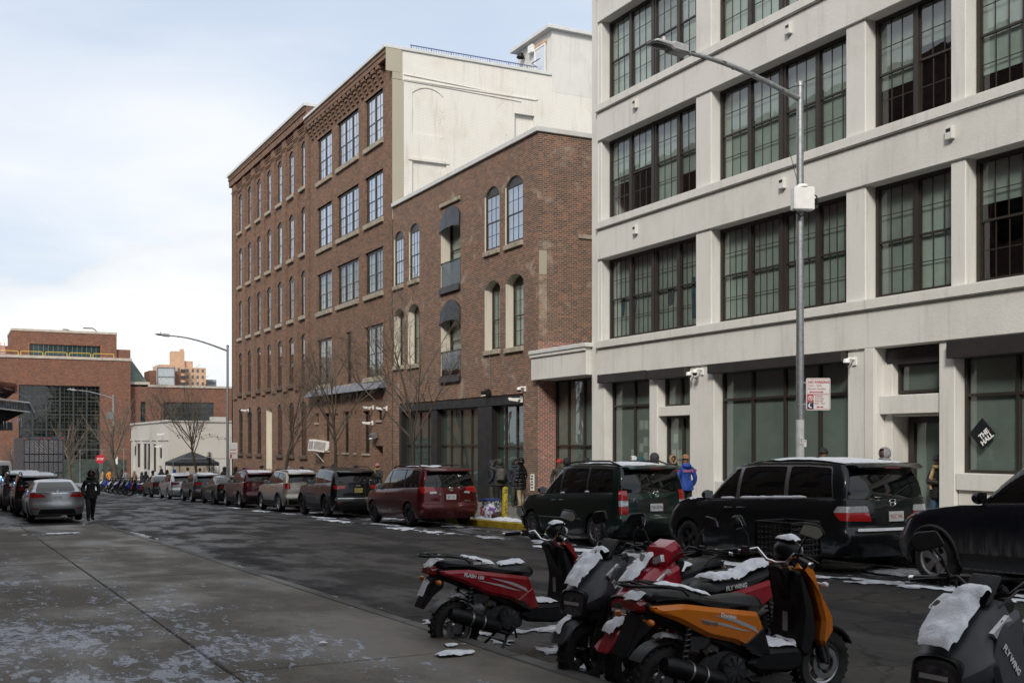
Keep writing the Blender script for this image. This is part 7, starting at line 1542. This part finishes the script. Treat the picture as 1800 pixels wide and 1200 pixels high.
    # brake cables
    if not lo:
        mb = MB(); mb.tube([stp((.96, -.22, 1.06)), stp((1.07, -.16, 1.08)), (1.13, -.09, .95), (1.14, -.07, .72)], .006, 5); mb.tube([stp((.96, .22, 1.06)), stp((1.08, .14, 1.05)), (1.13, .07, .92)], .006, 5); mb.tube([(1.16, -.1, .72), (1.26, -.11, .45), (FX, -.095, Rf)], .006, 5); P(mb, 'cables', m_dark, smooth=60)
    # floorboard and underframe
    mb = MB(); mb.prism(fillet([(.60, .40), (.62, .43), (1.0, .42), (1.04, .36), (1.02, .27), (.90, .24), (.60, .27), (.52, .34)], .02), 'y', -.17, .17, bev=.03); P(mb, 'floorboard', m_splas)
    # rear body
    mb = MB(); mb.prism(fillet([(.66, .42), (.63, .62), (.55, .72), (.2, .76), (-.28, .84), (-.34, .80), (-.3, .72), (-.05, .62), (.15, .52), (.40, .42), (.55, .35)], .03), 'y', -.125, .125, bev=.03); P(mb, 'inner_body', m_splas)
    for s in (1, -1):
        mb = MB(); mb.prism(fillet([(.60, .70), (.66, .58), (.70, .41), (.58, .40), (.40, .50), (.16, .56), (-.08, .68), (-.30, .765), (-.32, .80), (-.05, .80), (.3, .745)], .02, 3), 'y', s*.10, s*.178, bev=.03); P(mb, 'side_panel', body)
        mb = MB(); mb.prism(fillet([(.64, .60), (.71, .40), (.60, .39), (.44, .47), (.52, .52)], .02), 'y', s*.15, s*.186, bev=.012); P(mb, 'lower_panel', mat2 or body)
        if not lo and style == 'bws':
            mb = MB()
            for k in range(3): mb.rbox((.50+.035*k, s*.187, .475-.03*k), (.12, .006, .018), (0, R(20), 0))
            P(mb, 'vents', m_under, keep=False)
            if s < 0 or True:
                mb = MB(); mb.prism([(.18, .715), (.42, .66), (.56, .60), (.60, .55), (.50, .60), (.36, .655)], 'y', s*.178, s*.181); mb.prism([(.05, .70), (.30, .645), (.52, .57), (.44, .585), (.28, .63)], 'y', s*.178, s*.181); P(mb, 'decal', M('decal_silver', (.45, .45, .46), .35, .3, var=0) if style == 'bws' else m_under, keep=False)
    mb = MB(); mb.prism(fillet([(.66, .68), (.70, .74), (.64, .80), (.48, .80), (.30, .79), (.16, .83), (.02, .875), (-.20, .885), (-.30, .87), (-.32, .83), (-.05, .79), (.3, .735)], .03, 4), 'y', -.145, .145, bev=.05); P(mb, 'seat', m_sseat, smooth=60)
    # rack, tail lamp, rear fender
    mb = MB()
    for s in (1, -1): mb.tube([(.0, s*.15, .85), (-.06, s*.155, .90), (-.20, s*.13, .925), (-.43, s*.09, .93), (-.45, 0, .93)], .011, 6)
    for k in range(3): mb.tube([(-.22-.08*k, -.12, .925), (-.22-.08*k, .12, .925)], .009, 6)
    P(mb, 'luggage_rack', m_splas, smooth=60)
    mb = MB(); mb.prism(fillet([(-.27, .85), (-.38, .82), (-.40, .76), (-.30, .74), (-.22, .79)], .015), 'y', -.10, .10, bev=.025); P(mb, 'tail_light', m_dred)
    mb = MB(); mb.prism(fillet([(-.24, .74), (-.34, .74), (-.40, .60), (-.47, .46), (-.44, .45), (-.34, .57), (-.24, .64)], .015), 'y', -.09, .09, bev=.012); P(mb, 'rear_fender', m_splas); 
    mb = MB(); mb.prism([(RWX-.01+.285*math.cos(a), Rr+.285*math.sin(a)) for a in [R(50)+R(95)*k/8 for k in range(9)]]+[(RWX-.01+.27*math.cos(a), Rr+.27*math.sin(a)) for a in [R(145)-R(95)*k/8 for k in range(9)]], 'y', -.07, .07); P(mb, 'mudguard', m_splas)
    # engine, muffler, shocks, stand
    mb = MB(); mb.prism(fillet([(.56, .22), (.58, .36), (.42, .44), (.18, .42), (.10, .30), (.30, .20)], .03), 'y', -.12, .11, bev=.02); mb.prism(fillet([(.46, .20), (.46, .34), (.02, .33), (-.15, .28), (-.13, .20), (.05, .17)], .04), 'y', .08, .16, bev=.025); P(mb, 'engine', m_eng)
    mb = MB(); mb.lathe([(0, -.165), (.05, -.17), (.095, -.16), (.115, -.13), (.115, -.10)], (.40, 0, .31), 'y', 20)
    for k in range(10): a = 2*PI*k/10; mb.rbox((.40+.065*math.cos(a), -.168, .31+.065*math.sin(a)), (.06, .008, .010), (0, -a, 0))
    P(mb, 'fan_cover', m_eng)
    mb = MB(); mb.tube([(.50, -.06, .20), (.40, -.14, .17), (.26, -.17, .22)], .02, 8); mb.tube([(.28, -.18, .24), (.24, -.185, .26), (-.17, -.195, .395), (-.23, -.195, .415)], [.045, .068, .070, .05], 14); P(mb, 'exhaust', m_splas, smooth=50)
    mb = MB(); mb.tube([(.10, -.187, .306), (.085, -.188, .311)], .073, 14); mb.tube([(-.02, -.19, .348), (-.035, -.191, .353)], .073, 14); P(mb, 'exhaust_band', m_alu)
    for s in (1, -1):
        a, b = Vector((-.05, s*.13, .28)), Vector((.02, s*.125, .68)); pts = [a.lerp(b, .25+.65*k/60)+Vector((.034*math.cos(k*.75), .034*math.sin(k*.75), 0)) for k in range(61)]
        mb = MB(); mb.tube(pts if not lo else [a, b], .007 if not lo else .03, 5); P(mb, 'shock_spring', m_dark, smooth=60); mb = MB(); mb.tube([a, b], .014, 8); P(mb, 'shock_absorber', m_eng)
    if stand:
        mb = MB()
        for s in (1, -1): mb.tube([(.44, s*.07, .22), (.36, s*.15, .10), (.28, s*.20, .012)], .014, 6); mb.tube([(.28, s*.20, .012), (.22, s*.22, .012)], .014, 6)
        mb.tube([(.36, -.15, .10), (.36, .15, .10)], .012, 6); P(mb, 'centre_stand', m_splas); mb = MB(); mb.tube([(.62, .14, .26), (.66, .22, .13), (.70, .26, .05)], .011, 6); P(mb, 'side_stand', m_splas)
    if not lo:
        mb = MB(); mb.tube([(.16, -.11, .44), (.20, -.12, .48), (.26, -.12, .45)], .035, 8); mb.rbox((.12, -.10, .52), (.16, .06, .09)); P(mb, 'carburettor', m_eng); mb = MB(); mb.lathe([(0, 0), (.02, 0), (.02, .03)], (.20, -.15, .47), 'y', 8); P(mb, 'brass_fitting', M('brass', (.45, .32, .12), .35, .9))
    for (s, sz, x, y, z, rot, mt) in texts: text(s, sz, mt, t, (x, y, z), rot, 'lettering', bold=.0015)
    if crate:
        c = thing('milk_crate', crate, 'crate', (0, 0, 0)); c.parent = None
        mb = MB(); L_, W_, H_ = .36, .36, .28
        for z in [.01+.045*k for k in range(7)]:
            for (a, b) in (((-L_/2, -W_/2), (L_/2, -W_/2)), ((L_/2, -W_/2), (L_/2, W_/2)), ((L_/2, W_/2), (-L_/2, W_/2)), ((-L_/2, W_/2), (-L_/2, -W_/2))): mb.tube([(*a, z), (*b, z)], .009 if z < .27 else .014, 4)
        for k in range(9):
            u = -L_/2+L_*k/8
            for p in ((u, -W_/2), (u, W_/2), (-L_/2, u), (L_/2, u)): mb.tube([(*p, 0), (*p, H_)], .006 if k % 8 else .014, 4)
        mb.box(-L_/2, L_/2, -W_/2, W_/2, 0, .012); mb.build('basket', m_splas, c)
        Mw = Matrix.Translation(t.location) @ t.rotation_euler.to_matrix().to_4x4() @ Matrix.Translation((-.36, 0, .945)); c.matrix_world = Mw
    if snow:
        B = BVHTree.FromPolygons([Vector(v) for v in ALL.v], ALL.f)
        for k, (sx0, sx1, sy0, sy1, th, zlo, zhi) in enumerate(snow):
            s_ = snow_cap(B, sx0, sx1, sy0, sy1, rectd(sx0, sx1, sy0, sy1), th, .011, .022, (zlo, zhi), seed+k, .45, 3.5, 2.4)
            if s_.f: s_.build('snow_patch', m_snow, t, smooth=75, relax=2, label='fresh white snow lying on the scooter', kind='stuff')
    return t
SG = 'scooters parked at the near kerb'
p_r = spaint('red', (.26, .008, .014)); p_o = spaint('orange', (.62, .17, .012)); p_g = M('scooter_matt_grey', (.050, .053, .060), .5, .2, var=.12, sc=6); p_r2 = spaint('crimson', (.30, .008, .020))
m_wht = M('decal_white', (.7, .7, .7), .4, var=0)
LX = (PI/2, 0, PI)
snowA = [(.0, .30, -.09, .14, .05, .70, 1.0), (.36, .64, -.08, .10, .045, .60, 1.0), (.70, .96, -.15, .15, .035, .3, .6), (-.40, -.24, -.10, .12, .035, .6, .91), (-.46, -.36, -.08, .08, .03, .30, .70), (-.16, .12, -.06, .06, .04, .3, .56), (.92, 1.08, -.08, .08, .03, 1.0, 1.25), (-.36, -.24, -.12, .12, .03, .90, 1.0)]
scooter('red scooter on its centre stand with snow on seat, leftmost at the near kerb', (4.31, 9.44), 1, p_r, steer=14, snow=snowA, texts=[('FLASH 150', .045, .02, -.182, .735, (PI/2, R(12), 0), m_wht), ('TANK PRO', .03, .10, -.151, .85, RX, m_wht), ('TRIUMPH', .06, 1.21, -.20, .70, (PI/2, R(50), 0), m_wht)], seed=2)
scooter('matt grey scooter facing the sidewalk with snow on its nose, beside the red one', (4.46+1.29, 7.50+.35), 195, p_g, style='fly', steer=-18, snow=[(1.08, 1.46, -.21, .06, .07, .6, 1.02), (1.32, 1.62, -.07, .02, .02, .1, .62), (.1, .55, -.10, .12, .05, .6, 1.0), (.66, .98, -.15, .15, .035, .3, .6)], texts=[('FLY WING', .052, 1.17, .231, .74, (PI/2, R(48), PI), m_wht)], seed=5)
scooter('crimson scooter facing the sidewalk under heavy snow, between grey and orange scooters', (4.52+1.33, 6.90+.19), 188, p_r2, style='fly', steer=12, snow=[(1.02, 1.40, -.20, .02, .05, .6, 1.02), (-.15, .62, -.11, .11, .06, .6, 1.0), (1.10, 1.60, -.09, .09, .07, .30, .66), (.66, .98, -.16, .16, .04, .3, .6), (-.42, -.25, -.1, .1, .04, .6, 1.0)], texts=[('FLY WING', .050, .40, .15, .76, (PI/2, R(-4), PI), m_wht), ('FLY WING', .045, 1.17, .231, .74, (PI/2, R(48), PI), m_wht)], crate='black milk crate on the luggage rack of the crimson scooter', seed=9, fend=p_r2, cowl=True)
scooter('orange and black scooter with snow on its footboard, nearest the crimson scooter', (4.48, 6.33), 1, p_o, steer=10, lean=2, snow=[(-.14, .34, .02, .14, .04, .6, 1.0), (.68, .97, -.16, .16, .035, .3, .6), (.93, 1.0, -.15, .1, .03, .3, .62), (.92, 1.08, -.1, .1, .04, 1.0, 1.25), (-.16, .12, -.06, .06, .05, .3, .56), (-.40, -.3, -.1, .1, .03, .6, .91)], texts=[('Dominic', .04, .32, -.183, .695, (PI/2, R(12), 0), m_wht), ('TANK 150', .03, .16, -.183, .66, (PI/2, R(12), 0), m_alu)], seed=14, mat2=m_splas)
scooter('matt grey scooter with snow on its nose, cut off by the right edge', (4.47+1.31, 3.92+.20), 188, p_g, style='fly', steer=22, snow=[(1.04, 1.46, -.21, .08, .07, .6, 1.02), (.66, .98, -.15, .15, .05, .3, .6), (.1, .55, -.10, .12, .05, .6, 1.0)], texts=[('FLY WING', .044, 1.17, .231, .74, (PI/2, R(48), PI), m_wht)], crate='black milk crate on the scooter at the right edge', seed=21)
# long row of scooters far down the street
DG = 'scooters in the distant row'
far_p = [spaint('blue', (.02, .05, .30)), spaint('white', (.55, .56, .58)), spaint('black', (.012, .012, .014)), spaint('grey2', (.10, .11, .12)), spaint('red3', (.35, .015, .01)), spaint('green', (.02, .12, .05))]
protos = []
rn = random.Random(31)
colr = ['blue', 'white', 'black', 'grey', 'red', 'green']; order = [4, 2, 0, 2, 1, 2, 3, 2, 0, 1, 2, 5, 2, 3, 1, 2, 0, 2, 1, 3]
ordn = ['first', 'second', 'third', 'fourth', 'fifth', 'sixth', 'seventh', 'eighth', 'ninth', 'tenth', 'eleventh', 'twelfth', 'thirteenth', 'fourteenth', 'fifteenth', 'sixteenth', 'seventeenth', 'eighteenth', 'nineteenth', 'twentieth']
base = {}
for i, c in enumerate(order):
    y = 83.0+i*1.12; x = 12.0+rn.uniform(-.25, .3); hd = 180+rn.uniform(-14, 14); lab = '%s scooter, %s in the distant row counted from the parked cars' % (colr[c], ordn[i])
    if c not in base: base[c] = scooter(lab, (x+1.3, y), hd, far_p[c], style='fly' if c in (1, 3, 0) else 'bws', lo=True, lean=6, group=DG, z0=G(y), snow=[(.0, .6, -.1, .1, .04, .6, 1.0)])
    else:
        o = copy_tree(base[c]); o.location = (x+1.3, y, G(y)); o.rotation_euler = (R(rn.uniform(4, 9)), 0, R(hd)); o['label'] = lab; o['group'] = DG
# ------------------------------------------------------------------ people
m_skin = M('skin', (.20, .105, .072), .6, var=.1, sc=9); m_skin2 = M('skin_dark', (.07, .038, .027), .6, var=.1, sc=9); m_skin3 = M('skin_light', (.42, .26, .20), .6, var=.1, sc=9)
m_shoe = M('shoe', (.02, .019, .018), .7, var=.2); m_jean = M('jeans_blue', (.035, .065, .12), .85, var=.25, sc=15, bump=.2); m_blackt = M('trousers_black', (.012, .012, .014), .85, var=.25, sc=9); m_olive = M('trousers_olive', (.045, .05, .033), .85, var=.25, sc=9); m_khaki = M('trousers_khaki', (.34, .28, .19), .85, var=.2, sc=9)
def coat(n, c): return M('coat_'+n, c, .75, var=.3, sc=7, bump=.35, bsc=16)
PM = {}
def body_mesh(pose):
    if pose in PM: return PM[pose]
    V = {}; E_ = []; Rd = {}
    def j(n, p, r, par=None): V[n] = p; Rd[n] = r; E_.append((par, n)) if par else None
    lean = .10 if pose in ('bow',) else (.04 if pose == 'walk' else 0)
    j('pel', (0, 0, .95), (.175, .135)); j('wst', (0, lean*.3, 1.10), (.165, .13), 'pel'); j('chs', (0, lean, 1.32), (.185, .14), 'wst'); j('nkb', (0, lean*1.2, 1.46), (.10, .09), 'chs'); j('nek', (0, lean*1.4+.01, 1.53), (.058, .058), 'nkb')
    hy = lean*1.4+(.05 if pose == 'bow' else .025)
    j('jaw', (0, hy+.01, 1.60), (.070, .080), 'nek'); j('fac', (0, hy+.005, 1.67), (.078, .095), 'jaw'); j('crn', (0, hy-.01, 1.755), (.066, .078), 'fac')
    for s, n in ((1, 'L'), (-1, 'R')):
        j('sh'+n, (s*.175, lean*1.1, 1.42), (.085, .085), 'nkb')
        if pose == 'raise' and s < 0: a = [(s*.33, .10, 1.45), (s*.20, .26, 1.66), (s*.13, .17, 1.74)]
        elif pose == 'cross': a = [(s*.26, .04, 1.16), (s*.06, .24, 1.17), (-s*.04, .22, 1.2)]
        elif pose == 'phone': a = [(s*.25, .03, 1.16), (s*.14, .27, 1.24), (s*.08, .33, 1.30)]
        elif pose == 'walk': a = [(s*.26, -.05*s, 1.15), (s*.25, .12+.06*s, .95), (s*.20, .16+.06*s, .92)]
        else: a = [(s*.265, -.05, 1.15), (s*.25, .06, .95), (s*.19, .13, .93)]
        j('el'+n, a[0], (.068, .068), 'sh'+n); j('wr'+n, a[1], (.055, .055), 'el'+n); j('ha'+n, a[2], (.042, .042), 'wr'+n)
        st = .16*s if pose == 'walk' else .02*s
        j('hi'+n, (s*.095, 0, .86), (.108, .115), 'pel'); j('kn'+n, (s*.11, st+.03, .49), (.078, .082), 'hi'+n); j('an'+n, (s*.115, st*1.2-.03-(.08 if pose == 'walk' and s < 0 else 0), .10), (.056, .06), 'kn'+n); j('to'+n, (s*.13, st*1.2+.13-(.06 if pose == 'walk' and s < 0 else 0), .045), (.046, .042), 'an'+n)
    names = list(V); me = bpy.data.meshes.new('body'); me.from_pydata([V[n] for n in names], [(names.index(a), names.index(b)) for a, b in E_], [])
    o = bpy.data.objects.new('tmp', me); COL.objects.link(o); md = o.modifiers.new('s', 'SKIN'); md.use_smooth_shade = True; md.branch_smoothing = .4
    for i, n in enumerate(names): me.skin_vertices[0].data[i].radius = Rd[n]; me.skin_vertices[0].data[i].use_root = (n == 'pel')
    sb = o.modifiers.new('ss', 'SUBSURF'); sb.levels = 2; sb.render_levels = 2
    dg = bpy.context.evaluated_depsgraph_get(); m2 = bpy.data.meshes.new_from_object(o.evaluated_get(dg)); bpy.data.objects.remove(o)
    hands = [Vector(V['haL']), Vector(V['haR'])]; head = Vector(V['fac'])
    m2.materials.clear()
    for _ in range(4): m2.materials.append(m_skin)
    vis = pose in ('raise', 'phone', 'cross')
    for p in m2.polygons:
        c = p.center; k = 0
        if c.z < .095: k = 3
        elif c.z < .84 and abs(c.x) < .24 and not any((c-h).length < .10 for h in hands): k = 1
        elif (c-head).length < .17 and c.z > 1.545 and (c.xy-head.xy).length < .125: k = 2
        elif vis and any((c-h).length < .055 for h in hands): k = 2
        p.material_index = k; p.use_smooth = True
    m2.name = 'body_'+pose; PM[pose] = (m2, head, hands); return PM[pose]
def person(label, loc, face, pose='stand', jacket=None, trousers=None, skin=None, h=1.78, hood=None, hat=None, shoe=None, group=None, coatlen=None, fur=None, scarf=None, hand=True):
    me, head, hands = body_mesh(pose); t = thing('person', label, 'person', loc, (0, 0, R(face)), group); s = h/1.83; t.scale = (s*1.04, s*1.04, s)
    b = link('body', me, t)
    for i, m in enumerate((jacket, trousers or m_blackt, skin or m_skin2, shoe or m_shoe)): b.material_slots[i].link = 'OBJECT'; b.material_slots[i].material = m
    hx, hy, hz = head
    # jacket skirt over the hips
    mb = MB(); zl = coatlen or .80; n = 20; prof = [(zl, 1.06), (zl+.03, 1.09), (.95, 1.07), (1.08, 1.04)]
    for z, k in prof:
        for q in range(n): a = 2*PI*q/n; mb.v.append((.205*k*math.cos(a), .158*k*math.sin(a)+(.01 if z > 1 else 0), z))
    for i in range(3):
        for q in range(n): mb.f.append((i*n+q, i*n+(q+1) % n, (i+1)*n+(q+1) % n, (i+1)*n+q)); mb.m.append(0)
    mb.build('coat_hem', jacket, t, smooth=70)
    if hood:
        mb = MB(); mb.ball((hx, hy-.02, hz+.005), (.125, .140, .150), 18, 12)
        mb.f = [f for f in mb.f if not (sum(mb.v[i][1] for i in f)/len(f) > hy+.062 and abs(sum(mb.v[i][2] for i in f)/len(f)-hz) < .10)]; mb.m = [0]*len(mb.f); mb.build('hood', hood, t, smooth=70)
        mb = MB(); mb.tube([(hx+.125*math.cos(a), hy-.02+.06*math.sin(a), hz-.145+.015*math.sin(a)) for a in [2*PI*k/12 for k in range(13)]], .045, 8); mb.build('collar', hood, t, smooth=70)
        if fur: mb = MB(); mb.tube([(hx+.092*math.cos(a), hy+.075, hz+.115*math.sin(a)) for a in [2*PI*k/16 for k in range(17)]], .032, 7); mb.build('fur_trim', fur, t, smooth=60)
    if hat:
        mb = MB(); mb.ball((hx, hy-.012, hz+.055), (.104, .118, .105), 16, 10, fn=lambda v: Vector((v.x, v.y, max(v.z, hz+.035)))); mb.tube([(hx+.100*math.cos(a), hy-.012+.114*math.sin(a), hz+.045) for a in [2*PI*k/16 for k in range(17)]], .020, 6); mb.build('knit_hat', hat, t, smooth=60)
    # face: eyes, nose, mouth, ears
    if not (hood is None and hat is None) or True:
        mb = MB()
        for e in (-1, 1): mb.ball((hx+e*.030, hy+.090, hz+.012), (.011, .008, .007), 8, 6)
        mb.rbox((hx, hy+.093, hz-.055), (.045, .008, .008)); mb.build('eyes_and_mouth', m_dark, t); mb = MB(); mb.ball((hx, hy+.098, hz-.018), (.014, .020, .024), 8, 6)
        for e in (-1, 1): mb.ball((hx+e*.080, hy, hz), (.014, .026, .034), 8, 6)
        mb.build('nose_and_ears', skin or m_skin2, t, smooth=60)
    if hand and pose in ('raise', 'phone', 'cross'):
        for i, hp in enumerate(hands):
            if pose == 'raise' and i == 0: continue
            mb = MB(); d = Vector((-.3 if i == 0 else .3, .35, .5)).normalized()
            for k in range(4): o_ = Vector(((k-1.5)*.019, 0, 0)); q = hp+o_+d*.03; mb.tube([q, q+d*.04, q+d*(.065-.006*abs(k-1.5))+Vector((0, -.02, 0))], [.010, .009, .007], 6)
            sg = 1 if i == 0 else -1; mb.tube([hp, hp+Vector((sg*.03, .0, .025)), hp+Vector((sg*.035, .0, .055))], [.012, .011, .009], 6); mb.build('hand', skin or m_skin2, t, smooth=60)
    if scarf: mb = MB(); mb.tube([(hx+.10*math.cos(a), hy-.03+.10*math.sin(a), hz-.13) for a in [2*PI*k/12 for k in range(13)]], .05, 8); mb.tube([(.06, .10, 1.5), (.08, .17, 1.3), (.08, .17, 1.0)], [.05, .06, .05], 8, sq=.6); mb.build('scarf', scarf, t, smooth=60)
    return t
def swz(x, y): return G(y)+.15+max(0, x-14.3)*.02
def at_(x, y): return (x, y, swz(x, y))
def backpack(label, who, mat, col2=None):
    t = thing('backpack', label, 'backpack'); mb = MB(); mb.prism(fillet([(-.15, .98), (.15, .98), (.17, 1.2), (.13, 1.44), (-.13, 1.44), (-.17, 1.2)], .06, 4), 'y', -.34, -.15, bev=.05); mb.build('pack', mat, t, smooth=50); mb = MB(); mb.prism(fillet([(-.11, 1.02), (.11, 1.02), (.11, 1.18), (-.11, 1.18)], .03), 'y', -.375, -.33, bev=.015); mb.build('pocket', mat, t, smooth=50)
    mb = MB()
    for s in (-1, 1): mb.tube([(s*.10, -.17, 1.42), (s*.11, -.05, 1.50), (s*.12, .12, 1.40), (s*.14, .13, 1.2), (s*.16, -.1, 1.05)], .02, 6)
    mb.build('straps', m_dark, t, smooth=60); t.location = who.location; t.rotation_euler = who.rotation_euler; t.scale = who.scale; return t
c_blk = coat('black', (.010, .010, .011)); c_nav = coat('navy', (.016, .022, .036)); c_olv = coat('olive', (.032, .034, .026)); c_gry = coat('grey', (.22, .22, .24)); c_teal = coat('teal', (.01, .075, .095)); c_blue = coat('royal', (.012, .055, .30)); c_wht = coat('white', (.55, .55, .58)); c_org = coat('orange', (.60, .22, .02)); c_tan = coat('tan', (.30, .20, .11)); c_chr = coat('charcoal', (.035, .035, .042)); c_fur = coat('fur', (.26, .18, .11)); c_red = coat('red', (.35, .02, .02)); c_prp = coat('purple', (.12, .03, .16))
QG = 'people queuing along the buildings'
def puffer():
    m, nt, b = newmat('puffer_black'); z = node(nt, 'ShaderNodeTexWave', {0: objc(nt), 'Scale': 2.4, 'Distortion': .6, 'Detail': 1}, bands_direction='Z'); b.inputs['Base Color'].default_value = (.009, .009, .010, 1); b.inputs['Roughness'].default_value = .32
    bp = node(nt, 'ShaderNodeBump', {'Height': z.outputs['Fac'], 'Strength': .9, 'Distance': .06}); nt.links.new(bp.outputs[0], b.inputs['Normal']); return m
c_puf = puffer()
pm = person('man in black hooded coat walking towards the camera past the silver saloon', (4.50, 41.2, G(41.2)), 186, 'walk', c_blk, m_blackt, m_skin2, 1.80, hood=c_blk)
mb = MB(); mb.rbox((.10, .165, 1.34), (.08, .01, .012), (0, .1, 0)); mb.rbox((-.11, .165, 1.36), (.10, .01, .014), (0, -.2, 0)); mb.build('chest_logo', m_wht, pm)
A1 = person('person in dark coat with a navy backpack, leftmost of the group at the shop door', at_(18.7, 38.35), 60, 'stand', c_nav, m_olive, hood=c_nav, group=QG); backpack('navy backpack on the leftmost person at the shop door', A1, c_nav)
A2 = person('person in olive hooded coat raising an elbow, back to the street', at_(18.5, 37.25), -20, 'raise', c_olv, m_blackt, h=1.82, hood=c_olv, group=QG); backpack('grey backpack on the person in the olive coat', A2, coat('packgrey', (.075, .07, .07)))
person('person in dark blue hooded coat facing the street by the shop door', at_(18.8, 36.55), 170, 'stand', c_nav, m_olive, hood=c_nav, group=QG)
person('person in shiny black puffer coat and khaki trousers beside the brick pier', at_(18.4, 35.35), 30, 'stand', c_puf, m_khaki, h=1.84, hood=c_puf, coatlen=.68, group=QG)
person('person in charcoal hood half hidden inside the group at the shop door', at_(19.2, 37.3), 200, 'stand', c_chr, m_blackt, hood=c_blk, h=1.74, group=QG)
person('person in tan scarf and pink cap in front of the brick doorway', at_(17.6, 48.0), 130, 'phone', c_chr, m_blackt, m_skin2, 1.76, hat=coat('pinkcap', (.45, .18, .22)), scarf=c_tan, group=QG)
person('person in red knit hat at the passage entrance behind the green minivan', at_(18.6, 32.9), 150, 'stand', c_olv, m_blackt, m_skin, 1.74, hat=c_red, group=QG)
person('person in black hood seen over the green minivan, first from the brick pier', at_(18.2, 31.7), 40, 'stand', c_blk, m_blackt, hood=c_blk, group=QG)
person('person in black knit hat seen over the green minivan, before the taped papers', at_(18.6, 31.1), 90, 'stand', c_chr, m_blackt, hat=c_blk, h=1.76, group=QG)
person('person in white hood seen over the green minivan', at_(18.2, 27.7), 70, 'stand', c_wht, m_blackt, hood=c_wht, h=1.78, group=QG)
person('person in teal hood seen over the green minivan', at_(17.9, 26.9), 70, 'stand', c_teal, m_blackt, hood=c_teal, h=1.76, group=QG)
person('tall person in charcoal hood beside the teal hood', at_(18.6, 27.2), 20, 'stand', c_chr, m_blackt, hood=c_chr, h=1.86, group=QG)
person('person in fur-trimmed hood facing the street by the narrow door', at_(18.3, 25.9), 165, 'stand', c_blk, m_blackt, m_skin, hood=c_chr, h=1.80, fur=c_fur, group=QG)
gp = person('person in royal blue jacket lettered GIANTS with a tan knit hat', at_(18.3, 25.25), -15, 'stand', c_blue, m_blackt, m_skin, 1.78, hat=coat('tanhat', (.26, .14, .06)), group=QG)
text('GIANTS', .085, M('giants_red', (.55, .12, .12), .6, var=0), gp, (0, -.172, 1.35), (PI/2, 0, 0), bold=.003)
mb = MB(); mb.ball((0, -.10, 1.50), (.13, .10, .07), 12, 8); mb.build('hood_down', c_blue, gp, smooth=60)
for s in (-1, 1): mb = MB(); mb.rbox((s*.255, -.02, 1.36), (.06, .14, .10), (0, s*.5, 0)); mb.build('red_sleeve_panel', c_red, gp, bevel=.02)
person('man in black knit hat looking over the black minivan roof', at_(18.5, 20.05), 160, 'stand', c_blk, m_blackt, m_skin, 1.84, hat=c_blk, group=QG)
person('person in grey hood under a black jacket bending by the recessed entrance', at_(18.9, 18.3), 80, 'bow', c_blk, m_blackt, m_skin2, 1.82, hood=c_gry, group=QG)
person('person in black jacket, tan scarf and jeans standing in the recessed doorway', (20.35, 18.28, -.35), 95, 'cross', c_blk, m_jean, m_skin2, 1.74, hat=c_blk, scarf=c_tan, group=QG)
FGp = 'people far down the street'
fc = [(17.2, 61.5, c_gry, 'grey hood beside the arched building window', 'h'), (17.6, 60.2, c_blk, 'black hood beside the person in grey', 'h'), (17.5, 50.8, c_blk, 'black hood seen over the black sport utility vehicle', 'h'), (17.5, 56.0, c_tan, 'dark cap near the blind arch of the arched building', 'c'), (17.8, 55.0, c_blk, 'black hood near the blind arch', 'h'),
      (16.4, 64.2, c_blk, 'black coat beside the lamp by the arched building', 'c'), (15.9, 66.5, c_chr, 'charcoal coat left of the lamp by the arched building', 'c'), (16.2, 70, c_blk, 'black hood between the tree and the lamp', 'h'), (16.4, 74, c_blk, 'black coat under the right side of the tent', 'h'), (16.0, 80, c_tan, 'brown hat under the tent', 'c'), (15.9, 84, c_wht, 'pale coat under the left side of the tent', 'c'),
      (15.6, 87.5, c_blue, 'bright blue jacket left of the tent', 'h'), (15.4, 89.5, c_blk, 'black hood left of the bright blue jacket', 'h'), (15.3, 91.5, c_chr, 'charcoal coat before the white corner building door', 'h'), (15.2, 95.0, c_blk, 'black hood below the white building windows', 'h'), (15.1, 98.0, c_blk, 'black coat below the paired windows', 'h'), (15.0, 99.5, c_chr, 'charcoal hood below the paired windows', 'h'), (14.9, 103, c_fur, 'tan hood behind the scooters', 'h'), (14.6, 106, c_gry, 'grey coat behind the scooters', 'c'), (14.5, 108, c_blk, 'black coat behind the scooters', 'h'), (13.8, 111, c_org, 'bright orange jacket beside the distant lamp', 'c'), (13.3, 112, c_tan, 'brown jacket near the stop sign', 'c'), (12.9, 113, c_blk, 'black hood near the stop sign', 'h'), (12.4, 114, c_olv, 'olive coat left of the stop sign', 'c')]
rn = random.Random(77)
for x, y, c, l, k in fc:
    person('far person in '+l, (x, y, swz(x, y) if y < 92 else G(y)), rn.uniform(0, 360), rn.choice(('stand', 'stand', 'phone')), c, rn.choice((m_blackt, m_jean, m_olive)), rn.choice((m_skin, m_skin2)), rn.uniform(1.7, 1.85), hood=c if k == 'h' else None, hat=c_blk if k == 'c' else None, group=FGp, hand=False)
um = thing('umbrella', 'rainbow striped umbrella held low beside the lamp by the arched building', 'umbrella', (15.6, 63.6, swz(15.6, 63.6)+1.15), (R(60), 0, R(30)))
for k in range(8):
    mb = MB(); a0, a1 = 2*PI*k/8, 2*PI*(k+1)/8; mb.tri((0, 0, .35), (.62*math.cos(a0), .62*math.sin(a0), 0), (.62*math.cos(a1), .62*math.sin(a1), 0)); mb.build('panel', [c_org, c_red, c_prp, c_blue][k % 4], um)
mb = MB(); mb.tube([(0, 0, .42), (0, 0, -.6)], .012, 6); mb.build('shaft', m_dark, um)
